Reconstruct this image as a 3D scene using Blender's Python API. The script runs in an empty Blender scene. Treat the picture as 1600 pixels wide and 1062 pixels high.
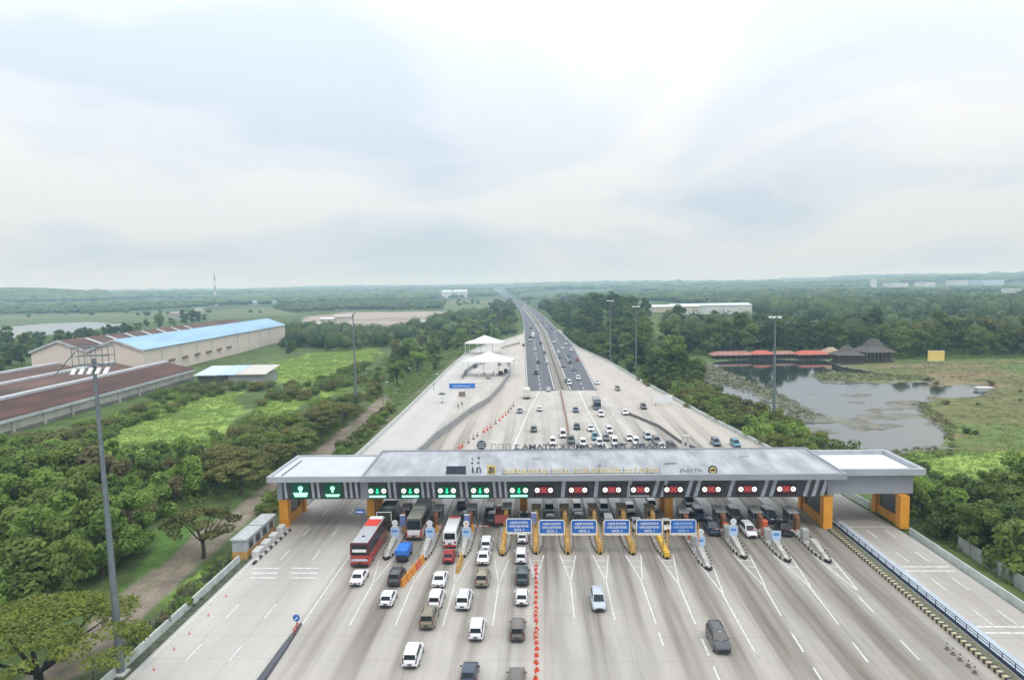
import bpy, bmesh, math, random
import numpy as np
from mathutils import Vector, Matrix

random.seed(7)
NR = np.random.default_rng(7)
SC = bpy.context.scene
COL = SC.collection
rad = math.radians
PI = math.pi

# ------------------------------------------------------------------ camera
FPX, CAMH = 1067.0, 40.0
_yaw, _pit, _rol = rad(2.4), rad(4.61), rad(1.0)
FW = np.array([-math.sin(_yaw)*math.cos(_pit), math.cos(_yaw)*math.cos(_pit), -math.sin(_pit)])
_r0 = np.array([math.cos(_yaw), math.sin(_yaw), 0.0])
_u0 = np.cross(_r0, FW)
RT = _r0*math.cos(_rol) - _u0*math.sin(_rol)
UP = _u0*math.cos(_rol) + _r0*math.sin(_rol)
cam_d = bpy.data.cameras.new('camera')
cam_d.sensor_width = 36.0
cam_d.lens = 36.0*FPX/1600.0
cam_d.clip_start = 0.5
cam_d.clip_end = 40000
cam = bpy.data.objects.new('camera', cam_d)
COL.objects.link(cam)
cam.matrix_world = Matrix(((RT[0], UP[0], -FW[0], 0), (RT[1], UP[1], -FW[1], 0), (RT[2], UP[2], -FW[2], CAMH), (0, 0, 0, 1)))
SC.camera = cam


def P(px, py, z=0.0):
    """point of the level z that the photograph shows at pixel (px, py)"""
    d = FW*FPX + RT*(px-800) + UP*(531-py)
    t = (z-CAMH)/d[2]
    return np.array([0, 0, CAMH]) + d*t


def PD(px, py, Y):
    d = FW*FPX + RT*(px-800) + UP*(531-py)
    return np.array([0, 0, CAMH]) + d*(Y/d[1])


# ------------------------------------------------------------------ light and air
SUN_EL, SUN_AZ = rad(58), rad(150)
W = bpy.data.worlds.new('World')
SC.world = W
W.use_nodes = True
nt = W.node_tree
nt.nodes.clear()


def N(nt, t, **kw):
    n = nt.nodes.new(t)
    for k, v in kw.items():
        setattr(n, k, v)
    return n


def LK(nt, a, b):
    nt.links.new(a, b)


out = N(nt, 'ShaderNodeOutputWorld')
sky = N(nt, 'ShaderNodeTexSky', sky_type='NISHITA', sun_disc=False, sun_elevation=SUN_EL, sun_rotation=SUN_AZ)
bg1 = N(nt, 'ShaderNodeBackground')
bg1.inputs[1].default_value = 0.08
LK(nt, sky.outputs[0], bg1.inputs[0])
tc = N(nt, 'ShaderNodeTexCoord')
sep = N(nt, 'ShaderNodeSeparateXYZ')
LK(nt, tc.outputs['Generated'], sep.inputs[0])
za = N(nt, 'ShaderNodeMath', operation='MAXIMUM')
LK(nt, sep.outputs[2], za.inputs[0])
za.inputs[1].default_value = 0.0
zb = N(nt, 'ShaderNodeMath', operation='ADD')
LK(nt, za.outputs[0], zb.inputs[0])
zb.inputs[1].default_value = 0.22
cb = N(nt, 'ShaderNodeCombineXYZ')
for i in (0, 1):
    dv = N(nt, 'ShaderNodeMath', operation='DIVIDE')
    LK(nt, sep.outputs[i], dv.inputs[0])
    LK(nt, zb.outputs[0], dv.inputs[1])
    LK(nt, dv.outputs[0], cb.inputs[i])
mp = N(nt, 'ShaderNodeMapping')
mp.inputs['Location'].default_value = (11.41, 12.64, 0.0)
mp.inputs['Scale'].default_value = (0.72, 0.62, 1)
LK(nt, cb.outputs[0], mp.inputs[0])
nz = N(nt, 'ShaderNodeTexNoise')
nz.inputs['Scale'].default_value = 1.15
nz.inputs['Detail'].default_value = 5
nz.inputs['Roughness'].default_value = 0.5
nz.inputs['Distortion'].default_value = 0.5
LK(nt, mp.outputs[0], nz.inputs['Vector'])
cr = N(nt, 'ShaderNodeValToRGB')
cr.color_ramp.interpolation = 'EASE'
e = cr.color_ramp.elements
e[0].position = 0.37
e[0].color = (0.78, 0.875, 0.985, 1)
e[1].position = 0.60
e[1].color = (1.06, 1.07, 1.07, 1)
x = cr.color_ramp.elements.new(0.47)
x.color = (0.90, 0.975, 1.05, 1)
LK(nt, nz.outputs[0], cr.inputs[0])
bg2 = N(nt, 'ShaderNodeBackground')
# an overcast sky is brighter overhead than near the horizon: L ~ 1 + k sin(elevation)
el = N(nt, 'ShaderNodeMath', operation='MULTIPLY_ADD')
LK(nt, za.outputs[0], el.inputs[0])
el.inputs[1].default_value = 1.42
el.inputs[2].default_value = 0.70
LK(nt, el.outputs[0], bg2.inputs[1])
LK(nt, cr.outputs[0], bg2.inputs[0])
mx = N(nt, 'ShaderNodeMixShader')
mx.inputs[0].default_value = 0.9
LK(nt, bg1.outputs[0], mx.inputs[1])
LK(nt, bg2.outputs[0], mx.inputs[2])
LK(nt, mx.outputs[0], out.inputs[0])

sun_d = bpy.data.lights.new('sun', 'SUN')
sun_d.energy = 1.1
sun_d.angle = rad(14)
sun_d.color = (1.0, 0.96, 0.9)
sun = bpy.data.objects.new('sun', sun_d)
COL.objects.link(sun)
# direction TOWARDS the sun: azimuth measured like the sky texture (rotation about Z from +Y, clockwise)
sd = Vector((math.sin(SUN_AZ)*math.cos(SUN_EL), math.cos(SUN_AZ)*math.cos(SUN_EL), math.sin(SUN_EL)))
sun.rotation_euler = sd.to_track_quat('Z', 'Y').to_euler()

SC.view_settings.view_transform = 'Standard'
SC.view_settings.look = 'None'
SC.view_settings.exposure = 0.0
SC.view_settings.gamma = 1.0
SC.cycles.max_bounces = 4
SC.cycles.diffuse_bounces = 2
SC.cycles.glossy_bounces = 2
SC.cycles.transmission_bounces = 2
SC.cycles.transparent_max_bounces = 8
SC.cycles.volume_bounces = 1
SC.cycles.caustics_reflective = False
SC.cycles.caustics_refractive = False

# ------------------------------------------------------------------ materials
MATS = {}


def bsdf(m):
    return next(n for n in m.node_tree.nodes if n.type == 'BSDF_PRINCIPLED')


def mat(name, rgb, rough=0.7, metal=0.0, var=0.12, scale=1.5, emit=0.0, spec=None, bump=0.0, coords='Object', stretch=(1, 1, 1), coat=0.0):
    """principled surface whose own colour varies a little with noise"""
    if name in MATS:
        return MATS[name]
    m = bpy.data.materials.new(name)
    m.use_nodes = True
    t = m.node_tree
    b = bsdf(m)
    b.inputs['Roughness'].default_value = rough
    b.inputs['Metallic'].default_value = metal
    if spec is not None:
        b.inputs['Specular IOR Level'].default_value = spec
    if coat:
        b.inputs['Coat Weight'].default_value = coat
        b.inputs['Coat Roughness'].default_value = 0.08
    tc = N(t, 'ShaderNodeTexCoord')
    mp = N(t, 'ShaderNodeMapping')
    mp.inputs['Scale'].default_value = stretch
    LK(t, tc.outputs[coords], mp.inputs[0])
    nz = N(t, 'ShaderNodeTexNoise')
    nz.inputs['Scale'].default_value = scale
    nz.inputs['Detail'].default_value = 4
    LK(t, mp.outputs[0], nz.inputs['Vector'])
    rp = N(t, 'ShaderNodeValToRGB')
    rp.color_ramp.elements[0].position = 0.3
    rp.color_ramp.elements[1].position = 0.7
    rp.color_ramp.elements[0].color = tuple(c*(1-var) for c in rgb)+(1,)
    rp.color_ramp.elements[1].color = tuple(min(1, c*(1+var)) for c in rgb)+(1,)
    LK(t, nz.outputs[0], rp.inputs[0])
    LK(t, rp.outputs[0], b.inputs['Base Color'])
    if emit:
        LK(t, rp.outputs[0], b.inputs['Emission Color'])
        b.inputs['Emission Strength'].default_value = emit
    if bump:
        bn = N(t, 'ShaderNodeBump')
        bn.inputs['Strength'].default_value = bump
        bn.inputs['Distance'].default_value = 0.05
        LK(t, nz.outputs[0], bn.inputs['Height'])
        LK(t, bn.outputs[0], b.inputs['Normal'])
    MATS[name] = m
    return m


def leafmat(name, dark, light, far=False):
    """foliage: tint per leaf (face attribute), per plant and by broad noise"""
    if name in MATS:
        return MATS[name]
    m = bpy.data.materials.new(name)
    m.use_nodes = True
    t = m.node_tree
    b = bsdf(m)
    b.inputs['Roughness'].default_value = 0.6
    b.inputs['Specular IOR Level'].default_value = 0.25
    at = N(t, 'ShaderNodeAttribute', attribute_name='tint')
    oi = N(t, 'ShaderNodeObjectInfo')
    tc = N(t, 'ShaderNodeTexCoord')
    nz = N(t, 'ShaderNodeTexNoise')
    nz.inputs['Scale'].default_value = 0.02 if far else 0.45
    LK(t, tc.outputs['Object'], nz.inputs['Vector'])
    a1 = N(t, 'ShaderNodeMath', operation='MULTIPLY_ADD')
    LK(t, at.outputs['Fac'], a1.inputs[0])
    a1.inputs[1].default_value = 0.55
    if far:
        nm_ = N(t, 'ShaderNodeMapRange')
        nm_.inputs[1].default_value = 0.32
        nm_.inputs[2].default_value = 0.68
        nm_.inputs[3].default_value = 0.3
        nm_.inputs[4].default_value = 0.85
        LK(t, nz.outputs[0], nm_.inputs[0])
        LK(t, nm_.outputs[0], a1.inputs[2])
    else:
        LK(t, nz.outputs[0], a1.inputs[2])
    a2 = N(t, 'ShaderNodeMath', operation='MULTIPLY_ADD')
    LK(t, oi.outputs['Random'], a2.inputs[0])
    a2.inputs[1].default_value = 0.0 if far else 0.5
    LK(t, a1.outputs[0], a2.inputs[2])
    a3 = N(t, 'ShaderNodeMapRange')
    a3.inputs[1].default_value = 0.45
    a3.inputs[2].default_value = 1.0 if far else 1.35
    LK(t, a2.outputs[0], a3.inputs[0])
    mxc = N(t, 'ShaderNodeMix', data_type='RGBA')
    mxc.inputs[6].default_value = dark+(1,)
    mxc.inputs[7].default_value = light+(1,)
    LK(t, a3.outputs[0], mxc.inputs[0])
    LK(t, mxc.outputs[2], b.inputs['Base Color'])
    if far:
        n2 = N(t, 'ShaderNodeTexNoise')
        n2.inputs['Scale'].default_value = 0.55
        n2.inputs['Detail'].default_value = 5
        n2.inputs['Roughness'].default_value = 0.7
        LK(t, tc.outputs['Object'], n2.inputs['Vector'])
        bn = N(t, 'ShaderNodeBump')
        bn.inputs['Strength'].default_value = 1.0
        bn.inputs['Distance'].default_value = 1.1
        LK(t, n2.outputs[0], bn.inputs['Height'])
        LK(t, bn.outputs[0], b.inputs['Normal'])
    if not far:
        tr = N(t, 'ShaderNodeBsdfTranslucent')
        LK(t, mxc.outputs[2], tr.inputs[0])
        ms = N(t, 'ShaderNodeMixShader')
        ms.inputs[0].default_value = 0.38
        LK(t, b.outputs[0], ms.inputs[1])
        LK(t, tr.outputs[0], ms.inputs[2])
        o = next(n for n in t.nodes if n.type == 'OUTPUT_MATERIAL')
        LK(t, ms.outputs[0], o.inputs[0])
    MATS[name] = m
    return m


# ------------------------------------------------------------------ mesh helpers
class MB:
    """collects faces, then becomes ONE mesh object"""

    def __init__(s):
        s.v = []
        s.f = []
        s.m = []
        s.cur = 0

    def face(s, pts, mi=None):
        i = len(s.v)
        s.v += [tuple(p) for p in pts]
        s.f.append(tuple(range(i, i+len(pts))))
        s.m.append(s.cur if mi is None else mi)
        return s

    def grid(s, rings, closed=True, caps=True, mi=None):
        """loft through rings of equal length"""
        mi = s.cur if mi is None else mi
        n = len(rings[0])
        b = len(s.v)
        for r in rings:
            s.v += [tuple(p) for p in r]
        for k in range(len(rings)-1):
            for j in range(n if closed else n-1):
                j2 = (j+1) % n
                s.f.append((b+k*n+j, b+k*n+j2, b+(k+1)*n+j2, b+(k+1)*n+j))
                s.m.append(mi)
        if caps and closed:
            s.f.append(tuple(b+j for j in reversed(range(n))))
            s.m.append(mi)
            e = b+(len(rings)-1)*n
            s.f.append(tuple(e+j for j in range(n)))
            s.m.append(mi)
        return s

    def box(s, x0, x1, y0, y1, z0, z1, mi=None, skew=0.0):
        r0 = [(x0, y0, z0), (x1, y0, z0), (x1, y1, z0), (x0, y1, z0)]
        r1 = [(x0+skew, y0, z1), (x1+skew, y0, z1), (x1+skew, y1, z1), (x0+skew, y1, z1)]
        return s.grid([r0, r1], mi=mi)

    def rbox(s, c, sx, sy, sz, rz=0.0, mi=None, ch=0.0):
        """box on its base centre c, turned by rz, with chamfered top"""
        cs, sn = math.cos(rz), math.sin(rz)

        def ring(fx, fy, z):
            return [(c[0]+cs*a*fx-sn*b*fy, c[1]+sn*a*fx+cs*b*fy, c[2]+z) for a, b in ((-1, -1), (1, -1), (1, 1), (-1, 1))]
        rs = [ring(sx/2, sy/2, 0), ring(sx/2, sy/2, sz-ch)]
        if ch:
            rs.append(ring(sx/2-ch, sy/2-ch, sz))
        return s.grid(rs, mi=mi)

    def tube(s, p0, p1, r0, r1=None, n=8, mi=None):
        r1 = r0 if r1 is None else r1
        p0, p1 = Vector(p0), Vector(p1)
        d = (p1-p0).normalized()
        a = d.orthogonal().normalized()
        b = d.cross(a)
        R = lambda p, r: [p+(a*math.cos(2*PI*i/n)+b*math.sin(2*PI*i/n))*r for i in range(n)]
        return s.grid([R(p0, r0), R(p1, r1)], mi=mi)

    def path(s, pts, rs, n=8, mi=None):
        """bent tapering tube"""
        pts = [Vector(p) for p in pts]
        rings = []
        for i, p in enumerate(pts):
            d = (pts[min(i+1, len(pts)-1)]-pts[max(i-1, 0)]).normalized()
            a = d.cross(Vector((0.3, 0.9, 0.1))).normalized()
            b = d.cross(a)
            rings.append([p+(a*math.cos(2*PI*j/n)+b*math.sin(2*PI*j/n))*rs[i] for j in range(n)])
        return s.grid(rings, mi=mi)

    def lathe(s, c, prof, n=12, mi=None):
        rings = [[(c[0]+r*math.cos(2*PI*j/n), c[1]+r*math.sin(2*PI*j/n), c[2]+z) for j in range(n)] for r, z in prof]
        return s.grid(rings, mi=mi)

    def strip(s, pts, w, z=None, mi=None):
        """flat ribbon of width w along pts"""
        pts = [np.array(p[:2], float) for p in pts]
        zs = [z]*len(pts)
        L = []
        for i, p in enumerate(pts):
            d = pts[min(i+1, len(pts)-1)]-pts[max(i-1, 0)]
            d = d/np.linalg.norm(d)
            nrm = np.array([d[1], -d[0]])
            L.append(((p[0]-nrm[0]*w/2, p[1]-nrm[1]*w/2, zs[i]), (p[0]+nrm[0]*w/2, p[1]+nrm[1]*w/2, zs[i])))
        for a, b in zip(L, L[1:]):
            s.face([a[0], a[1], b[1], b[0]], mi)
        return s

    def wall(s, pts, t, z0, z1, mi=None, ttop=None):
        """upright wall of thickness t along pts; z0, z1 numbers or lists"""
        pts = [np.array(p[:2], float) for p in pts]
        n = len(pts)
        z0 = [z0]*n if np.isscalar(z0) else z0
        z1 = [z1]*n if np.isscalar(z1) else z1
        tt = t if ttop is None else ttop
        rings = []
        for i, p in enumerate(pts):
            d = pts[min(i+1, n-1)]-pts[max(i-1, 0)]
            d = d/np.linalg.norm(d)
            q = np.array([d[1], -d[0]])
            rings.append([(p[0]-q[0]*t/2, p[1]-q[1]*t/2, z0[i]), (p[0]+q[0]*t/2, p[1]+q[1]*t/2, z0[i]),
                          (p[0]+q[0]*tt/2, p[1]+q[1]*tt/2, z1[i]), (p[0]-q[0]*tt/2, p[1]-q[1]*tt/2, z1[i])])
        return s.grid(rings, mi=mi)

    def build(s, name, mats, parent=None, smooth=None, loc=None):
        me = bpy.data.meshes.new(name)
        me.from_pydata(s.v, [], s.f)
        if not isinstance(mats, (list, tuple)):
            mats = [mats]
        for m in mats:
            me.materials.append(m)
        if len(mats) > 1:
            me.polygons.foreach_set('material_index', s.m)
        bm = bmesh.new()
        bm.from_mesh(me)
        bmesh.ops.remove_doubles(bm, verts=bm.verts, dist=1e-5)
        bmesh.ops.recalc_face_normals(bm, faces=bm.faces)
        bm.to_mesh(me)
        bm.free()
        if smooth:
            me.polygons.foreach_set('use_smooth', [True]*len(me.polygons))
            me.set_sharp_from_angle(angle=rad(smooth))
        o = bpy.data.objects.new(name, me)
        COL.objects.link(o)
        if parent is not None:
            o.parent = parent
        if loc is not None:
            o.location = loc
        return o


def tag(o, label=None, cat=None, group=None, kind=None):
    if label:
        o['label'] = label
    if cat:
        o['category'] = cat
    if group:
        o['group'] = group
    if kind:
        o['kind'] = kind
    return o


def empty(name, loc=(0, 0, 0), rz=0.0, label=None, cat=None, group=None):
    o = bpy.data.objects.new(name, None)
    COL.objects.link(o)
    o.location = [float(v) for v in loc]
    o.rotation_euler = (0, 0, rz)
    o.empty_display_size = 0.3
    return tag(o, label, cat, group)


def dup(root, loc=None, rz=None, scale=None, label=None, group=None):
    """copy of a thing with its parts and sub-parts"""
    kids = {}
    for o in root.children_recursive:
        kids.setdefault(o.parent, []).append(o)

    def rec(o, parent):
        c = o.copy()
        COL.objects.link(c)
        if parent is not None:
            c.parent = parent
        for k in kids.get(o, []):
            rec(k, c)
        return c
    r = rec(root, None)
    if loc is not None:
        r.location = [float(v) for v in loc]
    if rz is not None:
        r.rotation_euler = (0, 0, rz)
    if scale is not None:
        r.scale = scale if isinstance(scale, (tuple, list)) else (scale,)*3
    if label:
        r['label'] = label
    if group:
        r['group'] = group
    return r


def lettering(name, text, size, depth, material, parent=None, loc=(0, 0, 0), rot=(PI/2, 0, 0), width=None, align='CENTER', bold=0.0):
    cu = bpy.data.curves.new(name, 'FONT')
    cu.body = text
    cu.size = size
    cu.extrude = depth
    cu.offset = bold
    cu.align_x = align
    cu.resolution_u = 2
    tmp = bpy.data.objects.new('tmp', cu)
    COL.objects.link(tmp)
    bpy.context.view_layer.update()
    me = bpy.data.meshes.new_from_object(tmp.evaluated_get(bpy.context.evaluated_depsgraph_get()))
    bpy.data.objects.remove(tmp)
    bpy.data.curves.remove(cu)
    me.materials.clear()
    me.materials.append(material)
    if width:
        xs = [v.co.x for v in me.vertices]
        k = width/(max(xs)-min(xs))
        for v in me.vertices:
            v.co.x *= k
    o = bpy.data.objects.new(name, me)
    COL.objects.link(o)
    o.location = loc
    o.rotation_euler = rot
    if parent is not None:
        o.parent = parent
    return o


def snoise(x, y, s, seed=0):
    """cheap smooth 2-D noise, about -1..1"""
    r = np.random.default_rng(seed)
    v = np.zeros_like(x, dtype=float)
    for k in range(7):
        a = r.uniform(0, 2*PI)
        f = (0.6+0.35*k)/s
        v += np.sin((x*math.cos(a)+y*math.sin(a))*f*2.2+r.uniform(0, 6.28)+1.3*np.sin((y*math.cos(a)-x*math.sin(a))*f*1.1+r.uniform(0, 6)))/(1+0.35*k)
    return v/3.2


def inpoly(x, y, poly):
    r = np.zeros(x.shape, bool)
    n = len(poly)
    for i in range(n):
        x0, y0 = poly[i]
        x1, y1 = poly[(i+1) % n]
        if y0 == y1:
            continue
        c = ((y0 > y) != (y1 > y)) & (x < (x1-x0)*(y-y0)/(y1-y0)+x0)
        r ^= c
    return r


def pdist(x, y, poly, closed=True):
    d = np.full(x.shape, 1e9)
    n = len(poly)
    for i in range(n if closed else n-1):
        ax, ay = poly[i]
        bx, by = poly[(i+1) % n]
        dx, dy = bx-ax, by-ay
        t = np.clip(((x-ax)*dx+(y-ay)*dy)/(dx*dx+dy*dy+1e-9), 0, 1)
        d = np.minimum(d, np.hypot(x-ax-t*dx, y-ay-t*dy))
    return d


def pxpoly(pts, z=-2.0):
    return [tuple(P(a, b, z)[:2]) for a, b in pts]
# ------------------------------------------------------------------ the setting: pavement, highway, land, water
XL_PX = [(575, 700), (640, 638), (700, 578), (715, 565), (730, 552), (760, 540), (786, 533), (816, 523)]
XR_PX = [(1195, 700), (1090, 645), (990, 590), (945, 563), (905, 545), (893, 537), (880, 524)]
ASL_PX = [(822, 610), (820, 560), (819, 530), (818, 510), (816, 495), (811, 484), (803, 476), (793, 468), (782, 460), (776, 456), (771, 452.5)]
ASR_PX = [(934, 610), (912, 568), (897, 541), (880, 523), (866, 510), (855, 499), (842, 489), (828, 480), (812, 471), (796, 462.5), (788, 457.5), (780, 452.7)]
XL = [(-43.5, 10), (-43.5, 105)] + [tuple(P(*p)[:2]) for p in XL_PX]
XR = [(57.0, 10), (57.0, 105)] + [tuple(P(*p)[:2]) for p in XR_PX]
ASL = [tuple(P(*p)[:2]) for p in ASL_PX]
ASR = [tuple(P(*p)[:2]) for p in ASR_PX]


def ival(tab, y):
    return np.interp(y, [t[1] for t in tab], [t[0] for t in tab])


PAVE = XL + [(ival(ASL, 600), 600), (ival(ASR, 600), 600)] + XR[::-1]
ROAD = ASL + ASR[::-1]

ISL = [-23.2, -17.7, -12.0, -6.1, -1.1, 3.6, 8.4, 13.2, 17.9, 23.0, 29.0, 34.8, 40.4]
LANES = [-26.2, -20.5, -14.9, -9.0, -3.6, 1.2, 6.0, 10.8, 15.5, 20.4, 26.0, 31.9, 37.6, 43.0]


def sheet_grid(name, rows, xl, xr, nc, z, attrs, material):
    """flat sheet between two curves, a grid with named float attributes"""
    Y = np.array(rows, float)
    a, b = xl(Y), xr(Y)
    t = np.linspace(0, 1, nc)
    X = a[:, None]+(b-a)[:, None]*t[None, :]
    YY = np.repeat(Y[:, None], nc, 1)
    Z = z(X, YY) if callable(z) else np.full_like(X, z)
    v = np.stack([X, YY, Z], -1).reshape(-1, 3)
    nr = len(Y)
    idx = np.arange(nr*nc).reshape(nr, nc)
    f = np.stack([idx[:-1, :-1], idx[:-1, 1:], idx[1:, 1:], idx[1:, :-1]], -1).reshape(-1, 4)
    me = bpy.data.meshes.new(name)
    me.vertices.add(len(v))
    me.vertices.foreach_set('co', v.ravel())
    me.loops.add(f.size)
    me.loops.foreach_set('vertex_index', f.ravel())
    me.polygons.add(len(f))
    me.polygons.foreach_set('loop_start', np.arange(0, f.size, 4))
    me.update(calc_edges=True)
    for k, fn in attrs.items():
        at = me.attributes.new(k, 'FLOAT', 'POINT')
        at.data.foreach_set('value', np.clip(fn(X, YY), 0, 1).ravel().astype(np.float32))
    me.materials.append(material)
    o = bpy.data.objects.new(name, me)
    COL.objects.link(o)
    o['kind'] = 'structure'
    return o


BEIGE = [tuple(P(a, b)[:2]) for a, b in [(665, 702), (700, 668), (770, 625), (802, 590), (812, 560), (800, 545), (817, 522), (820, 560), (821, 612), (806, 640), (765, 672), (740, 702)]]
BEIGE2 = [tuple(P(a, b)[:2]) for a, b in [(1130, 705), (1060, 690), (1000, 655), (935, 612), (905, 555), (880, 525), (905, 545), (990, 590), (1090, 645), (1200, 703)]]


def wear_shade(X, Y):
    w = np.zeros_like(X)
    prof = np.interp(Y, [30, 66, 82, 95, 106, 135, 165, 200, 260], [0.14, 0.40, 0.72, 1.0, 1.35, 1.4, 0.6, 0.25, 0.0])  # tyre wear along the lanes, deepened under the canopy to paint in its shade
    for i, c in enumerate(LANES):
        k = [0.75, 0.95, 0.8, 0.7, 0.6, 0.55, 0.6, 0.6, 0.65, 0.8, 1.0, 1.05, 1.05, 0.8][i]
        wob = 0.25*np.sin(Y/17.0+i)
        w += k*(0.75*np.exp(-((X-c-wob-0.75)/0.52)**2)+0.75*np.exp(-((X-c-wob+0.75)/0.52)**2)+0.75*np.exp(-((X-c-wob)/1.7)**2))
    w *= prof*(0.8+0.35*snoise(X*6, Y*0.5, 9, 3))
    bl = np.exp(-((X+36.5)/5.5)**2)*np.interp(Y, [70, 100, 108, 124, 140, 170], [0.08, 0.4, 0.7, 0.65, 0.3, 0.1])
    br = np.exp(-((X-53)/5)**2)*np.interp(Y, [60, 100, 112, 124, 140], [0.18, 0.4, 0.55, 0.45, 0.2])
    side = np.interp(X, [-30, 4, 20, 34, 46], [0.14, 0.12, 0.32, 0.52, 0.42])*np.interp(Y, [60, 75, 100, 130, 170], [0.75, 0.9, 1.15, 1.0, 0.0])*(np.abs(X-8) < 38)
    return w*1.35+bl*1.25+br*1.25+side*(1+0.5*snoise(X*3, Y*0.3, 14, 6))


def warm(X, Y):
    xx, yy = X+0.6*snoise(X, Y, 6, 11), Y+snoise(X, Y, 9, 12)
    b = inpoly(xx, yy, BEIGE)*0.8+inpoly(xx, yy, BEIGE2)*0.7
    return b+0.25*(snoise(X, Y, 25, 5) > 0.2)


def white(X, Y):
    """the newer pale slabs of the left bypass and the gate's outer lanes"""
    return (X < -29.5)*np.interp(Y, [30, 95, 108, 125, 150, 180], [0.5, 0.4, 0.05, 0.05, 0.6, 0.9])*(Y < 440)*(~inpoly(X, Y, BEIGE))


m = bpy.data.materials.new('concrete_pavement')
m.use_nodes = True
t = m.node_tree
b = bsdf(m)
b.inputs['Roughness'].default_value = 0.85
b.inputs['Specular IOR Level'].default_value = 0.25
tc = N(t, 'ShaderNodeTexCoord')


def noise(scale, stretch=(1, 1, 1), detail=4, rough=0.5):
    mp = N(t, 'ShaderNodeMapping')
    mp.inputs['Scale'].default_value = stretch
    LK(t, tc.outputs['Object'], mp.inputs[0])
    n = N(t, 'ShaderNodeTexNoise')
    n.inputs['Scale'].default_value = scale
    n.inputs['Detail'].default_value = detail
    n.inputs['Roughness'].default_value = rough
    LK(t, mp.outputs[0], n.inputs['Vector'])
    return n.outputs[0]


def mixc(fac, a, bcol, mode='MIX'):
    mm = N(t, 'ShaderNodeMix', data_type='RGBA', blend_type=mode)
    if isinstance(fac, (int, float)):
        mm.inputs[0].default_value = fac
    else:
        LK(t, fac, mm.inputs[0])
    for i, c in ((6, a), (7, bcol)):
        if isinstance(c, tuple):
            mm.inputs[i].default_value = c+(1,)
        else:
            LK(t, c, mm.inputs[i])
    return mm.outputs[2]


def remap(v, a, bb, c=0.0, d=1.0):
    r = N(t, 'ShaderNodeMapRange')
    r.inputs[1].default_value = a
    r.inputs[2].default_value = bb
    r.inputs[3].default_value = c
    r.inputs[4].default_value = d
    LK(t, v, r.inputs[0])
    return r.outputs[0]


def attr(n):
    return N(t, 'ShaderNodeAttribute', attribute_name=n).outputs['Fac']


def mmath(op, a, c):
    q = N(t, 'ShaderNodeMath', operation=op)
    for i, v in ((0, a), (1, c)):
        if isinstance(v, (int, float)):
            q.inputs[i].default_value = v
        else:
            LK(t, v, q.inputs[i])
    return q.outputs[0]


base = mixc(remap(noise(0.16, (1, 0.35, 1)), 0.3, 0.7), (0.425, 0.395, 0.357), (0.555, 0.518, 0.47))
base = mixc(remap(noise(1.3, (1, 0.12, 1)), 0.35, 0.75, 0, 0.35), base, (0.31, 0.295, 0.275))
base = mixc(mmath('MULTIPLY', attr('warm'), 0.75), base, (0.47, 0.42, 0.37))
base = mixc(mmath('MULTIPLY', attr('white'), 0.7), base, (0.53, 0.525, 0.51))
# joints between the slabs
br = N(t, 'ShaderNodeTexBrick')
br.offset = 0.0
br.inputs['Scale'].default_value = 1.0
br.inputs['Mortar Size'].default_value = 0.035
br.inputs['Brick Width'].default_value = 4.9
br.inputs['Row Height'].default_value = 5.0
br.inputs['Color1'].default_value = (0, 0, 0, 1)
br.inputs['Color2'].default_value = (0.12, 0.12, 0.12, 1)
br.inputs['Mortar'].default_value = (1, 1, 1, 1)
LK(t, tc.outputs['Object'], br.inputs['Vector'])
base = mixc(mmath('MULTIPLY', br.outputs['Color'], 0.5), base, (0.2, 0.19, 0.18))
wr = mmath('MULTIPLY', attr('wear_shade'), remap(noise(0.5, (2.2, 0.06, 1), 5, 0.6), 0.25, 0.75, 0.45, 1.1))
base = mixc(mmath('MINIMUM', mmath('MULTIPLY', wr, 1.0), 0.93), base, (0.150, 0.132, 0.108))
spots = remap(noise(0.9, (1, 0.6, 1), 3), 0.66, 0.74, 0, 0.25)
base = mixc(spots, base, (0.22, 0.21, 0.2))
LK(t, base, b.inputs['Base Color'])
M_CONC = m

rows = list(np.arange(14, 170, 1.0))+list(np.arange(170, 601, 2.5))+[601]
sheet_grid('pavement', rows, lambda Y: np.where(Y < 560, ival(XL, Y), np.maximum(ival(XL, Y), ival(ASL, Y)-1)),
           lambda Y: np.maximum(ival(XR, Y), np.where(Y > 480, ival(ASR, Y)+0.5, -99)), 240, 0.0, {'wear_shade': wear_shade, 'warm': warm, 'white': white}, M_CONC)

m = bpy.data.materials.new('asphalt')
m.use_nodes = True
t = m.node_tree
b = bsdf(m)
b.inputs['Roughness'].default_value = 0.8
tc = N(t, 'ShaderNodeTexCoord')
base = mixc(remap(noise(0.12, (2.5, 0.05, 1)), 0.3, 0.7), (0.075, 0.080, 0.094), (0.125, 0.13, 0.148))
base = mixc(remap(noise(3.0), 0.3, 0.7, 0, 0.3), base, (0.09, 0.095, 0.11))
base = mixc(attr('median'), base, (0.27, 0.24, 0.2))
LK(t, base, b.inputs['Base Color'])


def hz(X, Y):
    return 0.02+np.interp(Y, [600, 900], [0, 1.2])


MEDPX = [(876, 610), (862, 565), (847, 519), (838, 505), (828, 493), (817, 482)]
MED = [tuple(P(*p)[:2]) for p in MEDPX]
MEDW = 2.6


def median(X, Y):
    return np.where((np.abs(X-ival(MED, Y)-0.8) < MEDW) & (Y < 1300), 0.8, 0)


rows = np.concatenate([np.arange(255.3, 620, 4), np.geomspace(620, ASL[-1][1], 90)])
sheet_grid('highway', rows, lambda Y: ival(ASL, Y), lambda Y: ival(ASR, Y), 60, hz, {'median': median}, m)

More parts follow.
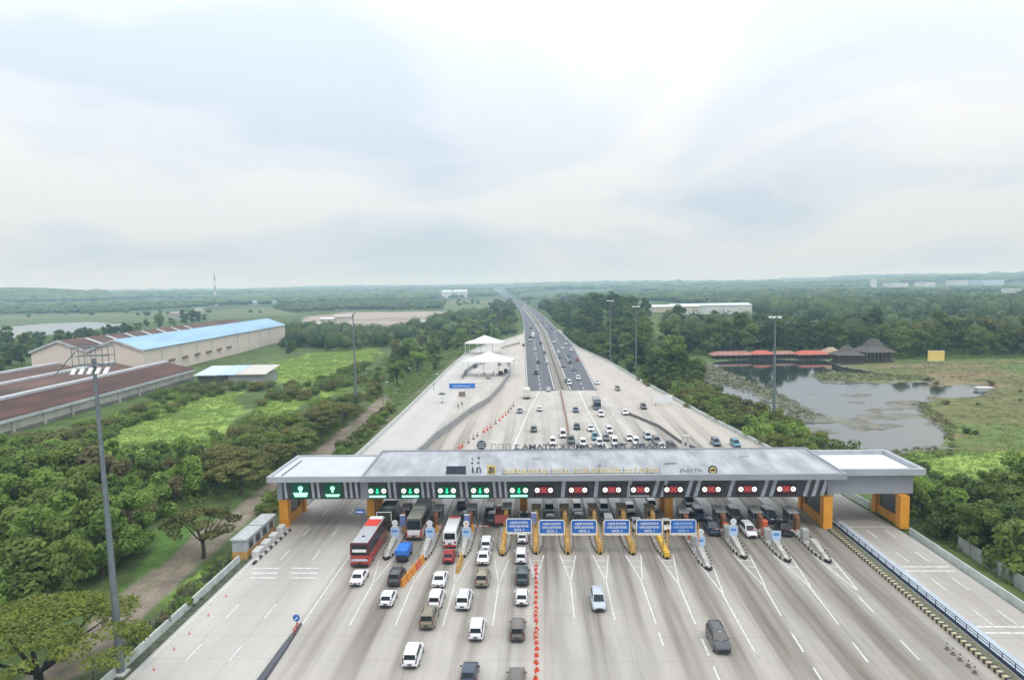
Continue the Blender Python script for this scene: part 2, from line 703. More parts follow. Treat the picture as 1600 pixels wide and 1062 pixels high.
# ---- land
POND = pxpoly([(1084, 585), (1100, 566), (1150, 561), (1290, 562), (1320, 574), (1440, 590), (1462, 606), (1432, 640), (1468, 672), (1480, 697), (1395, 712), (1290, 700), (1235, 672), (1180, 645), (1120, 618)])
LAKE = pxpoly([(-140, 520), (0, 511), (70, 506), (135, 503), (192, 507), (120, 518), (40, 526), (-60, 531), (-160, 535)])
POOL = pxpoly([(1440, 618), (1447, 604), (1520, 600), (1545, 606), (1530, 618), (1480, 622)])
BRIGHT = [pxpoly(p) for p in [
    [(40, 735), (110, 690), (195, 640), (300, 612), (372, 612), (372, 640), (350, 690), (250, 730)],
    [(418, 600), (430, 566), (500, 549), (592, 544), (590, 560), (530, 585), (470, 600)],
    [(395, 640), (420, 612), (480, 605), (560, 588), (545, 615), (480, 630), (430, 650)],
    [(1400, 735), (1395, 712), (1480, 702), (1560, 702), (1700, 690), (1700, 770), (1480, 775)],
    [(270, 960), (330, 900), (400, 860), (385, 885), (330, 930), (290, 990)],
    [(1215, 680), (1300, 702), (1400, 712), (1400, 740), (1200, 720)]]]
MARSH = pxpoly([(1440, 640), (1430, 605), (1330, 578), (1300, 572), (1440, 566), (1800, 560), (1800, 715), (1560, 703), (1475, 696)])
TAN = [pxpoly(p) for p in [[(478, 494), (540, 488), (692, 486), (697, 499), (650, 508), (615, 522), (500, 520), (470, 508)],
                           [(880, 470), (860, 472), (880, 478)]]]
PALE = [pxpoly(p) for p in [[(690, 480), (700, 470), (785, 468), (800, 480), (780, 490), (700, 492)],
                            [(-200, 500), (-50, 492), (300, 486), (420, 480), (470, 492), (300, 500), (0, 508)]]]
BAR1 = pxpoly([(1078, 575), (1108, 566), (1150, 585), (1192, 602), (1242, 625), (1290, 652), (1262, 660), (1222, 638), (1178, 615), (1130, 600), (1092, 594)])
BAR2 = pxpoly([(1262, 586), (1300, 579), (1440, 586), (1456, 594), (1380, 598), (1292, 598)])
TRACK = [tuple(P(a, b, -1.8)[:2]) for a, b in [(60, 1085), (110, 1045), (200, 955), (285, 878), (350, 825), (405, 785), (455, 745), (520, 695), (560, 660), (585, 640), (600, 622)]]
HILLC = P(925, 505, -2)[:2]


def land_h(x, y, inner=True):
    dp = np.minimum(pdist(x, y, PAVE), pdist(x, y, ROAD))
    ins = inpoly(x, y, PAVE) | inpoly(x, y, ROAD)
    dp = np.where(ins, 0, dp)
    h = np.interp(dp, [0, 1.0, 9, 40], [-0.3, -0.3, -1.9, -2.0])
    far = np.hypot(x, y)
    und = snoise(x, y, 30, 1)*0.35+snoise(x, y, 160, 2)*0.6
    flat = np.minimum(np.clip(dp/25, 0, 1), np.clip((np.minimum(pdist(x, y, POND), pdist(x, y, LAKE)))/30, 0, 1))
    h = h+und*flat
    # the wooded rise right of the highway
    h = h+np.clip(dp/30-0.3, 0, 1)*15*np.exp(-(((x-HILLC[0]-30)/62)**2+((y-HILLC[1]-30)/190)**2))
    # far rolling hills
    roll = np.clip((far-2600)/3500, 0, 1)
    ang = np.arctan2(x, y)
    h = h+roll*(26+26*snoise(x, y, 1500, 8)+10*snoise(x, y, 480, 9))*np.interp(ang, [-0.7, -0.1, 0.1, 0.7], [0.7, 0.9, 1.1, 1.35])*np.clip(dp/200, 0, 1)
    h = h+48*np.exp(-((x-P(10, 475)[0])/330)**2-((y-P(10, 475)[1])/500)**2)*(far > 900)
    wx, wy = x+3.0*snoise(x, y, 11, 21), y+5.0*snoise(x, y, 14, 22)
    for poly, dep in ((POND, 0.78), (LAKE, 2.0), (POOL, 1.6)):
        i = inpoly(wx, wy, poly)
        dd = np.where(i, pdist(wx, wy, poly), 0)
        mud = np.clip(snoise(x*0.45, y*0.9, 9, 31)*1.6+snoise(x*0.5, y, 3.5, 32)*0.8-0.05, 0, 1)*(1.3 if poly is POND else 0)*np.clip((330-np.hypot(x, y))/90, 0, 1)
        if poly is POND:
            mud = np.maximum(mud, np.clip(inpoly(x+1.5*snoise(x, y, 6, 33), y+3*snoise(x, y, 8, 34), BAR1)*(0.66+0.3*snoise(x*0.6, y, 7, 35)), 0, 1)*1.4)
            mud = np.maximum(mud, inpoly(x+1.5*snoise(x, y, 6, 36), y+3*snoise(x, y, 8, 37), BAR2)*0.8*1.3)
        h = np.where(i, -2.05-np.clip(dd/6, 0, 1)*(dep-mud*1.15), h)
    return h


nA, nRd = 430, 360
ang = np.linspace(rad(-80), rad(80), nA)
rr = np.geomspace(22, 15000, nRd)
A, Rr = np.meshgrid(ang, rr)
GX = Rr*np.sin(A)
GY = Rr*np.cos(A)-18
GZ = land_h(GX, GY)
gx = GX+4*snoise(GX, GY, 12, 41)+1.5*snoise(GX, GY, 4, 42)
gy = GY+6*snoise(GX, GY, 15, 43)+2*snoise(GX, GY, 5, 44)
col = np.zeros(GX.shape+(4,))
col[..., 3] = 1
col[..., :3] = (0.088, 0.128, 0.040)
n1 = snoise(GX, GY, 20, 51)
col[..., :3] += np.clip(n1, -1, 1)[..., None]*np.array([0.02, 0.025, 0.008])
farm = np.clip((np.hypot(GX, GY)-700)/900, 0, 1)[..., None]
col[..., :3] = col[..., :3]*(1-farm)+farm*np.array([0.065, 0.100, 0.038])
patch = (snoise(GX, GY, 420, 52) > 0.45)[..., None]*farm*0.5
col[..., :3] = col[..., :3]*(1-patch)+patch*np.array([0.16, 0.18, 0.10])


def paint(mask, c, k=1.0):
    w = (np.clip(mask.astype(float), 0, 1)*k)[..., None]
    col[..., :3] = col[..., :3]*(1-w)+w*np.array(c)


STRIPS = pxpoly([(195, 925), (225, 850), (300, 812), (300, 845), (265, 880), (225, 925)])
paint(inpoly(gx, gy, STRIPS), (0.085, 0.165, 0.035))
for q in PALE:
    paint(inpoly(gx, gy, q), (0.115, 0.150, 0.075))
    paint(inpoly(gx, gy, q) & (snoise(GX*0.4, GY, 90, 67) > 0.2), (0.17, 0.185, 0.10), 0.7)
for q in TAN:
    paint(inpoly(gx, gy, q), (0.36, 0.31, 0.265))
    paint(inpoly(gx, gy, q) & (snoise(GX*0.5, GY, 60, 66) > 0.15), (0.25, 0.21, 0.17), 0.7)
for q in BRIGHT:
    i = inpoly(gx, gy, q)
    paint(i, (0.185, 0.275, 0.060))
    paint(i & (snoise(GX*0.6, GY, 9, 61) > 0.1), (0.265, 0.355, 0.085), 0.85)
    paint(i & (snoise(GX*0.5, GY, 7, 62) < -0.45), (0.075, 0.15, 0.03), 0.7)
i = inpoly(gx, gy, MARSH)
paint(i, (0.150, 0.155, 0.062))
paint(i & (snoise(GX*0.5, GY, 22, 63) > 0.1), (0.225, 0.175, 0.105), 0.85)
paint(i & (snoise(GX*0.5, GY, 16, 64) < -0.3), (0.12, 0.18, 0.05), 0.85)
pd = pdist(GX+1.0*snoise(GX, GY, 5, 71), GY, TRACK, closed=False)
paint(np.clip((3.4-pd)/0.8, 0, 1), (0.235, 0.195, 0.155))
paint(np.clip((0.5-np.abs(pd-0.2))/0.4, 0, 1)*(snoise(GX, GY, 6, 72) > -0.2), (0.15, 0.155, 0.075), 0.6)
wet = GZ < -2.02
pondi = inpoly(gx, gy, POND) | inpoly(gx, gy, LAKE) | inpoly(gx, gy, POOL)
paint(pondi, (0.185, 0.178, 0.150))
paint(inpoly(gx, gy, BAR2), (0.15, 0.17, 0.075))
paint(inpoly(gx, gy, BAR1) & (snoise(GX, GY, 9, 74) > -0.1), (0.13, 0.145, 0.085), 0.7)
dpv = np.minimum(pdist(GX, GY, PAVE), 50)
paint((dpv < 6) & (GX < 0) & (snoise(GX, GY, 7, 73) > 0.1), (0.15, 0.135, 0.085), 0.6)

v = np.stack([GX, GY, GZ], -1).reshape(-1, 3)
idx = np.arange(nA*nRd).reshape(nRd, nA)
f = np.stack([idx[:-1, :-1], idx[1:, :-1], idx[1:, 1:], idx[:-1, 1:]], -1).reshape(-1, 4)
me = bpy.data.meshes.new('ground')
me.vertices.add(len(v))
me.vertices.foreach_set('co', v.ravel())
me.loops.add(f.size)
me.loops.foreach_set('vertex_index', f.ravel())
me.polygons.add(len(f))
me.polygons.foreach_set('loop_start', np.arange(0, f.size, 4))
me.polygons.foreach_set('use_smooth', np.ones(len(f), bool))
me.update(calc_edges=True)
ca = me.color_attributes.new('land', 'FLOAT_COLOR', 'POINT')
ca.data.foreach_set('color', np.clip(col, 0.005, 1).reshape(-1).astype(np.float32))
m = bpy.data.materials.new('land')
m.use_nodes = True
t = m.node_tree
b = bsdf(m)
b.inputs['Roughness'].default_value = 0.9
b.inputs['Specular IOR Level'].default_value = 0.15
tc = N(t, 'ShaderNodeTexCoord')
lc = N(t, 'ShaderNodeAttribute', attribute_name='land')
k1 = remap(noise(0.22, (1, 1, 1), 7, 0.7), 0.25, 0.75, 0.5, 1.5)
k2 = remap(noise(2.2, (1, 1, 1), 5, 0.6), 0.25, 0.75, 0.75, 1.25)
kk = mmath('MULTIPLY', k1, k2)
vm = N(t, 'ShaderNodeVectorMath', operation='SCALE')
LK(t, lc.outputs['Color'], vm.inputs[0])
LK(t, kk, vm.inputs['Scale'])
LK(t, vm.outputs[0], b.inputs['Base Color'])
bn = N(t, 'ShaderNodeBump')
bn.inputs['Strength'].default_value = 0.8
bn.inputs['Distance'].default_value = 0.35
LK(t, noise(0.9, (1, 1, 1), 6, 0.65), bn.inputs['Height'])
LK(t, bn.outputs[0], b.inputs['Normal'])
me.materials.append(m)
ground = bpy.data.objects.new('ground', me)
COL.objects.link(ground)
ground['kind'] = 'structure'


def gh(x, y):
    return float(land_h(np.array([float(x)]), np.array([float(y)]))[0])


def onland(px, py):
    """ground point under a pixel, found by two steps"""
    z = -2.0
    for _ in range(3):
        p = P(px, py, z)
        z = gh(p[0], p[1])
    return np.array([p[0], p[1], z])


# water
m = bpy.data.materials.new('water')
m.use_nodes = True
t = m.node_tree
b = bsdf(m)
b.inputs['Base Color'].default_value = (0.020, 0.030, 0.026, 1)
b.inputs['Roughness'].default_value = 0.06
b.inputs['IOR'].default_value = 3.4
tc = N(t, 'ShaderNodeTexCoord')
bn = N(t, 'ShaderNodeBump')
bn.inputs['Strength'].default_value = 0.02
bn.inputs['Distance'].default_value = 0.05
LK(t, noise(0.5, (1, 1, 1), 3), bn.inputs['Height'])
LK(t, bn.outputs[0], b.inputs['Normal'])
for nm, poly, z, grow in (('pond_water', POND, -2.12, 1.05), ('lake_water', LAKE, -2.12, 1.1), ('pool_water', POOL, -2.17, 1.02)):
    c = np.mean(poly, axis=0)
    mb = MB()
    mb.face([(c[0]+(p[0]-c[0])*grow, c[1]+(p[1]-c[1])*grow, z) for p in poly])
    mb.build(nm, m).__setitem__('kind', 'structure')

# ---- painted markings
M_WHITE = mat('road_paint', (0.74, 0.74, 0.72), 0.6, var=0.02, scale=2.0)
_r = next(n for n in M_WHITE.node_tree.nodes if n.type == 'VALTORGB')
_r.color_ramp.elements[0].position = 0.40
_r.color_ramp.elements[1].position = 0.56
_r.color_ramp.elements[0].color = (0.50, 0.49, 0.47, 1)
_r.color_ramp.elements[1].color = (0.68, 0.68, 0.66, 1)
mk = MB()
ZM = 0.008


def line(p0, p1, w=0.16, dash=None, z=ZM):
    p0, p1 = np.array(p0, float), np.array(p1, float)
    L = np.linalg.norm(p1-p0)
    d = (p1-p0)/L
    if not dash:
        mk.strip([p0, p1], w*0.8, z)
        return
    s = 0.0
    while s < L:
        mk.strip([p0+d*s, p0+d*min(L, s+dash[0])], w, z)
        s += dash[0]+dash[1]


line((-28.9, 66), (-29.1, 100), 0.2)
for x, y1 in ((-23.2, 77.5), (-17.7, 77.5), (-12.0, 77.5), (-6.1, 77.5)):
    line((x, y1), (x, 89.2), 0.2)
for x, y0 in ((3.6, 79.5), (8.4, 79), (13.1, 78)):
    line((x, y0), (x, 90.2), 0.2)
line((17.7, 78), (17.9, 89), 0.22)
line((17.4, 60), (17.7, 77), 0.2, (3.4, 2.2))
line((13.0, 60), (13.1, 76), 0.2, (4.0, 9))
line((22.7, 72), (22.9, 86), 0.22)
line((27.3, 58), (28.2, 79), 0.2, (4.0, 3.0))
line((28.3, 80), (28.9, 88), 0.22)
line((33.3, 60), (34.0, 74), 0.18, (4, 6))
line((34.2, 78), (34.7, 88), 0.22)
line((39.0, 60), (39.8, 87), 0.18, (4, 6.5))
for x in (-39.0, -34.2):
    line((x, 60), (x, 89), 0.17, (3.6, 6.0))
    line((x, 97), (x, 130), 0.17, (3.6, 6.0))
line((-43.0, 40), (-43.0, 150), 0.16)
# gore outlines ahead of the islands
for x in ISL[:4]:
    line((x-1.0, 96.8), (x-0.05, 89), 0.15)
    line((x+1.0, 96.8), (x+0.05, 89), 0.15)
for i, x in enumerate(ISL[4:]):
    y = [92, 92, 92, 92, 91, 88, 90, 90, 89][i]
    line((x-1.15, 98.5), (x-0.06, y-2), 0.2)
    line((x+1.15, 98.5), (x+0.06, y-2), 0.2)
    for k in range(2):
        yy = 96.6-k*2.2
        h = 1.05*(yy-y+2)/(98.5-y+2)
        if yy > y:
            line((x-h, yy), (x+h, yy-0.2), 0.2)
# worn pale chevrons at the right hand islands
# rumble bars across the bypass lanes and the ramp
for k in range(3):
    for xa in (-39.9, -34.2):
        line((xa-2.0+0.5*k, 93.8-k*1.6), (xa+1.9+0.4*k, 93.8-k*1.6), 0.42)
for yy in (94.3, 92.9, 77.6, 76.2):
    line((49.6, yy), (56.2, yy), 0.42)
line((49.6, 110), (56, 110), 0.3)
for x in (51.6, 54.4):
    line((x, 60), (x+0.1, 112), 0.17, (3.6, 5.4))
# beyond the gates
for a in ([(800, 703), (827, 640), (849, 600)], [(952, 703), (918, 640), (902, 604)]):
    q = [P(*p)[:2] for p in a]
    mk.strip(q, 0.35, ZM)
for a in ([(985, 676), (955, 645), (925, 612)],):
    q = [P(*p)[:2] for p in a]
    line(q[0], q[2], 0.3, (5, 7))
for dx, tab, da in ((0.5, ASL, None), (-0.5, ASR, None)):
    Y = list(np.arange(258, 620, 12))+list(np.geomspace(620, 2600, 24))
    for y0, y1 in zip(Y, Y[1:]):
        mk.face([(ival(tab, y0)+dx-0.15, y0, hz(0, y0)+0.008), (ival(tab, y0)+dx+0.15, y0, hz(0, y0)+0.008), (ival(tab, y1)+dx+0.15, y1, hz(0, y1)+0.008), (ival(tab, y1)+dx-0.15, y1, hz(0, y1)+0.008)])
for off, dash in ((-2.3, None), (3.8, None), (-7.6, 1), (9.0, 1)):
    Y = np.arange(258, 1200, 6)
    for k, (y0, y1) in enumerate(zip(Y, Y[1:])):
        if dash and k % 2:
            continue
        w = 0.16 if not dash else 0.14
        mk.face([(ival(MED, y0)+off-w, y0, hz(0, y0)+0.008), (ival(MED, y0)+off+w, y0, hz(0, y0)+0.008), (ival(MED, y1)+off+w, y1, hz(0, y1)+0.008), (ival(MED, y1)+off-w, y1, hz(0, y1)+0.008)])
mk.build('road_markings', M_WHITE).__setitem__('kind', 'structure')
mb = MB()
mb.face([(47.9, 14, 0.007), (49.5, 14, 0.007), (49.5, 112.5, 0.007), (47.9, 112.5, 0.007)])
mb.build('painted_shoulder', mat('shoulder_blue', (0.42, 0.47, 0.52), 0.7, var=0.1, scale=0.6)).__setitem__('kind', 'structure')
mb = MB()
mb.face([(46.25, 14, 0.012), (47.25, 14, 0.012), (47.25, 112, 0.012), (46.25, 112, 0.012)])
mb.build('planting_strip', mat('gravel_strip', (0.13, 0.135, 0.085), 0.9, var=0.5, scale=2.5)).__setitem__('kind', 'structure')
mb = MB()
mb.face([(-44.9, 14, -0.15), (-43.6, 14, -0.15), (-43.6, 150, -0.15), (-44.9, 150, -0.15)])
mb.build('drain', mat('drain_moss', (0.07, 0.085, 0.05), 0.9, var=0.5, scale=1.5)).__setitem__('kind', 'structure')
# ------------------------------------------------------------------ toll plaza
M_FASC = mat('fascia_grey', (0.29, 0.31, 0.34), 0.55, var=0.1, scale=0.25, stretch=(1, 1, 0.3))
M_ROOF = mat('roof_sheet', (0.335, 0.345, 0.365), 0.6, var=0.3, scale=0.45, stretch=(1, 0.35, 1))
M_ROOFW = mat('roof_white', (0.52, 0.54, 0.56), 0.5, var=0.08, scale=0.2)
M_ROOFW2 = mat('roof_bright', (0.72, 0.73, 0.74), 0.5, var=0.04, scale=0.2)
M_RIM = mat('roof_rim', (0.37, 0.39, 0.42), 0.5, var=0.1, scale=0.4)
M_DARK = mat('dark_panel', (0.062, 0.066, 0.078), 0.45, var=0.2)
M_SILV = mat('silver_panel', (0.52, 0.55, 0.60), 0.4, var=0.2, scale=0.8)
M_ORNG = mat('orange_cladding', (0.74, 0.32, 0.03), 0.5, var=0.14, scale=0.5)
M_OCHR = mat('ochre_paint', (0.50, 0.30, 0.085), 0.6, var=0.25, scale=1.2)
M_GREY = mat('grey_concrete', (0.36, 0.36, 0.35), 0.85, var=0.2, scale=1.0)
M_PALE = mat('pale_concrete', (0.55, 0.545, 0.52), 0.8, var=0.18, scale=0.8)
M_SMOKE = mat('smoked_glass', (0.05, 0.055, 0.06), 0.15, var=0.3)
M_BLACK = mat('black_paint', (0.018, 0.018, 0.02), 0.5, var=0.2)
M_YELL = mat('yellow_paint', (0.66, 0.42, 0.05), 0.5, var=0.15)
M_STEEL = mat('galvanised_steel', (0.17, 0.205, 0.22), 0.45, metal=0.4, var=0.15)
M_WHT = mat('white_enamel', (0.74, 0.75, 0.76), 0.45, var=0.05)
M_BLUE = mat('sign_blue', (0.022, 0.13, 0.46), 0.45, var=0.1)
M_PBLUE = mat('pale_blue_board', (0.42, 0.56, 0.76), 0.5, var=0.08)
M_GEM = mat('signal_green', (0.02, 0.75, 0.38), 0.5, var=0.02, emit=1.1)
M_GEM2 = mat('signal_pale_green', (0.45, 0.95, 0.75), 0.5, var=0.02, emit=1.0)
M_GDK = mat('signal_green_board', (0.0, 0.085, 0.035), 0.5, var=0.1, emit=0.25)
M_WEM = mat('signal_white', (0.95, 0.93, 0.88), 0.5, var=0.02, emit=0.9)
M_REM = mat('signal_red', (0.70, 0.10, 0.08), 0.5, var=0.02, emit=0.4)
M_RDK = mat('signal_red_board', (0.055, 0.014, 0.02), 0.5, var=0.1)
M_RMID = mat('signal_red_patch', (0.26, 0.03, 0.04), 0.5, var=0.1, emit=0.5)


def part(mb, name, mats, root, smooth=None):
    return mb.build(name, mats, root, smooth, loc=[-c for c in root.location])


def disc(mb, c, r, d, n=18):
    """short upright disc facing -Y"""
    mb.tube((c[0], c[1], c[2]), (c[0], c[1]-d, c[2]), r, n=n)


can = empty('toll_canopy', (8, 114, 0), 0, 'long grey toll plaza canopy with white wing roofs on orange columns across the lanes', 'toll plaza')
mb = MB()
mb.grid([[(-29.0, 107.2, 8.82), (-29.0, 121.9, 9.3), (-29.0, 121.9, 10.02), (-29.0, 107.2, 9.50)],
         [(47.3, 107.2, 8.82), (46.6, 121.9, 9.3), (46.6, 121.9, 10.02), (47.3, 107.2, 9.50)]])
part(mb, 'roof', M_ROOF, can)
for k in range(25):
    mb = MB()
    xx = -26.5+k*3.05
    mb.grid([[(xx, 107.3, 9.50), (xx+0.09, 107.3, 9.50), (xx+0.09, 107.3, 9.545), (xx, 107.3, 9.545)], [(xx, 121.7, 10.0), (xx+0.09, 121.7, 10.0), (xx+0.09, 121.7, 10.06), (xx, 121.7, 10.06)]])
    part(mb, 'roof_seam', M_RIM, can)
mb = MB()
mb.box(-29.35, 47.7, 106.85, 107.25, 8.72, 9.66)
mb.box(-29.35, 47.0, 121.75, 122.05, 9.3, 10.24)
mb.grid([[(-29.35, 107.25, 8.8), (-29.05, 107.25, 8.8), (-29.05, 107.25, 9.66), (-29.35, 107.25, 9.66)], [(-29.35, 121.75, 9.3), (-29.05, 121.75, 9.3), (-29.05, 121.75, 10.24), (-29.35, 121.75, 10.24)]])
mb.grid([[(47.3, 107.25, 8.8), (47.7, 107.25, 8.8), (47.7, 107.25, 9.66), (47.3, 107.25, 9.66)], [(46.6, 121.75, 9.3), (47.0, 121.75, 9.3), (47.0, 121.75, 10.24), (46.6, 121.75, 10.24)]])
part(mb, 'fascia', M_FASC, can)
# left wing
mb = MB()
mb.box(-44.2, -29.4, 107.3, 120.8, 8.9, 9.42)
part(mb, 'wing_roof', M_ROOFW, can)
mb = MB()
mb.box(-44.75, -29.37, 106.9, 107.3, 8.74, 9.64)
mb.box(-44.75, -44.2, 107.3, 121.2, 8.74, 9.64)
mb.box(-44.2, -29.37, 120.8, 121.2, 8.74, 9.64)
part(mb, 'wing_rim', M_RIM, can)
mb = MB()
mb.box(-42.9, -42.65, 108.3, 117.6, 9.43, 9.5)
part(mb, 'gutter', M_DARK, can)
# right wing
mb = MB()
mb.box(47.75, 60.2, 109.7, 121.2, 8.5, 9.02)
part(mb, 'wing_roof', M_ROOFW2, can)
mb = MB()
mb.box(47.72, 60.9, 109.0, 109.65, 8.74, 9.75)
mb.box(60.25, 60.9, 109.65, 121.9, 8.74, 9.75)
mb.box(47.72, 60.25, 121.2, 121.9, 8.74, 9.75)
part(mb, 'wing_rim', M_RIM, can)
mb = MB()
mb.box(47.0, 59.6, 110.2, 110.7, 5.4, 8.76)
mb.box(59.1, 59.6, 110.7, 120.8, 5.4, 8.76)
mb.box(47.0, 59.1, 120.3, 120.8, 5.4, 8.76)
part(mb, 'facade', M_FASC, can)
# striped facade band
mb = MB()
mb.box(-43.4, 45.9, 110.1, 110.6, 4.95, 8.82)
mb.box(-43.4, 45.9, 119.6, 120.0, 5.5, 8.9)
part(mb, 'facade', M_DARK, can)
mb = MB()
mb.box(-44.3, -43.42, 109.9, 120.2, 4.9, 8.74)
part(mb, 'facade_post', M_FASC, can)
mb = MB()
mb.box(-30.2, -28.9, 109.85, 110.9, 4.9, 8.72)
part(mb, 'facade_post', M_FASC, can)
mb = MB()
mb.box(45.92, 46.95, 109.9, 120.2, 4.9, 8.72)
part(mb, 'facade_post', M_FASC, can)
SIGX = [-40.3, -34.9, -27.4, -21.9, -15.8, -10.3, -3.9, 0.2, 5.8, 11.3, 15.9, 21.3, 27.4, 33.2, 39.4]
x = -43.0
while x < 45.6:
    near = min(abs(x+0.3-s) for s in SIGX)
    if near > 1.7 and abs(x+29.5) > 1.1:
        sk = -0.25 if x < -5 else (0.35 if x < 15 else 0.95)
        w = 0.42 if x < 0 else 0.6
        mb = MB()
        mb.box(x, x+w, 110.02, 110.098, 5.12, 8.4, skew=sk)
        part(mb, 'facade_stripe', M_SILV, can)
    x += 0.92 if x < 0 else 1.35
# soffit beams
mb = MB()
for y in (112.5, 115.2, 117.8):
    mb.box(-43.4, 46.8, y, y+0.35, 8.1, 8.8)
part(mb, 'soffit_beam', M_GREY, can)
# lane signals
for k, sx in enumerate(SIGX):
    green = k < 7
    mb = MB()
    if k < 2:
        mb.box(sx-1.5, sx+1.5, 109.86, 110.02, 5.4, 8.2)
        s = part(mb, 'lane_signal', M_GDK, can)
        s.location.z -= 0.3
        q = MB()
        disc(q, (sx, 109.85, 7.15), 0.42, 0.05, 6 if k else 18)
        q.box(sx-0.16, sx+0.16, 109.80, 109.85, 6.45, 6.75)
        q.build('arrow', M_GEM2, s)
        q = MB()
        h = 0.72 if k == 0 else 0.42
        q.grid([[(sx-1.0, 109.80, 5.72), (sx+1.0, 109.80, 5.72), (sx+1.0, 109.85, 5.72), (sx-1.0, 109.85, 5.72)],
                [(sx-1.25, 109.80, 5.72+h), (sx+1.25, 109.80, 5.72+h), (sx+1.25, 109.85, 5.72+h), (sx-1.25, 109.85, 5.72+h)]])
        q.build('text_bar', M_GEM2, s)
        continue
    mb.box(sx-1.6, sx+1.6, 109.86, 110.02, 5.5, 7.5)
    s = part(mb, 'lane_signal', [M_GDK if green else M_RDK][0], can)
    s.location.z -= 0.42
    for dx in (-1.08, 1.08):
        q = MB()
        disc(q, (sx+dx, 109.855, 6.78), 0.41, 0.05)
        q.build('speed_disc', M_WEM, s)
        q = MB()
        for i in (0, 1):
            q.box(sx+dx-0.2+0.26*i, sx+dx-0.08+0.26*i, 109.795, 109.803, 6.62, 6.95)
        q.build('numeral', M_DARK, s)
    q = MB()
    if green:
        q.box(sx-0.14, sx+0.14, 109.80, 109.855, 6.62, 7.15)
        q.grid([[(sx-0.36, 109.80, 6.64), (sx+0.36, 109.80, 6.64), (sx+0.36, 109.855, 6.64), (sx-0.36, 109.855, 6.64)], [(sx-0.02, 109.80, 6.25), (sx+0.02, 109.80, 6.25), (sx+0.02, 109.855, 6.25), (sx-0.02, 109.855, 6.25)]])
        q.build('arrow', M_GEM, s)
        q = MB()
        q.box(sx-1.4, sx+1.4, 109.80, 109.855, 5.68, 6.02)
        q.build('text_bar', M_GEM2, s)
    else:
        for sg in (-1, 1):
            q.grid([[(sx-0.42*sg-0.1, 109.81, 6.4), (sx-0.42*sg+0.1, 109.81, 6.4), (sx-0.42*sg+0.1, 109.855, 6.4), (sx-0.42*sg-0.1, 109.855, 6.4)],
                    [(sx+0.42*sg-0.1, 109.81, 7.15), (sx+0.42*sg+0.1, 109.81, 7.15), (sx+0.42*sg+0.1, 109.855, 7.15), (sx+0.42*sg-0.1, 109.855, 7.15)]])
        q.build('cross', M_REM, s)
        q = MB()
        q.box(sx-0.6, sx+0.6, 109.83, 109.857, 6.3, 7.3)
        q.build('centre_patch', M_RMID, s)
        q = MB()
        q.box(sx-1.5, sx+1.5, 109.82, 109.855, 5.62, 5.85)
        q.build('text_bar', M_SILV if k in (10,) else M_DARK, s)


def portal(x0, x1, ya, yb, glass=True):
    mb = MB()
    mb.box(x0, x1, ya, ya+1.5, 0, 5.3)
    mb.box(x0, x1, yb-1.2, yb, 0, 5.5)
    xm = (x0+x1)/2
    mb.box(xm-0.35, xm+0.35, ya+1.5, yb-1.2, 0, 1.5)
    mb.box(xm-0.35, xm+0.35, ya+1.5, yb-1.2, 4.7, 5.4)
    o = part(mb, 'column', M_ORNG, can)
    if glass:
        mb = MB()
        mb.box(xm-0.12, xm+0.12, ya+2.4, yb-2.0, 1.5, 4.7)
        part(mb, 'infill_panel', M_SMOKE, can)
        mb = MB()
        mb.box(xm-0.3, xm+0.3, ya+1.5, ya+2.4, 1.5, 4.7)
        part(mb, 'infill_frame', M_OCHR, can)
        mb = MB()
        mb.box(xm-0.3, xm+0.3, yb-2.0, yb-1.2, 1.5, 4.7)
        part(mb, 'infill_frame', M_OCHR, can)


portal(-44.3, -42.8, 110.4, 119.8)
portal(45.0, 46.4, 108.9, 119.8)
portal(57.1, 58.5, 109.0, 118.5)
for x0, y0 in ((-29.9, 112.5), (-29.9, 118.0), (20.6, 113.2), (20.6, 118.0), (-4.0, 117.0)):
    mb = MB()
    mb.box(x0, x0+1.25, y0, y0+1.4, 0, 8.7)
    part(mb, 'column', M_ORNG, can)
# writing on the roof edges
M_LY = mat('letter_yellow', (0.68, 0.50, 0.16), 0.5, var=0.06)
M_LD = mat('letter_back', (0.07, 0.075, 0.085), 0.6, var=0.2)
M_LBK = mat('letter_grey', (0.12, 0.125, 0.135), 0.6, var=0.2)
M_LW = mat('letter_white', (0.62, 0.63, 0.65), 0.5, var=0.06)
cl = [-c for c in can.location]


def clet(name, text, size, m, x, y, z, width=None, back=False, bold=0.02):
    return lettering(name, text, size, 0.06, m, can, (x+cl[0], y+cl[1], z+cl[2]), (PI/2, 0, PI if back else 0), width, bold=bold)


clet('lettering', 'GERBANG TOL CIKAMPEK UTAMA', 1.1, M_LY, 6.2, 108.3, 9.62, 25.2, bold=0.0)
clet('lettering', 'JALAN TOL', 0.7, M_LD, 23.8, 108.3, 9.75, 3.6, bold=0.0)
clet('lettering', 'GERBANG TOL CIKAMPEK UTAMA 2', 1.3, M_LBK, 9.6, 121.9, 10.26, 29.2, back=True, bold=0.03)
mb = MB()
mb.box(-6.6, 18.9, 108.28, 108.4, 9.47, 9.6)
mb.box(-6.6, 18.9, 108.42, 108.47, 9.95, 10.0)
for i in range(14):
    xx = -6.3+i*1.93
    mb.box(xx, xx+0.08, 108.36, 108.44, 9.4, 10.5)
part(mb, 'letter_rail', M_STEEL, can)
mb = MB()
mb.box(-5.3, 24.4, 121.98, 122.04, 10.24, 10.32)
for i in range(12):
    xx = -5+i*2.6
    mb.box(xx, xx+0.07, 122.05, 122.11, 9.9, 11.2)
part(mb, 'letter_rail', M_STEEL, can)
mb = MB()
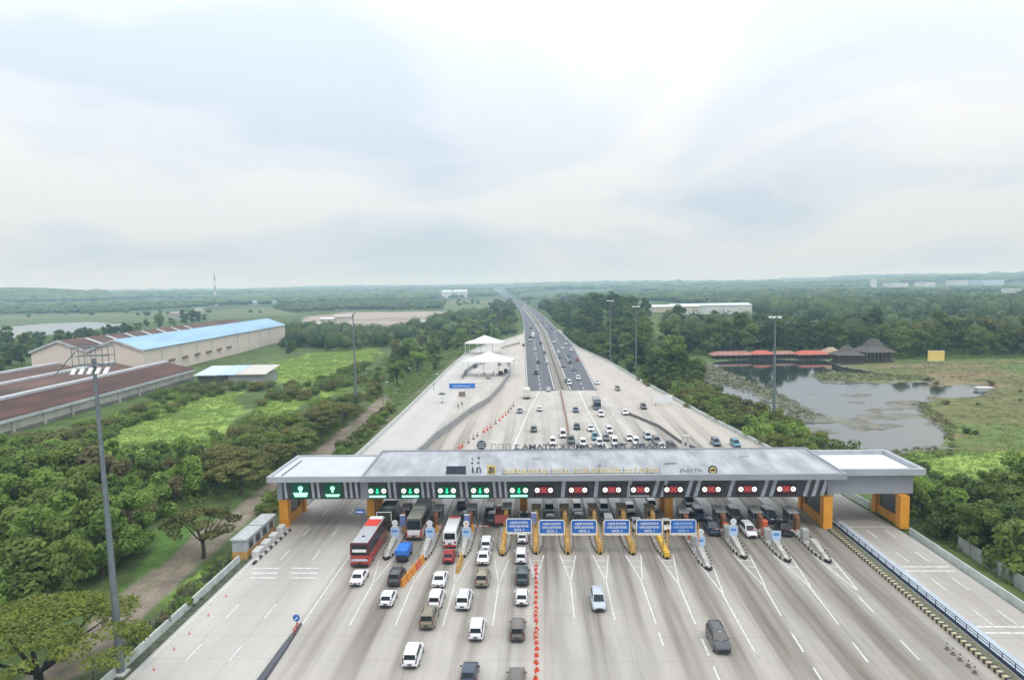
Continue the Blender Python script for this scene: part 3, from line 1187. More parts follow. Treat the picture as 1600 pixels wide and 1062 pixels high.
for xx in (-9.2, -7.9, -6.6):
    mb.box(xx, xx+0.9, 121.9, 121.98, 11.15, 11.25)
    mb.box(xx, xx+0.1, 121.9, 121.98, 10.26, 11.15)
    mb.box(xx+0.8, xx+0.9, 121.9, 121.98, 10.26, 11.15)
part(mb, 'sign_frame', M_STEEL, can)
mb = MB()
mb.tube((-11, 121.95, 11.1), (-11, 121.8, 11.1), 0.85, n=24)
e1 = part(mb, 'emblem', M_LD, can)
mb = MB()
for k in range(3):
    mb.box(-11.6, -10.4, 121.74, 121.79, 10.72+k*0.35, 10.82+k*0.35)
mb.build('emblem_bar', M_SILV, e1)
mb = MB()
mb.tube((27.2, 108.4, 10.0), (27.2, 108.25, 10.0), 0.72, n=24)
e2 = part(mb, 'emblem', M_LD, can)
mb = MB()
mb.tube((27.2, 108.24, 10.0), (27.2, 108.2, 10.0), 0.50, n=24)
mb.build('emblem_face', M_LY, e2)
mb = MB()
mb.box(26.85, 27.5, 108.15, 108.19, 9.86, 10.12)
mb.tube((27.3, 108.19, 10.1), (27.3, 108.15, 10.1), 0.17, n=10)
mb.build('emblem_mark', M_LD, e2)
mb = MB()
mb.box(-8.95, -7.55, 108.3, 108.42, 9.55, 10.95)
e3 = part(mb, 'emblem', M_LY, can)
mb = MB()
mb.tube((-8.35, 108.28, 10.45), (-8.35, 108.24, 10.45), 0.28, n=10)
mb.box(-8.75, -8.1, 108.24, 108.28, 9.75, 10.1)
mb.box(-8.0, -7.8, 108.24, 108.28, 9.75, 10.7)
mb.build('emblem_mark', M_LD, e3)
mb = MB()
mb.box(-15.6, -12.4, 108.3, 108.5, 9.55, 10.85)
part(mb, 'screen', mat('dead_screen', (0.05, 0.055, 0.075), 0.4), can)
mb = MB()
mb.box(-15.6, -12.3, 108.6, 108.65, 9.45, 9.6)
mb.box(-15.7, -15.6, 108.3, 108.4, 9.4, 10.0)
part(mb, 'screen_frame', M_STEEL, can)
mb = MB()
for a, bq, c, d in ((-11.5, -11.2, 9.55, 10.5), (-10.75, -10.5, 9.55, 10.5), (-10.5, -10.15, 10.3, 10.5), (-10.15, -9.95, 9.55, 10.3), (-11.6, -11.2, 11.1, 11.3), (-10.6, -10.25, 11.1, 11.35), (-11.5, -11.15, 11.8, 11.95), (-10.5, -10.15, 11.85, 12.2)):
    mb.box(a, bq, 108.9, 109.0, c, d)
part(mb, 'sign_mark', M_LD, can)
mb = MB()
for xx in (-11.4, -10.3):
    mb.box(xx, xx+0.06, 109.0, 109.06, 9.4, 12.2)
part(mb, 'sign_frame', M_STEEL, can)
mb = MB()
for xx, yy, w in ((5, 118.5, 3.5), (20.4, 113, 2.0), (-1.6, 116.5, 1.2), (34, 117, 1.5), (9.2, 112, 0.5)):
    mb.tube((xx, yy, 9.87), (xx+w, yy+0.2, 9.87), 0.10, n=6)
part(mb, 'roof_pipe', M_STEEL, can)

# ---- islands
STRIPE = [M_BLACK, mat('kerb_beige', (0.40, 0.35, 0.24), 0.7, var=0.2)]


def stripe_wall(mb, pts, t, z0, z1, step=0.6):
    """kerb of alternating blocks"""
    pts = [np.array(p[:2], float) for p in pts]
    k = 0
    for a, b in zip(pts, pts[1:]):
        L = np.linalg.norm(b-a)
        n = max(1, int(L/step))
        for i in range(n):
            mb.wall([a+(b-a)*i/n, a+(b-a)*(i+1)/n], t, z0, z1, mi=k % 2)
            k += 1


ISL_TXT = ['behind the red and grey bus', 'between the coach and the white minibus', 'beside the red car', 'at the left end of the blue overhead signs', 'at the head of the row of red cones',
           'under the first and second blue signs right of the cones', 'under the second and third blue signs right of the cones', 'under the third and fourth blue signs right of the cones',
           'left of the last blue sign', 'at the right end of the blue overhead signs', 'second right of the blue signs', 'third right of the blue signs', 'nearest the orange portal column on the right']
for i, x in enumerate(ISL):
    y0 = [96.5, 96.0, 97, 98, 98.6, 98.6, 98.6, 98.3, 96.8, 92.8, 96.8, 95.5, 95.3][i]
    isl = empty('toll_island', (x, y0, 0), 0, 'concrete toll island '+ISL_TXT[i], 'traffic island', 'toll islands between the lanes')
    mb = MB()
    sh = [(0, 0), (0.45, 0.8), (0.85, 3.0), (0.95, 6), (0.95, 40), (-0.95, 40), (-0.95, 6), (-0.85, 3.0), (-0.45, 0.8)]
    mb.grid([[(a, c, 0.0) for a, c in sh], [(a, c, 0.28) for a, c in sh]])
    mb.build('slab', M_GREY, isl)
    mb = MB()
    for sg in (-1, 1):
        stripe_wall(mb, [(0, 0), (0.5*sg, 0.75), (0.92*sg, 3.0), (1.0*sg, 6), (1.0*sg, 16)], 0.16, 0.0, 0.42, 0.55)
    mb.build('kerb', STRIPE, isl)
    if 3 <= i <= 8:
        for k in range(4):
            mb = MB()
            mb.rbox((0, 1.0+k*2.1, 0.28), 0.75, 1.85, 0.85, ch=0.12)
            mb.build('crash_cushion', M_OCHR if i != 8 else M_YELL, isl)
    else:
        mb = MB()
        mb.grid([[(-0.22, 0.9, 0.28), (0.22, 0.9, 0.28), (0.22, 0.9, 0.4), (-0.22, 0.9, 0.4)], [(-0.4, 5.2, 0.28), (0.4, 5.2, 0.28), (0.4, 5.2, 1.25), (-0.4, 5.2, 1.25)], [(-0.42, 6.4, 0.28), (0.42, 6.4, 0.28), (0.42, 6.4, 1.25), (-0.42, 6.4, 1.25)]])
        mb.build('nose_wedge', mat('wedge_concrete', (0.42, 0.405, 0.37), 0.85, var=0.25, scale=1.2), isl)
    if i >= 9:
        mb = MB()
        mb.rbox((-0.25, 8.6, 0.28), 0.95, 1.1, 1.7, ch=0.08)
        mb.build('concrete_guard', M_GREY, isl)

# totem signs
M_TB = mat('sign_blue_pale', (0.10, 0.25, 0.55), 0.5, var=0.1)
tot = {0: 'above the left island behind the red bus', 1: 'beside the rear of the coach', 2: 'beside the white minibus', 9: 'at the right end of the blue overhead signs', 10: 'second right of the blue signs', 11: 'third right of the blue signs'}
for i, s in tot.items():
    x = ISL[i]
    y = [103.0, 102.8, 102.6, 0, 0, 0, 0, 0, 0, 98.8, 103.2, 101.2][i]
    r = empty('information_board', (x+0.1, y, 0.28), 0, 'pale blue lane board '+('without disc ' if i == 11 else 'with white disc ')+s, 'sign', 'lane boards on the toll islands')
    mb = MB()
    mb.tube((0, 0, 0), (0, 0, 3.3 if i != 11 else 1.4), 0.07, n=6)
    mb.build('post', M_STEEL, r)
    mb = MB()
    mb.grid([[(-0.35, -0.08, 0.5), (0.35, -0.08, 0.5), (0.35, 0.04, 0.5), (-0.35, 0.04, 0.5)], [(-0.66, -0.08, 1.15), (0.66, -0.08, 1.15), (0.66, 0.04, 1.15), (-0.66, 0.04, 1.15)], [(-0.68, -0.08, 2.35), (0.68, -0.08, 2.35), (0.68, 0.04, 2.35), (-0.68, 0.04, 2.35)]])
    mb.build('board', M_PBLUE, r)
    mb = MB()
    mb.box(-0.42, 0.42, -0.10, -0.085, 1.62, 2.0)
    mb.build('board_mark', M_TB, r)
    if i != 11:
        mb = MB()
        disc(mb, (0, -0.02, 3.1), 0.46, 0.06, 20)
        dd = mb.build('disc', M_WHT, r)
        mb = MB()
        disc(mb, (0, -0.085, 3.1), 0.2, 0.02, 12)
        mb.build('disc_mark', M_OCHR if i == 2 else M_SILV, dd)
        mb = MB()
        mb.box(-0.45, 0.45, -0.07, 0.0, 2.42, 2.6)
        mb.build('plate', M_WHT, r)

# booths
M_BOOTH = mat('booth_grey', (0.23, 0.23, 0.21), 0.6, var=0.2)
M_BOOTHR = mat('booth_roof_tan', (0.26, 0.19, 0.10), 0.7, var=0.2)
M_BRICK = mat('booth_brown', (0.22, 0.10, 0.05), 0.7, var=0.3)
for i, x in enumerate(ISL):
    y = [112.6, 112.0, 112.4, 112.8, 112, 112, 112.2, 112.4, 112, 110.6, 110.8, 110.6, 110.2][i]
    och = 4 <= i <= 8
    r = empty('toll_booth', (x, y+0.6, 0.28), 0, ('ochre' if och else 'dark grey')+' toll booth '+ISL_TXT[i], 'toll booth', 'toll booths under the canopy')
    mb = MB()
    mb.rbox((0, 0, 0), 1.35, 3.0, 1.15)
    mb.build('base', M_OCHR if och else M_BOOTH, r)
    mb = MB()
    mb.rbox((0, 0, 1.15), 1.28, 2.9, 1.05)
    mb.build('window', M_SMOKE, r)
    mb = MB()
    for a in (-0.62, 0.62):
        for c in (-1.42, 0, 1.42):
            mb.box(a-0.06, a+0.06, c-0.06, c+0.06, 1.15, 2.2)
    mb.build('mullion', M_STEEL, r)
    mb = MB()
    mb.rbox((0, 0, 2.2), 1.6, 3.3, 0.22, ch=0.05)
    mb.build('roof', M_BOOTHR if och else M_GREY, r)
    # guard posts ahead of the booth
    mb = MB()
    for dy in (-3.1, -2.3):
        mb.tube((0, dy, 0), (0, dy, 2.2), 0.38, 0.38, 10)
        mb.tube((0, dy, 2.2), (0, dy, 2.45), 0.38, 0.2, 10)
    mb.build('guard_post', M_OCHR if och or i == 3 else M_BRICK, r)
    # barrier arm
    if i in (0, 1, 2, 3, 9, 10, 11, 12):
        g = empty('barrier_gate', (x+0.55, y-4.6, 0.28), 0, 'lowered barrier arm '+ISL_TXT[i], 'barrier gate', 'barrier arms at the toll lanes')
        mb = MB()
        mb.rbox((0, 0, 0), 0.38, 0.42, 1.1, ch=0.05)
        mb.build('cabinet', M_ORNG, g)
        mb = MB()
        d = 1 if i < 6 else -1
        for k in range(6):
            mb.box(min(0.2*d+0.45*k*d, 0.2*d+0.45*(k+1)*d), max(0.2*d+0.45*k*d, 0.2*d+0.45*(k+1)*d), -0.32, -0.24, 0.86, 0.96, mi=k % 2)
        mb.build('arm', [M_WHT, mat('arm_red', (0.5, 0.04, 0.03))], g)
for i, s in ((9, 'left of the first lane right of the blue signs'), (10, 'between the two right hand car queues'), (11, 'left of the lane beside the orange portal')):
    r = empty('payment_machine', (ISL[i]-0.2, {9: 104.0, 10: 106.4, 11: 105.6}[i], 0.28), 0, 'tall orange red payment machine '+s, 'payment machine', 'payment machines on the right hand islands')
    mb = MB()
    mb.rbox((0, 0, 0), 0.75, 0.8, 2.5 if i != 10 else 1.7, ch=0.08)
    mb.build('housing', mat('machine_red', (0.55, 0.11, 0.035), 0.5), r)
    mb = MB()
    mb.box(0.376, 0.39, -0.2, 0.2, 1.0, 1.4)
    mb.build('screen', M_SMOKE, r)
for x, y, z, s in ((-22.6, 106.5, 1.3, 'left of the coach'), (-12.2, 106.6, 1.3, 'right of the white minibus'), (-1.5, 107.5, 1.3, 'behind the leftmost blue overhead sign')):
    r = empty('blue_lane_sign', (x, y, 0.28), 0, 'upright slate blue panel on a post '+s, 'sign')
    mb = MB()
    mb.box(-0.45, 0.45, -0.08, 0.08, z, z+1.75)
    mb.build('panel', mat('slate_blue', (0.17, 0.21, 0.42), 0.5), r)
    mb = MB()
    mb.tube((0, 0, 0), (0, 0, z), 0.07, n=6)
    mb.build('post', M_STEEL, r)
    mb = MB()
    mb.box(-0.45, 0.45, -0.1, 0.1, z+1.75, z+1.9)
    mb.build('lamp', M_WHT, r)

# blue overhead signs on their gauge frames
for k in range(6):
    xa, xb = ISL[3+k], ISL[4+k]
    xm = (xa+xb)/2
    y = 97.6 if k else 98.2
    nm = ['leftmost of the six, left of the cone row', 'first right of the cone row', 'second right of the cone row', 'third right of the cone row', 'fourth right of the cone row', 'rightmost of the six'][k]
    r = empty('overhead_sign', (xm, y+0.7, 0), 0, 'blue three line lane sign, '+nm, 'sign', 'blue overhead lane signs')
    w = 1.72
    zb, zt = 3.45, 5.25
    mb = MB()
    mb.box(-w, w, -0.06, 0.06, zb, zt)
    bd = mb.build('board', M_BLUE, r)
    for j, tx in enumerate(('LAJUR KHUSUS', 'UANG ELEKTRONIK', 'GOL I')):
        lettering('lettering', tx, 0.46, 0.01, M_PBLUE if k == 5 else M_WHT, bd, (0, -0.075, zt-0.55-j*0.55), (PI/2, 0, 0), [2.6, 2.9, 1.5][j], bold=0.012)
    mb = MB()
    mb.path([(-w-0.15, 0, zb-0.3), (-w-0.15, 0, zt-0.1), (-w+0.05, 0, zt+0.13), (w-0.05, 0, zt+0.13), (w+0.15, 0, zt-0.1), (w+0.15, 0, zb-0.3)], [0.07]*6, 6)
    mb.build('frame', M_WHT, r)
    mb = MB()
    mb.box(-w, w, -0.08, 0.08, zb-0.36, zb-0.03)
    mb.build('gauge_bar', mat('gauge_white', (0.70, 0.66, 0.60), 0.5), r)
    mb = MB()
    for s, xx in ((-1, xa-xm), (1, xb-xm)):
        mb.tube((xx-0.3*s, 0.1, 0.28), (xx-0.3*s, 0.1, zb-0.2), 0.09, n=6)
        mb.tube((xx-0.3*s, 0.1, zb-0.2), (w*s+0.1*s, 0.05, zb-0.2), 0.06, n=6)
        mb.tube((xx-0.3*s, 0.1, zb-0.2), (xx-0.3*s, 0.1, zt-0.4), 0.06, n=6)
    mb.build('support', M_OCHR if k not in (0, 5) else M_ORNG, r)

# orange water barriers ahead of the islands
M_WB = mat('barrier_orange', (0.60, 0.24, 0.03), 0.55, var=0.2)
for k in range(5):
    r = empty('traffic_barrier', (-18.9+0.3*k, 88.6+1.75*k, 0), -0.1, 'orange plastic barrier block in the row running up to the island beside the coach', 'barrier', 'orange barrier blocks beside the coach')
    mb = MB()
    mb.grid([[(-0.32, -0.8, 0), (0.32, -0.8, 0), (0.32, 0.8, 0), (-0.32, 0.8, 0)], [(-0.2, -0.8, 0.45), (0.2, -0.8, 0.45), (0.2, 0.8, 0.45), (-0.2, 0.8, 0.45)], [(-0.14, -0.78, 1.0), (0.14, -0.78, 1.0), (0.14, 0.78, 1.0), (-0.14, 0.78, 1.0)]])
    mb.build('block', M_WB if k != 3 else mat('barrier_red', (0.55, 0.12, 0.06)), r)
for k in range(3):
    r = empty('traffic_barrier', (-12.05, 92.9+1.75*k, 0), 0, 'ochre plastic barrier block in the row ahead of the island beside the red car', 'barrier', 'ochre barrier blocks beside the red car')
    mb = MB()
    mb.grid([[(-0.34, -0.8, 0), (0.34, -0.8, 0), (0.34, 0.8, 0), (-0.34, 0.8, 0)], [(-0.2, -0.8, 0.45), (0.2, -0.8, 0.45), (0.2, 0.8, 0.45), (-0.2, 0.8, 0.45)], [(-0.15, -0.78, 1.0), (0.15, -0.78, 1.0), (0.15, 0.78, 1.0), (-0.15, 0.78, 1.0)]])
    mb.build('block', M_OCHR, r)

# cones
M_CONE = mat('cone_red', (0.62, 0.075, 0.03), 0.6, var=0.15)
M_CONEG = mat('cone_dull', (0.16, 0.13, 0.10), 0.7)


def cone_proto(body):
    r = empty('traffic_cone', (0, 0, 0))
    mb = MB()
    mb.rbox((0, 0, 0), 0.46, 0.46, 0.06)
    mb.build('base', body, r)
    mb = MB()
    mb.lathe((0, 0, 0.06), [(0.19, 0), (0.05, 0.78), (0.03, 0.8)], 10)
    c = mb.build('body', body, r)
    mb = MB()
    mb.lathe((0, 0, 0.06), [(0.128, 0.40), (0.108, 0.50)], 10)
    mb.build('band', M_WHT, c)
    return r


first = {}


def place_cone(x, y, label, group, body=M_CONE, s=1.0, z=0.0):
    k = body.name
    if k not in first:
        first[k] = r = cone_proto(body)
        r.location = (x, y, z)
        r.scale = (s,)*3
        tag(r, label, 'cone', group)
        return r
    r = dup(first[k], (x, y, z), NR.uniform(0, 6), s, label, group)
    r['category'] = 'cone'
    return r


for y in (885, 891, 897, 904, 911, 918, 926, 934, 942, 950, 957, 963, 970, 983, 990, 997, 1005, 1014, 1024, 1035, 1047, 1060):
    p = P(838+random.uniform(-1, 1), y)
    place_cone(p[0], p[1], 'red traffic cone with white band in the row down the middle of the plaza', 'red cones down the middle of the plaza', s=1.05)
for k, (a, c) in enumerate([(390, 1015), (415, 1000), (465, 970), (505, 940), (535, 918), (585, 885), (613, 870), (640, 850), (680, 820), (710, 795), (735, 770), (760, 750), (780, 730), (800, 705), (820, 682)]):
    p = P(640+a/5.055, 500+c/5.055)
    dk = k in (2, 3, 4, 8, 12, 13, 14)
    place_cone(p[0], p[1], ('dark' if dk else 'red')+' cone in the curved row beyond the canopy, right of the grey retaining wall', ('dark' if dk else 'red')+' cones beyond the canopy', M_CONEG if dk else M_CONE, 1.5)
for a, c in ((1035, 680), (955, 768), (868, 850), (797, 922), (705, 1015)):
    p = P(a/2.9325, 700+c/2.9325)
    place_cone(p[0], p[1], 'small dusty red cone along the left edge of the bypass lane', 'small red cones along the left kerb', s=0.45)
for a, c in ((1480, 1014), (1489, 1022), (1500, 1031), (1513, 1041), (1523, 1051)):
    p = P(a, c)
    place_cone(p[0], p[1], 'dull grey cone in the short row beside the striped kerb at lower right', 'dull cones beside the striped kerb', M_CONEG, 0.95)

# ---- barriers, kerbs, fences
def single(mb, name, m, label, cat, smooth=None, group=None):
    return tag(mb.build(name, m, None, smooth), label, cat, group)


mb = MB()
stripe_wall(mb, [(45.75, 20), (45.75, 108.4)], 0.5, 0.0, 0.42, 0.42)
single(mb, 'striped_kerb', [M_BLACK, mat('kerb_yellow', (0.46, 0.40, 0.25), 0.7, var=0.2)], 'long black and yellow striped kerb leading up to the right orange column', 'kerb')
r = empty('railing', (47.55, 66, 0), 0, 'dark blue railing along the pale blue shoulder of the right ramp', 'railing')
M_NAVY = mat('navy_paint', (0.025, 0.04, 0.085), 0.5)
mb = MB()
for z in (0.35, 0.7, 1.0):
    mb.tube((0, -50, z), (0, 46, z), 0.05, n=6)
mb.build('rail', M_NAVY, r)
mb = MB()
mb.box(-0.1, 0.1, -50, 46, 0, 0.3)
mb.build('plinth', M_NAVY, r)
for k in range(49):
    mb = MB()
    mb.tube((0, -49.8+k*2, 0.3), (0, -49.8+k*2, 1.05), 0.05, n=6)
    mb.build('post', M_NAVY, r)


def guard(name, pts, label, m=M_PALE, h=0.85, t=0.3, cat='barrier', z0=-0.4):
    mb = MB()
    mb.wall(pts, t*1.5, z0, h*0.35, ttop=t)
    mb.wall(pts, t, h*0.35+0.002, h, ttop=t*0.7)
    return single(mb, name, m, label, cat)


M_GRAIL = mat('barrier_pale_green', (0.47, 0.51, 0.48), 0.6, var=0.15, scale=0.7)
guard('parapet', [(-45.1, 14), (-45.1, 96.5)], 'pale concrete parapet along the left edge of the bypass, beside the tall light mast', M_GRAIL, 0.8)
guard('parapet', [(-43.9, 122), (-43.9, 150)]+[(p[0]-0.3, p[1]) for p in XL[2:]], 'pale parapet curving along the left edge of the road past the white tents', M_PALE, 0.95, 0.35)
guard('parapet', [(57.6, 14), (57.6, 107)], 'pale green guard wall along the right edge of the ramp', M_GRAIL, 0.95)
guard('parapet', [(57.5, 120)]+[(p[0]+0.4, p[1]) for p in XR[2:]], 'pale green guard wall curving along the right edge beyond the canopy', M_GRAIL, 0.9, 0.4)
RW = [P(a, c)[:2] for a, c in [(650, 716), (664, 704), (676, 691), (690, 680), (712, 664), (735, 646), (752, 636), (765, 627), (777, 614), (786, 602), (794, 590), (798, 580), (798, 573), (792, 566)]]
mb = MB()
mb.wall(RW, 0.5, 0.0, 2.0)
single(mb, 'retaining_wall', mat('wall_grey', (0.30, 0.30, 0.30), 0.85, var=0.15, scale=0.4), 'grey curved retaining wall sweeping from the canopy to the white tents', 'wall')
mb = MB()
mb.wall([P(a, c)[:2] for a, c in [(722, 592), (728, 583), (740, 574), (755, 568), (768, 565)]], 0.5, 0.0, 1.8)
single(mb, 'retaining_wall', mat('wall_grey2', (0.27, 0.27, 0.27), 0.85, var=0.15, scale=0.4), 'short grey curved wall under the front white tent', 'wall')
mb = MB()
mb.wall([P(a, c)[:2] for a, c in [(783, 545), (797, 541), (812, 537)]], 0.6, 0.0, 1.3)
single(mb, 'retaining_wall', mat('wall_beige', (0.42, 0.36, 0.29), 0.85), 'low beige wall behind the rear white tent', 'wall')
guard('lane_divider', [P(a, c)[:2] for a, c in [(1105, 712), (1063, 692), (1030, 668), (1002, 656), (978, 646)]], 'dark low concrete divider between the plaza and the right ramp beyond the canopy', mat('divider_dark', (0.12, 0.12, 0.12)), 0.8, 0.3)
mb = MB()
mb.wall([P(a, c)[:2] for a, c in [(876, 612), (880, 632), (885, 655), (888, 675), (888, 692)]], 0.35, 0.0, 0.55)
single(mb, 'lane_divider', mat('divider_brown', (0.24, 0.12, 0.075)), 'thin brown divider running down the plaza from the end of the asphalt', 'divider')
Y = np.concatenate([np.arange(258, 640, 12), np.geomspace(640, 1200, 16)])
mb = MB()
mb.wall([(ival(MED, y)+0.9, y) for y in Y], 0.5, [hz(0, y) for y in Y], [hz(0, y)+0.85 for y in Y], ttop=0.25)
single(mb, 'lane_divider', mat('divider_green', (0.16, 0.17, 0.12)), 'dull green median barrier along the centre of the dark highway', 'barrier')
# black nose of the median at lower left with its blue sign
r = empty('median_nose', (-29.1, 72, 0), 0, 'narrow black raised median nose at the left between bypass and plaza', 'traffic island')
mb = MB()
mb.grid([[(-0.15, 5.6, 0.01), (0.15, 5.6, 0.01), (0.1, 5.6, 0.2), (-0.1, 5.6, 0.2)], [(-0.4, 0, 0.01), (0.4, 0, 0.01), (0.3, 0, 0.3), (-0.3, 0, 0.3)], [(-0.55, -12, 0.01), (0.55, -12, 0.01), (0.45, -12, 0.3), (-0.45, -12, 0.3)]])
mb.build('kerb', M_DARK, r)
for k in range(3):
    mb = MB()
    mb.tube((0, 3.2+0.7*k, 0.2), (0, 3.2+0.7*k, 0.75), 0.08, n=8)
    mb.build('marker_post', M_CONE, r)
r = empty('keep_left_sign', (-29.1, 76.2, 0.18), 0, 'small blue arrow sign on the black median nose at left', 'sign')
mb = MB()
mb.tube((0, 0, 0), (0, 0, 1.5), 0.05, n=6)
mb.build('post', M_STEEL, r)
mb = MB()
disc(mb, (0, -0.02, 1.35), 0.42, 0.05, 20)
dd = mb.build('disc', M_BLUE, r)
mb = MB()
mb.grid([[(-0.22, -0.09, 1.14), (-0.14, -0.09, 1.06), (-0.14, -0.075, 1.06), (-0.22, -0.075, 1.14)], [(0.14, -0.09, 1.5), (0.22, -0.09, 1.42), (0.22, -0.075, 1.42), (0.14, -0.075, 1.5)]])
mb.build('arrow', M_WHT, dd)
p = P(567, 818)
r = empty('direction_sign', (-30.2, 109.6, 0), 0, 'small blue and white direction sign beside the inner left orange column', 'sign')
mb = MB()
mb.tube((0, 0, 0), (0, 0, 3.4), 0.06, n=6)
mb.build('post', M_STEEL, r)
mb = MB()
mb.box(-0.9, 0.6, -0.1, -0.04, 2.6, 3.4)
bd = mb.build('board', M_BLUE, r)
mb = MB()
mb.grid([[(-0.75, -0.12, 2.85), (0.4, -0.12, 2.78), (0.4, -0.105, 2.78), (-0.75, -0.105, 2.85)], [(-0.75, -0.12, 3.05), (0.4, -0.12, 3.0), (0.4, -0.105, 3.0), (-0.75, -0.105, 3.05)]])
mb.build('stripe', M_WHT, bd)
# cabin at the left edge
r = empty('guard_cabin', (-45.4, 103, 0), 0, 'grey flat roofed cabin with orange lower walls beside the left bypass', 'cabin')
mb = MB()
mb.box(-1.1, 1.1, -5.6, 5.6, -0.5, 1.0)
mb.build('lower_wall', mat('cabin_orange', (0.52, 0.30, 0.10)), r)
mb = MB()
mb.box(-1.08, 1.08, -5.58, 5.58, 1.0, 2.7)
wl = mb.build('wall', mat('cabin_grey', (0.36, 0.39, 0.40)), r)
for k in range(4):
    mb = MB()
    mb.box(1.083, 1.1, -4.7+k*2.6, -3.2+k*2.6, 1.1, 2.3)
    mb.build('window', M_SMOKE, wl)
mb = MB()
mb.box(-1.25, 1.25, -5.8, 0.2, 2.7, 2.95)
mb.box(-1.25, 1.25, 0.6, 5.8, 2.7, 2.95)
mb.build('roof', mat('cabin_roof', (0.42, 0.44, 0.44)), r)
for k, (a, c, s) in enumerate(((-43.1, 98.6, 1.1), (-43.0, 101.4, 1.2), (-42.9, 104.2, 1.3), (-42.8, 107.2, 1.5))):
    mb = MB()
    mb.rbox((0, 0, 0), 1.1, 2.2-0.2*k, s, 0.05, ch=0.1)
    o = mb.build('concrete_block', M_PALE)
    o.location = (a, c, 0)
    tag(o, ['lowest', 'second lowest', 'third', 'tallest'][k]+' pale concrete block in the row between cabin and left orange portal', 'block', 'concrete blocks beside the cabin')
mb = MB()
stripe_wall(mb, [(-42.3, 95), (-42.0, 109)], 0.3, 0, 0.35, 0.9)
single(mb, 'striped_kerb', [M_BLACK, M_PALE], 'short black and white kerb in front of the pale concrete blocks', 'kerb')
# wire fences and the panel wall
M_FENCE = mat('fence_dark', (0.10, 0.105, 0.09), 0.7)


def wire_fence(pts, h, label, step=2.5, panel=None):
    pts = [np.array(p, float) for p in pts]
    r = empty('boundary_fence', (pts[0][0], pts[0][1], 0), 0, label, 'fence')
    o = pts[0]
    seq = []
    for a, b in zip(pts, pts[1:]):
        L = np.linalg.norm(b-a)
        n = max(1, int(L/step))
        seq += [a+(b-a)*i/n for i in range(n)]
    seq.append(pts[-1])
    zs = [gh(*q) for q in seq]
    mw = MB()
    for (q, z), (q2, z2) in zip(zip(seq, zs), zip(seq[1:], zs[1:])):
        if panel is None:
            for k in range(7):
                zz = 0.15+k*(h-0.2)/6
                mw.tube((q[0]-o[0], q[1]-o[1], z+zz), (q2[0]-o[0], q2[1]-o[1], z2+zz), 0.018, n=4)
            for k in range(8):
                u = q+(q2-q)*(k+0.5)/8
                zu = z+(z2-z)*(k+0.5)/8
                mw.tube((u[0]-o[0], u[1]-o[1], zu+0.1), (u[0]-o[0], u[1]-o[1], zu+h-0.05), 0.012, n=4)
        else:
            mw.wall([q-o, q2-o], 0.1, [z-0.3, z2-0.3], [z+h, z2+h])
    mw.build('mesh_panel' if panel is None else 'panel', panel or M_FENCE, r)
    for q, z in zip(seq, zs):
        mp_ = MB()
        mp_.box(q[0]-o[0]-0.07, q[0]-o[0]+0.07, q[1]-o[1]-0.07, q[1]-o[1]+0.07, z-0.3, z+h+0.12)
        mp_.build('post', M_FENCE, r)


wire_fence([(-46.8, 40), (-46.8, 97)], 1.7, 'dark wire fence on posts behind the left parapet')
wire_fence([(62.2, 60), (62.6, 85), (63.2, 104)], 2.0, 'pale panel wall with dark posts in the greenery right of the ramp', 3.0, mat('panel_wall', (0.33, 0.34, 0.33), 0.8, var=0.2))
p = onland(1036, 634)
r = empty('roadside_sign', (p[0], p[1], p[2]), 0.0, 'white slanted board beside the right guard wall beyond the canopy', 'sign')
mb = MB()
mb.grid([[(-3.2, -0.5, 1.2), (3.2, 0.5, 1.2), (3.2, 0.55, 1.2), (-3.2, -0.45, 1.2)], [(-3.2, -0.5, 3.6), (3.2, 0.5, 3.6), (3.2, 0.55, 3.6), (-3.2, -0.45, 3.6)]])
mb.build('board', M_WHT, r)
mb = MB()
for s in (-2.5, 2.5):
    mb.tube((s, s*0.16+0.12, 0), (s, s*0.16+0.12, 3.2), 0.09, n=6)
mb.build('post', M_STEEL, r)
p = P(1071, 702)
r = empty('gate_post', (p[0], p[1], 0), 0, 'beige twin post at the end of the dark divider behind the canopy', 'post')
for s in (-0.55, 0.55):
    mb = MB()
    mb.box(s-0.28, s+0.28, -0.3, 0.3, 0, 3.0)
    mb.build('pillar', M_PALE, r)
mb = MB()
mb.box(-0.95, 0.95, -0.4, 0.4, 3.0, 3.5)
mb.build('lintel', M_PALE, r)

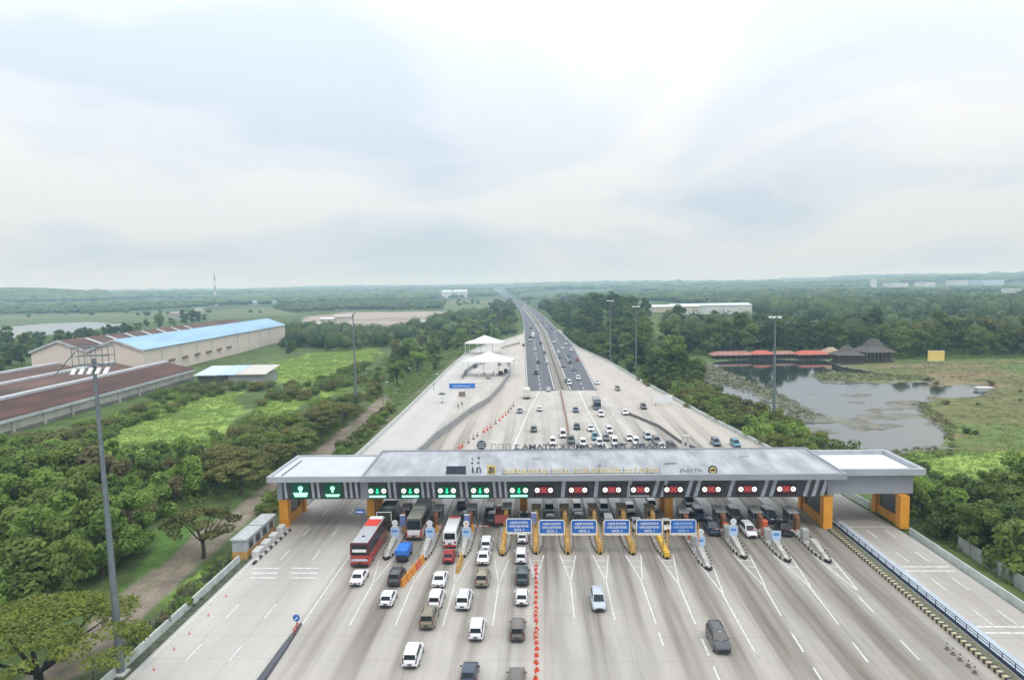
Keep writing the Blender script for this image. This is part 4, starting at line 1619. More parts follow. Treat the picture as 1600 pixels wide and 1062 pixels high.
# ---- light masts
def mast(px, py, h, label, head='ring', z=None, r0=0.34, n_l=6):
    p = onland(px, py) if z is None else P(px, py, z)
    r = empty('light_mast', p, 0, label, 'light mast')
    mb = MB()
    mb.tube((0, 0, -0.3), (0, 0, h*0.5), r0, r0*0.72, 12)
    mb.tube((0, 0, h*0.5), (0, 0, h), r0*0.68, r0*0.4, 12)
    mb.build('pole', M_STEEL, r, 40)
    mb = MB()
    if head == 'frame':
        for yy in (-0.5, 0.5):
            for zz in (0.0, 0.9, 1.8):
                mb.tube((-1.9, yy, h-0.6+zz), (1.9, yy, h-0.6+zz), 0.05, n=5)
            for xx in (-1.9, -0.6, 0.6, 1.9):
                mb.tube((xx, yy, h-0.6), (xx, yy, h+1.2), 0.04, n=5)
        mb.box(-1.95, 1.95, -0.55, 0.55, h-0.72, h-0.62)
        mb.tube((-4.2, 0, h-1.6), (-1.9, 0, h+0.7), 0.06, n=5)
    elif head == 'arm':
        mb.tube((0, 0, h), (0, 0, h+0.4), 0.1, n=6)
        mb.tube((-0.9, 0, h), (0.9, 0, h), 0.07, n=6)
    elif head == 'bracket':
        mb.path([(0, 0, h-0.2), (0.3, 0, h+0.4), (1.4, 0, h+0.6)], [0.06]*3, 6)
    else:
        mb.lathe((0, 0, h), [(0.2, -0.2), (1.15, 0.0), (1.15, 0.14), (0.2, 0.4)], 14)
    mb.build('head_frame', M_STEEL, r)
    for k in range(n_l):
        mb = MB()
        if head == 'frame':
            xx = -1.7+k*3.4/(n_l-1)
            mb.grid([[(xx-0.2, -1.05, h-1.45), (xx+0.2, -1.05, h-1.45), (xx+0.2, -0.95, h-1.52), (xx-0.2, -0.95, h-1.52)], [(xx-0.2, -0.45, h-0.85), (xx+0.2, -0.45, h-0.85), (xx+0.2, -0.3, h-0.95), (xx-0.2, -0.3, h-0.95)]])
        elif head == 'arm':
            xx = -0.8+k*1.6/(n_l-1)
            mb.rbox((xx, -0.2, h-0.12), 0.5, 0.5, 0.32, ch=0.05)
        elif head == 'bracket':
            mb.rbox((1.5, 0, h+0.5), 0.9, 0.34, 0.16, ch=0.04)
        else:
            a = 2*PI*k/n_l
            mb.rbox((1.45*math.cos(a), 1.45*math.sin(a), h-0.15), 0.6, 0.75, 0.42, a, ch=0.06)
        mb.build('floodlight', M_WHT, r)
    if z == 0:
        mb = MB()
        mb.rbox((0, 0, -0.5), 1.3, 1.3, 0.62, ch=0.1)
        mb.build('footing', M_PALE, r)
    return r


_m = mast(189, 1050, 33.3, 'tall grey light mast with railed head frame at the near left road edge', 'frame', 0, 0.40, 5)
_m.rotation_euler = (0, rad(-1.2), 0)
mast(557, 645, 33.5, 'tall weathered light mast among trees left of the road beyond the canopy', 'ring', None, 0.42, 4)
mast(1209, 668, 31.5, 'tall light mast with white lamps in front of the muddy pond', 'ring', None, 0.48, 6)
mast(994, 586, 30.5, 'tall light mast right of the highway, the nearer of the two by the woods', 'ring', None, 0.36, 6)
mast(954, 566, 31.5, 'tall light mast right of the highway, the farther of the two by the woods', 'ring', None, 0.36, 6)
mast(970, 567, 9.3, 'short lamp post between the two tall masts at the woods', 'arm', None, 0.16, 2)
for px, py, h, s in ((599, 638, 8.7, 'nearest of the lamp posts in the trees left of the road'), (635, 608, 8.2, 'second nearest lamp post in the trees left of the road'), (654, 581, 11.5, 'tallest lamp post in the trees left of the road'), (678, 611, 6.0, 'short lamp post beside the left parapet near the tents'), (740, 521, 8.5, 'lamp post standing behind the two white tents')):
    mast(px, py, h, s, 'bracket', None, 0.12, 1)
# ------------------------------------------------------------------ vehicles (forward is +Y, origin on the road)
M_GLASS = mat('car_glass', (0.022, 0.027, 0.032), 0.2, var=0.3, spec=0.16)
M_TYRE = mat('tyre_rubber', (0.022, 0.022, 0.023), 0.85)
M_RIM2 = mat('alloy_rim', (0.36, 0.37, 0.38), 0.35, metal=0.6)
M_TRIM = mat('black_trim', (0.025, 0.026, 0.028), 0.6)
M_HEAD = mat('headlight_glass', (0.70, 0.72, 0.74), 0.15, var=0.05)
M_TAIL = mat('tail_light_red', (0.20, 0.016, 0.016), 0.25, var=0.1)
M_PLATE = mat('plate_black', (0.03, 0.03, 0.032), 0.5)
PAINT = {}
for n, c in dict(white=(0.76, 0.77, 0.78), silver=(0.42, 0.47, 0.52), grey=(0.13, 0.14, 0.15), darkgrey=(0.055, 0.06, 0.066), black=(0.018, 0.019, 0.021), navy=(0.022, 0.04, 0.075),
                 gold=(0.27, 0.235, 0.165), olive=(0.20, 0.175, 0.115), brown=(0.115, 0.10, 0.09), red=(0.36, 0.022, 0.026), blue=(0.03, 0.17, 0.58), teal=(0.07, 0.24, 0.30), slate=(0.09, 0.135, 0.20),
                 green=(0.05, 0.062, 0.038), busred=(0.42, 0.05, 0.045), cream=(0.62, 0.60, 0.54), salmon=(0.62, 0.36, 0.31), darkteal=(0.045, 0.075, 0.08)).items():
    PAINT[n] = mat('paint_'+n, c, 0.28, var=0.03, coat=0.5)
PAINT['tarp'] = mat('tarp_blue', (0.03, 0.17, 0.58), 0.6, var=0.15)

CARS = {  # L, W, H, belt, rear base y, front base y, rear roof y, front roof y, tail vertical
    'people_carrier': (4.45, 1.72, 1.74, 0.98, -2.12, 1.20, -1.92, 0.42),
    'off_road_car': (4.70, 1.86, 1.84, 1.06, -2.22, 1.15, -1.98, 0.40),
    'hatchback': (3.85, 1.68, 1.52, 0.94, -1.82, 1.00, -1.38, 0.22),
    'sedan': (4.50, 1.76, 1.47, 0.92, -1.55, 1.10, -0.92, 0.30),
    'van': (4.60, 1.76, 1.98, 1.02, -2.24, 1.65, -2.14, 1.05),
}


def car_parts(kind):
    """list of (name, MB, material, parent name)"""
    L, W, H, zb, yr0, yf0, yr1, yf1 = CARS[kind]
    w = W/2
    out = []

    def ring(y, k, zl, zt):
        a = w*k
        half = [(a*0.86, zl), (a, zl+0.14), (a, zt-0.22), (a*0.965, zt-0.07), (a*0.88, zt)]
        return [(x, y, z) for x, z in half]+[(-x, y, z) for x, z in reversed(half)]
    zr = zb if kind != 'sedan' else zb*0.98
    b = MB()
    b.grid([ring(-L/2, 0.90, 0.40, zr*0.84), ring(-L/2+0.10, 0.96, 0.28, zr*0.96), ring(-L/2+0.55, 1.0, 0.24, zr), ring(-L*0.2, 1.0, 0.22, zb), ring(yf0-0.25, 1.0, 0.22, zb),
            ring((yf0+L/2)/2, 0.985, 0.23, zb*0.955), ring(L/2-0.22, 0.92, 0.25, zb*0.83), ring(L/2-0.04, 0.82, 0.32, zb*0.72), ring(L/2, 0.76, 0.40, zb*0.62)])
    wb, wr = w*0.90, w*0.76

    def gr(t, ins=0.0):
        y0 = yr0+(yr1-yr0)*t+ins
        y1 = yf0+(yf1-yf0)*t-ins*1.5
        x = wb+(wr-wb)*t-ins*0.8
        return x, y0, y1

    def rr_(t, ins, z):
        x, y0, y1 = gr(t, ins)
        c = 0.10
        return [(x-c, y0, z), (x, y0+c, z), (x, y1-c, z), (x-c*1.4, y1, z), (-x+c*1.4, y1, z), (-x, y1-c, z), (-x, y0+c, z), (-x+c, y0, z)]
    b.grid([rr_(0, 0, zb-0.05), rr_(0.92, 0, zb+(H-zb)*0.90), rr_(1, 0.07, H-0.05), rr_(1, 0.30, H)])
    out.append(('body', b, 'PAINT', None))
    zz = lambda t: zb+(H-zb)*0.90*t/0.92

    def quadF(y_sel, t0, t1, fx, off):
        pts = []
        for t, s in ((t0, -1), (t0, 1), (t1, 1), (t1, -1)):
            x, y0, y1 = gr(t)
            pts.append((s*(x-0.10)*fx, (y1 if y_sel else y0)+off, zz(t)))
        return pts
    g = MB()
    g.face(quadF(1, 0.06, 0.86, 0.98, 0.014))
    out.append(('windscreen', g, M_GLASS, None))
    g = MB()
    g.face(quadF(0, 0.16, 0.84, 0.95, -0.014))
    out.append(('rear_window', g, M_GLASS, None))
    for s in (-1, 1):
        g = MB()
        x0, y0, y1 = gr(0.10)
        x1, y2, y3 = gr(0.86)
        m0 = (y0+y1)*0.5
        cuts = [(0.06, 0.30), (0.325, 0.60), (0.625, 0.93)] if kind in ('people_carrier', 'off_road_car', 'van') else [(0.14, 0.50), (0.53, 0.92)]
        for a, c in cuts:
            g.face([(s*(x0+0.012), y0+(y1-y0)*a, zz(0.10)), (s*(x0+0.012), y0+(y1-y0)*c, zz(0.10)), (s*(x1+0.012), y2+(y3-y2)*c, zz(0.86)), (s*(x1+0.012), y2+(y3-y2)*a, zz(0.86))])
        out.append(('side_window', g, M_GLASS, None))
    g = MB()
    g.box(-w*0.80, w*0.80, -L/2-0.035, -L/2+0.08, 0.30, 0.48)
    out.append(('rear_bumper', g, M_TRIM, None))
    g = MB()
    g.box(-w*0.66, w*0.66, L/2-0.06, L/2+0.03, 0.34, 0.52)
    g.box(-w*0.42, w*0.42, L/2-0.07, L/2+0.02, 0.55, 0.66)
    out.append(('grille', g, M_TRIM, None))
    for s in (-1, 1):
        g = MB()
        if kind == 'sedan':
            g.box(s*w*0.62-0.18, s*w*0.62+0.18, -L/2-0.02, -L/2+0.12, zb*0.68, zb*0.84)
        else:
            g.box(s*w*0.80-0.07, s*w*0.80+0.07, -L/2-0.02, -L/2+0.2, zb*0.76, zb*0.97)
            x, y0, y1 = gr(0.2)
            g.box(s*(x-0.03)-0.045, s*(x-0.03)+0.045, y0-0.03, y0+0.12, zz(0.0), zz(0.32))
        out.append(('tail_light', g, M_TAIL, None))
        g = MB()
        g.grid([[(s*w*0.44, L/2-0.10, zb*0.62), (s*w*0.78, L/2-0.24, zb*0.63), (s*w*0.78, L/2-0.34, zb*0.63), (s*w*0.44, L/2-0.2, zb*0.62)],
                [(s*w*0.44, L/2-0.12, zb*0.76), (s*w*0.84, L/2-0.30, zb*0.79), (s*w*0.80, L/2-0.42, zb*0.80), (s*w*0.44, L/2-0.3, zb*0.77)]])
        out.append(('headlight', g, M_HEAD, None))
        g = MB()
        g.rbox((s*(w+0.09), yf0-0.45, zb-0.04), 0.20, 0.12, 0.15, ch=0.02)
        out.append(('mirror', g, 'PAINT' if kind != 'van' else M_TRIM, None))
    g = MB()
    g.box(-0.22, 0.22, -L/2-0.05, -L/2+0.02, zb*0.58, zb*0.58+0.14)
    out.append(('number_plate', g, M_PLATE, None))
    g = MB()
    g.box(-0.21, 0.21, L/2+0.0, L/2+0.045, 0.50, 0.62)
    out.append(('number_plate', g, M_PLATE, None))
    if kind in ('people_carrier', 'off_road_car'):
        for s in (-1, 1):
            g = MB()
            g.box(s*(wr-0.12)-0.025, s*(wr-0.12)+0.025, yr1+0.35, yf1-0.45, H-0.03, H+0.045)
            out.append(('roof_rail', g, M_TRIM if kind == 'off_road_car' else 'PAINT', None))
        g = MB()
        g.grid([[(-wr*0.85, yr1-0.14, H-0.13), (wr*0.85, yr1-0.14, H-0.13), (wr*0.85, yr1+0.2, H-0.09), (-wr*0.85, yr1+0.2, H-0.09)], [(-wr*0.85, yr1-0.14, H-0.09), (wr*0.85, yr1-0.14, H-0.09), (wr*0.85, yr1+0.2, H-0.01), (-wr*0.85, yr1+0.2, H-0.01)]])
        out.append(('spoiler', g, 'PAINT', None))
    R = 0.33 if kind in ('off_road_car',) else 0.30
    for s in (-1, 1):
        for y in (-L*0.29, L*0.305):
            out.append(wheel(s*(w-0.10), y, R, s))
    return out


def wheel(x, y, R, s, wd=0.2):
    g = MB()
    g.tube((x-wd/2*s, y, R), (x+wd/2*s+0.02*s, y, R), R, n=14)
    r = MB()
    r.tube((x+wd/2*s+0.02*s, y, R), (x+wd/2*s+0.03*s, y, R), R*0.62, n=10)
    return ('wheel', g, M_TYRE, [('rim', r, M_RIM2)])


def bus_parts(L, W, H, low, up, roof, band=True, ac=True, patch=None, minib=False):
    w = W/2
    out = []

    def ring(y, k, z0, z1, dr=0.0):
        a = w*k
        half = [(a, z0), (a, z1)]
        return [(x, y, z) for x, z in half]+[(-x, y, z) for x, z in reversed(half)]
    zm = H*0.50
    b = MB()
    b.grid([ring(-L/2, 0.93, 0.40, zm), ring(-L/2+0.15, 1, 0.34, zm), ring(L/2-0.35, 1, 0.34, zm), ring(L/2, 0.9, 0.42, zm)])
    out.append(('body', b, low, None))
    b = MB()

    def ring2(y, k, z0, z1, sl=0.0):
        a = w*k
        return [(a, y, z0), (a*0.985, y-sl, z1-0.28), (a*0.90, y-sl*1.2, z1-0.06), (-a*0.90, y-sl*1.2, z1-0.06), (-a*0.985, y-sl, z1-0.28), (-a, y, z0)]
    b.grid([ring2(-L/2, 0.93, zm+0.001, H, -0.12), ring2(-L/2+0.15, 0.998, zm+0.001, H), ring2(L/2-0.35, 0.998, zm+0.001, H, 0.25), ring2(L/2, 0.9, zm+0.001, H-0.05, 0.45)])
    out.append(('upper_body', b, up, None))
    b = MB()
    b.grid([[(-w*0.86, -L/2+0.3, H-0.058), (w*0.86, -L/2+0.3, H-0.058), (w*0.80, -L/2+0.36, H), (-w*0.80, -L/2+0.36, H)], [(-w*0.86, L/2-0.9, H-0.058), (w*0.86, L/2-0.9, H-0.058), (w*0.80, L/2-1.0, H), (-w*0.80, L/2-1.0, H)]])
    out.append(('roof', b, roof, None))
    for (a, c, mm) in (patch or []):
        g = MB()
        g.rbox((0, (a+c)/2, H+0.002), W*0.74, c-a, 0.16, ch=0.05)
        out.append(('roof_unit', g, mm, None))
    for s in (-1, 1):
        g = MB()
        n = max(3, int(L/1.7))
        for k in range(n):
            y0 = -L/2+0.5+k*(L-1.6)/n
            g.face([(s*(w+0.008), y0+0.05, zm+0.12), (s*(w+0.008), y0+(L-1.6)/n-0.05, zm+0.12), (s*(w*0.985+0.012), y0+(L-1.6)/n-0.05, H-0.36), (s*(w*0.985+0.012), y0+0.05, H-0.36)])
        out.append(('side_window', g, M_GLASS, None))
        g = MB()
        g.box(s*w*0.78-0.14, s*w*0.78+0.14, -L/2-0.03, -L/2+0.1, H*0.30, H*0.42)
        out.append(('tail_light', g, M_TAIL, None))
        g = MB()
        g.box(s*w*0.66-0.2, s*w*0.66+0.2, L/2-0.1, L/2+0.03, H*0.22, H*0.29)
        out.append(('headlight', g, M_HEAD, None))
        g = MB()
        g.rbox((s*(w+0.2), L/2-0.1, zm+0.5), 0.18, 0.14, 0.4)
        out.append(('mirror', g, M_TRIM, None))
    g = MB()
    g.face([(-w*0.80, -L/2-0.012, zm+0.10), (w*0.80, -L/2-0.012, zm+0.10), (w*0.78, -L/2+0.10, H-0.36), (-w*0.78, -L/2+0.10, H-0.36)])
    out.append(('rear_window', g, M_GLASS, None))
    g = MB()
    g.face([(-w*0.84, L/2+0.012, zm*0.9), (w*0.84, L/2+0.012, zm*0.9), (w*0.82, L/2-0.42, H-0.4), (-w*0.82, L/2-0.42, H-0.4)])
    out.append(('windscreen', g, M_GLASS, None))
    g = MB()
    g.box(-w*0.9, w*0.9, -L/2-0.05, -L/2+0.1, 0.32, 0.62)
    out.append(('rear_bumper', g, M_TRIM, None))
    g = MB()
    g.box(-0.26, 0.26, -L/2-0.06, -L/2+0.02, 0.72, 0.88)
    out.append(('number_plate', g, M_PLATE, None))
    for s in (-1, 1):
        for y in (-L*0.27, L*0.30):
            out.append(wheel(s*(w-0.16), y, 0.36 if minib else 0.48, s, 0.3))
    return out


def truck_parts(L, W, H, cab, cargo, open_top=False, hcab=2.3):
    w = W/2
    out = []
    cl_ = 1.75
    b = MB()
    y0 = L/2-cl_
    b.grid([[(-w*0.92, y0, 0.5), (w*0.92, y0, 0.5), (w*0.92, L/2-0.05, 0.45), (-w*0.92, L/2-0.05, 0.45)], [(-w*0.92, y0, 1.3), (w*0.92, y0, 1.3), (w*0.92, L/2, 1.25), (-w*0.92, L/2, 1.25)],
            [(-w*0.82, y0+0.05, hcab-0.08), (w*0.82, y0+0.05, hcab-0.08), (w*0.82, L/2-0.42, hcab-0.08), (-w*0.82, L/2-0.42, hcab-0.08)], [(-w*0.72, y0+0.15, hcab), (w*0.72, y0+0.15, hcab), (w*0.72, L/2-0.6, hcab), (-w*0.72, L/2-0.6, hcab)]])
    out.append(('cab', b, cab, None))
    g = MB()
    g.face([(-w*0.86, L/2+0.005, 1.30), (w*0.86, L/2+0.005, 1.30), (w*0.78, L/2-0.37, hcab-0.18), (-w*0.78, L/2-0.37, hcab-0.18)])
    out.append(('windscreen', g, M_GLASS, None))
    for s in (-1, 1):
        g = MB()
        g.face([(s*(w*0.92+0.01), y0+0.35, 1.35), (s*(w*0.92+0.01), L/2-0.25, 1.35), (s*(w*0.83+0.012), L/2-0.5, hcab-0.2), (s*(w*0.83+0.012), y0+0.4, hcab-0.2)])
        out.append(('side_window', g, M_GLASS, None))
        g = MB()
        g.box(s*w*0.7-0.16, s*w*0.7+0.16, L/2-0.05, L/2+0.02, 0.72, 0.92)
        out.append(('headlight', g, M_HEAD, None))
        g = MB()
        g.box(s*w*0.8-0.13, s*w*0.8+0.13, -L/2-0.04, -L/2+0.06, 0.72, 0.9)
        out.append(('tail_light', g, M_TAIL, None))
    b = MB()
    if open_top:
        b.box(-w, w, -L/2, y0-0.12, 0.95, 1.05)
        b.box(-w, -w+0.06, -L/2, y0-0.12, 1.05, H)
        b.box(w-0.06, w, -L/2, y0-0.12, 1.05, H)
        b.box(-w+0.06, w-0.06, -L/2, -L/2+0.06, 1.05, H)
        b.box(-w+0.06, w-0.06, y0-0.18, y0-0.12, 1.05, H)
        b.box(-w+0.06, w-0.06, -L/2+0.06, y0-0.18, 1.05, H-0.5)
    else:
        ym = y0-0.12
        b.grid([[(-w, -L/2, 0.9), (w, -L/2, 0.9), (w, ym, 0.9), (-w, ym, 0.9)], [(-w, -L/2, H-0.12), (w, -L/2, H-0.12), (w, ym, H-0.12), (-w, ym, H-0.12)], [(-w+0.12, -L/2+0.1, H), (w-0.12, -L/2+0.1, H), (w-0.12, ym-0.1, H), (-w+0.12, ym-0.1, H)]])
    out.append(('cargo_box', b, cargo, None))
    g = MB()
    for s in (-0.5, 0.5):
        g.box(s-0.06, s+0.06, -L/2, L/2-0.3, 0.55, 0.75)
    g.box(-w*0.9, w*0.9, -L/2-0.02, -L/2+0.08, 0.5, 0.7)
    out.append(('chassis', g, M_TRIM, None))
    for s in (-1, 1):
        for y in (-L*0.28, L*0.33):
            out.append(wheel(s*(w-0.18), y, 0.4, s, 0.28))
    return out


PROTO = {}


def build_thing(name, parts, paint):
    r = empty(name)
    for nm, mb, m, sub in parts:
        o = mb.build(nm, paint if m == 'PAINT' else m, r, 35)
        if m == 'PAINT':
            o['is_paint'] = 1
        for s in (sub or []):
            s[1].build(s[0], s[2], o, 35)
    return r


def build_far(name, parts, paint):
    """one small mesh: for vehicles a few pixels long"""
    mats = [paint]
    all_ = MB()
    for nm, mb, m, sub in parts:
        for q, mm in [(mb, m)]+[(s[1], s[2]) for s in (sub or [])]:
            if mm == 'PAINT':
                i = 0
            else:
                if mm not in mats:
                    mats.append(mm)
                i = mats.index(mm)
            b0 = len(all_.v)
            all_.v += q.v
            all_.f += [tuple(k+b0 for k in f) for f in q.f]
            all_.m += [i]*len(q.f)
    o = all_.build(name, mats, None, 35)
    o['is_paint'] = 1
    return o


def set_paint(root, paint):
    for o in [root]+list(root.children_recursive):
        if o.get('is_paint'):
            o.material_slots[0].link = 'OBJECT'
            o.material_slots[0].material = paint


def vehicle(kind, colour, x, y, heading, label, far=False, group=None, z=0.0, cat='car'):
    key = (kind, far)
    paint = PAINT[colour]
    if key not in PROTO:
        if far:
            PROTO[key] = r = build_far(kind, car_parts(kind), paint)
        else:
            PROTO[key] = r = build_thing(kind, car_parts(kind), paint)
        r.location = (x, y, z)
        r.rotation_euler = (0, 0, heading)
        tag(r, label, cat, group)
    else:
        r = dup(PROTO[key], (x, y, z), heading, None, label, None)
        r['category'] = cat
        if group:
            r['group'] = group
        elif 'group' in r:
            del r['group']
    set_paint(r, paint)
    return r


def near_at(px, py, kind, colour, label, heading=0.0, far=False, group=None, dx=0.0, z=0.0):
    p = P(px, py, z)
    return vehicle(kind, colour, p[0]+dx, p[1]+CARS[kind][0]/2, heading, label, far, group, z)


GQ = 'vehicles queuing at the left toll lanes'
# left of the cones, driving away
for a in [
    (640, 1047, 'people_carrier', 'white', 'white people carrier nearest the camera on the left half of the plaza'),
    (731, 1076, 'hatchback', 'navy', 'dark blue hatchback cut off by the bottom edge of the photo'),
    (743, 1004, 'people_carrier', 'white', 'white people carrier on its own left of the dark brown one'),
    (666, 986, 'off_road_car', 'olive', 'muddy olive off roader right behind a white car'),
    (678, 954, 'people_carrier', 'white', 'white people carrier in front of the muddy olive off roader'),
    (684, 921, 'sedan', 'white', 'white car directly ahead of a white people carrier, third in the olive off roader queue'),
    (602, 951, 'hatchback', 'white', 'white hatchback behind the dark off roader at the left'),
    (555, 918, 'sedan', 'white', 'white saloon directly behind the red and grey bus'),
    (615, 918, 'off_road_car', 'darkgrey', 'dark off roader behind the small blue truck'),
    (722, 956, 'off_road_car', 'white', 'white off roader between the olive one and the gold car'),
    (752, 920, 'off_road_car', 'gold', 'gold beige off roader behind two white cars in line'),
    (815, 949, 'hatchback', 'white', 'white hatchback beside the cones, behind the dark green grey car'),
    (808, 1005, 'people_carrier', 'brown', 'dark brown people carrier beside the cones'),
    (816, 917, 'off_road_car', 'darkteal', 'dark green grey car beside the cones between two white cars'),
    (814, 883, 'people_carrier', 'white', 'white car beside the cones just short of the blue overhead signs'),
    (816, 851, 'hatchback', 'white', 'white car half hidden under the leftmost blue overhead sign'),
    (754, 885, 'sedan', 'white', 'white saloon, second in the queue with the gold off roader'),
    (759, 863, 'people_carrier', 'white', 'white people carrier at the head of the queue with the gold off roader'),
    (700, 882, 'hatchback', 'red', 'small red car behind the white minibus'),
    (806, 1092, 'people_carrier', 'brown', 'dark car whose roof just shows at the bottom edge beside the cones'),
    (769, 822, 'off_road_car', 'black', 'black off roader at the gate ahead of the white people carrier'),
    (727, 822, 'off_road_car', 'black', 'dark car in front of the white minibus under the canopy'),
    (819, 818, 'sedan', 'grey', 'dark grey car under the canopy behind the leftmost blue sign'),
]:
    o = near_at(a[0], a[1], a[2], a[3], a[4])
    o['group'] = GQ
for x, y, k, c, s in [(-9.2, 116.5, 'van', 'darkgrey', 'dark van under the canopy in front of the black off roader'), (-14.6, 121, 'people_carrier', 'slate', 'grey car under the canopy ahead of the dark one by the minibus')]:
    vehicle(k, c, x, y, 0.0, s, group=GQ)
# right of the cones, coming towards the camera
near_at(937, 958, 'people_carrier', 'silver', 'silver blue people carrier driving out alone right of the cones', PI)
near_at(1131, 1024, 'off_road_car', 'darkgrey', 'dark grey people carrier driving out at lower right', PI)
GR = 'cars leaving through the right hand toll lanes'
for x, y, k, c, s in [
    (1.2, 110.2, 'people_carrier', 'black', 'black car right of the cones at the first exit gate, behind the blue sign'), (1.1, 117.6, 'people_carrier', 'darkteal', 'dark car queued second at the first exit gate right of the cones'),
    (6.0, 110.8, 'off_road_car', 'black', 'black car at the second exit gate behind the blue sign'), (6.0, 118.0, 'people_carrier', 'white', 'white car queued second at the second exit gate'),
    (10.8, 110.4, 'people_carrier', 'white', 'white car with a dark windscreen at the third exit gate'), (10.7, 117.8, 'people_carrier', 'silver', 'silver car queued second at the third exit gate'),
    (15.3, 110.0, 'sedan', 'silver', 'silver saloon at the fourth exit gate'), (15.2, 117.6, 'hatchback', 'white', 'white hatchback queued second at the fourth exit gate'),
    (20.1, 109.6, 'sedan', 'white', 'white saloon left of the inner orange column'), (19.2, 119.4, 'people_carrier', 'white', 'white car queued second left of the inner orange column'),
    (24.6, 113.0, 'people_carrier', 'darkgrey', 'dark car just right of the inner orange column'),
    (27.0, 107.9, 'off_road_car', 'navy', 'dark blue off roader in the first lane right of the blue signs'), (26.4, 114.6, 'people_carrier', 'slate', 'blue grey car second in the first lane right of the blue signs'), (26.2, 121.2, 'people_carrier', 'black', 'black car third in the first lane right of the blue signs'),
    (32.5, 106.8, 'people_carrier', 'white', 'white car leaving the gate between the orange red machines'), (32.2, 114.0, 'van', 'darkgrey', 'dark van with a pale roof queued behind the white car at the right'),
    (38.2, 107.4, 'people_carrier', 'black', 'black car in the lane beside the right orange portal'), (37.8, 113.2, 'van', 'navy', 'dark blue van queued in the lane beside the right orange portal')]:
    vehicle(k, c, x, y, PI, s, group=GR)


def put(name, parts, x, y, label, cat, group=None, heading=0.0):
    r = build_thing(name, parts, PAINT['white'])
    r.location = (x, y, 0)
    r.rotation_euler = (0, 0, heading)
    tag(r, label, cat, group)
    return r


M_BROOF = mat('bus_roof_silver', (0.42, 0.43, 0.45), 0.5)
M_REDP = mat('roof_red', (0.66, 0.05, 0.035), 0.5)
bus = put('bus', bus_parts(12.0, 2.75, 3.7, PAINT['busred'], mat('bus_maroon', (0.10, 0.018, 0.022), 0.3), M_BROOF, patch=[(1.0, 3.6, M_REDP), (3.8, 5.0, M_WHT)]), -26.3, 99.8, 'red and maroon bus with a silver roof carrying a bright red panel', 'bus')
mb = MB()
mb.box(-1.0, 1.0, -6.02, -5.96, 2.35, 2.75)
mb.build('destination_panel', M_WHT, bus)
mb = MB()
mb.box(-1.2, 1.2, -6.05, -5.99, 1.05, 1.35)
mb.build('rear_stripe', M_SILV, bus)
mb = MB()
mb.tube((0, -3.4, 3.7), (0, -3.4, 3.8), 0.25, n=12)
mb.build('roof_hatch', M_DARK, bus)
co = put('coach', bus_parts(11.5, 2.6, 3.6, PAINT['salmon'], mat('coach_dark', (0.09, 0.085, 0.075), 0.35), mat('coach_roof', (0.24, 0.23, 0.20), 0.5), patch=[(-0.6, 1.6, mat('coach_unit', (0.36, 0.35, 0.31), 0.5))]), -20.4, 109.9, 'coach with a dark roof and salmon pink rear entering the gate', 'bus')
mb = MB()
mb.box(-1.05, 1.05, -5.80, -5.74, 1.0, 1.75)
mb.build('rear_panel', M_WHT, co)
for s in (-1, 1):
    mb = MB()
    mb.box(s*1.12-0.14, s*1.12+0.14, -5.81, -5.74, 0.7, 1.7)
    mb.build('corner_panel', PAINT['busred'], co)
mi = put('minibus', bus_parts(7.2, 2.1, 2.75, PAINT['white'], PAINT['white'], M_WHT, patch=[(2.2, 2.9, PAINT['busred'])], minib=True), -14.3, 104.6, 'white minibus with a dark rear window and red bumper', 'minibus')
mb = MB()
mb.box(-0.95, 0.95, -3.69, -3.64, 0.36, 0.66)
mb.build('bumper_strip', PAINT['busred'], mi)
tr = put('truck', truck_parts(8.2, 2.45, 3.3, PAINT['green'], PAINT['green'], True), -26.0, 112.2, 'dark green open truck under the canopy ahead of the red bus', 'truck')
mb = MB()
mb.tube((-1.2, -4.15, 3.35), (1.2, -4.15, 3.35), 0.07, n=6)
mb.tube((-1.2, -4.15, 1.9), (-1.2, -4.15, 3.35), 0.07, n=6)
mb.tube((1.2, -4.15, 1.9), (1.2, -4.15, 3.35), 0.07, n=6)
mb.build('rack', M_WHT, tr)
bt = put('small_truck', truck_parts(4.6, 1.75, 2.05, PAINT['blue'], PAINT['tarp'], hcab=1.75), -20.6, 97.7, 'small truck covered with a bright blue tarpaulin behind the coach', 'truck')
mb = MB()
mb.box(-0.8, 0.8, -2.36, -2.3, 0.55, 1.25)
mb.build('tailgate', M_TRIM, bt)
rt = put('truck', truck_parts(6.0, 2.1, 2.3, PAINT['white'], mat('cargo_red', (0.32, 0.08, 0.06), 0.6), True, 2.5), -6.9, 112.5, 'white cabbed truck with a dark red load bed left of the first blue sign', 'truck')

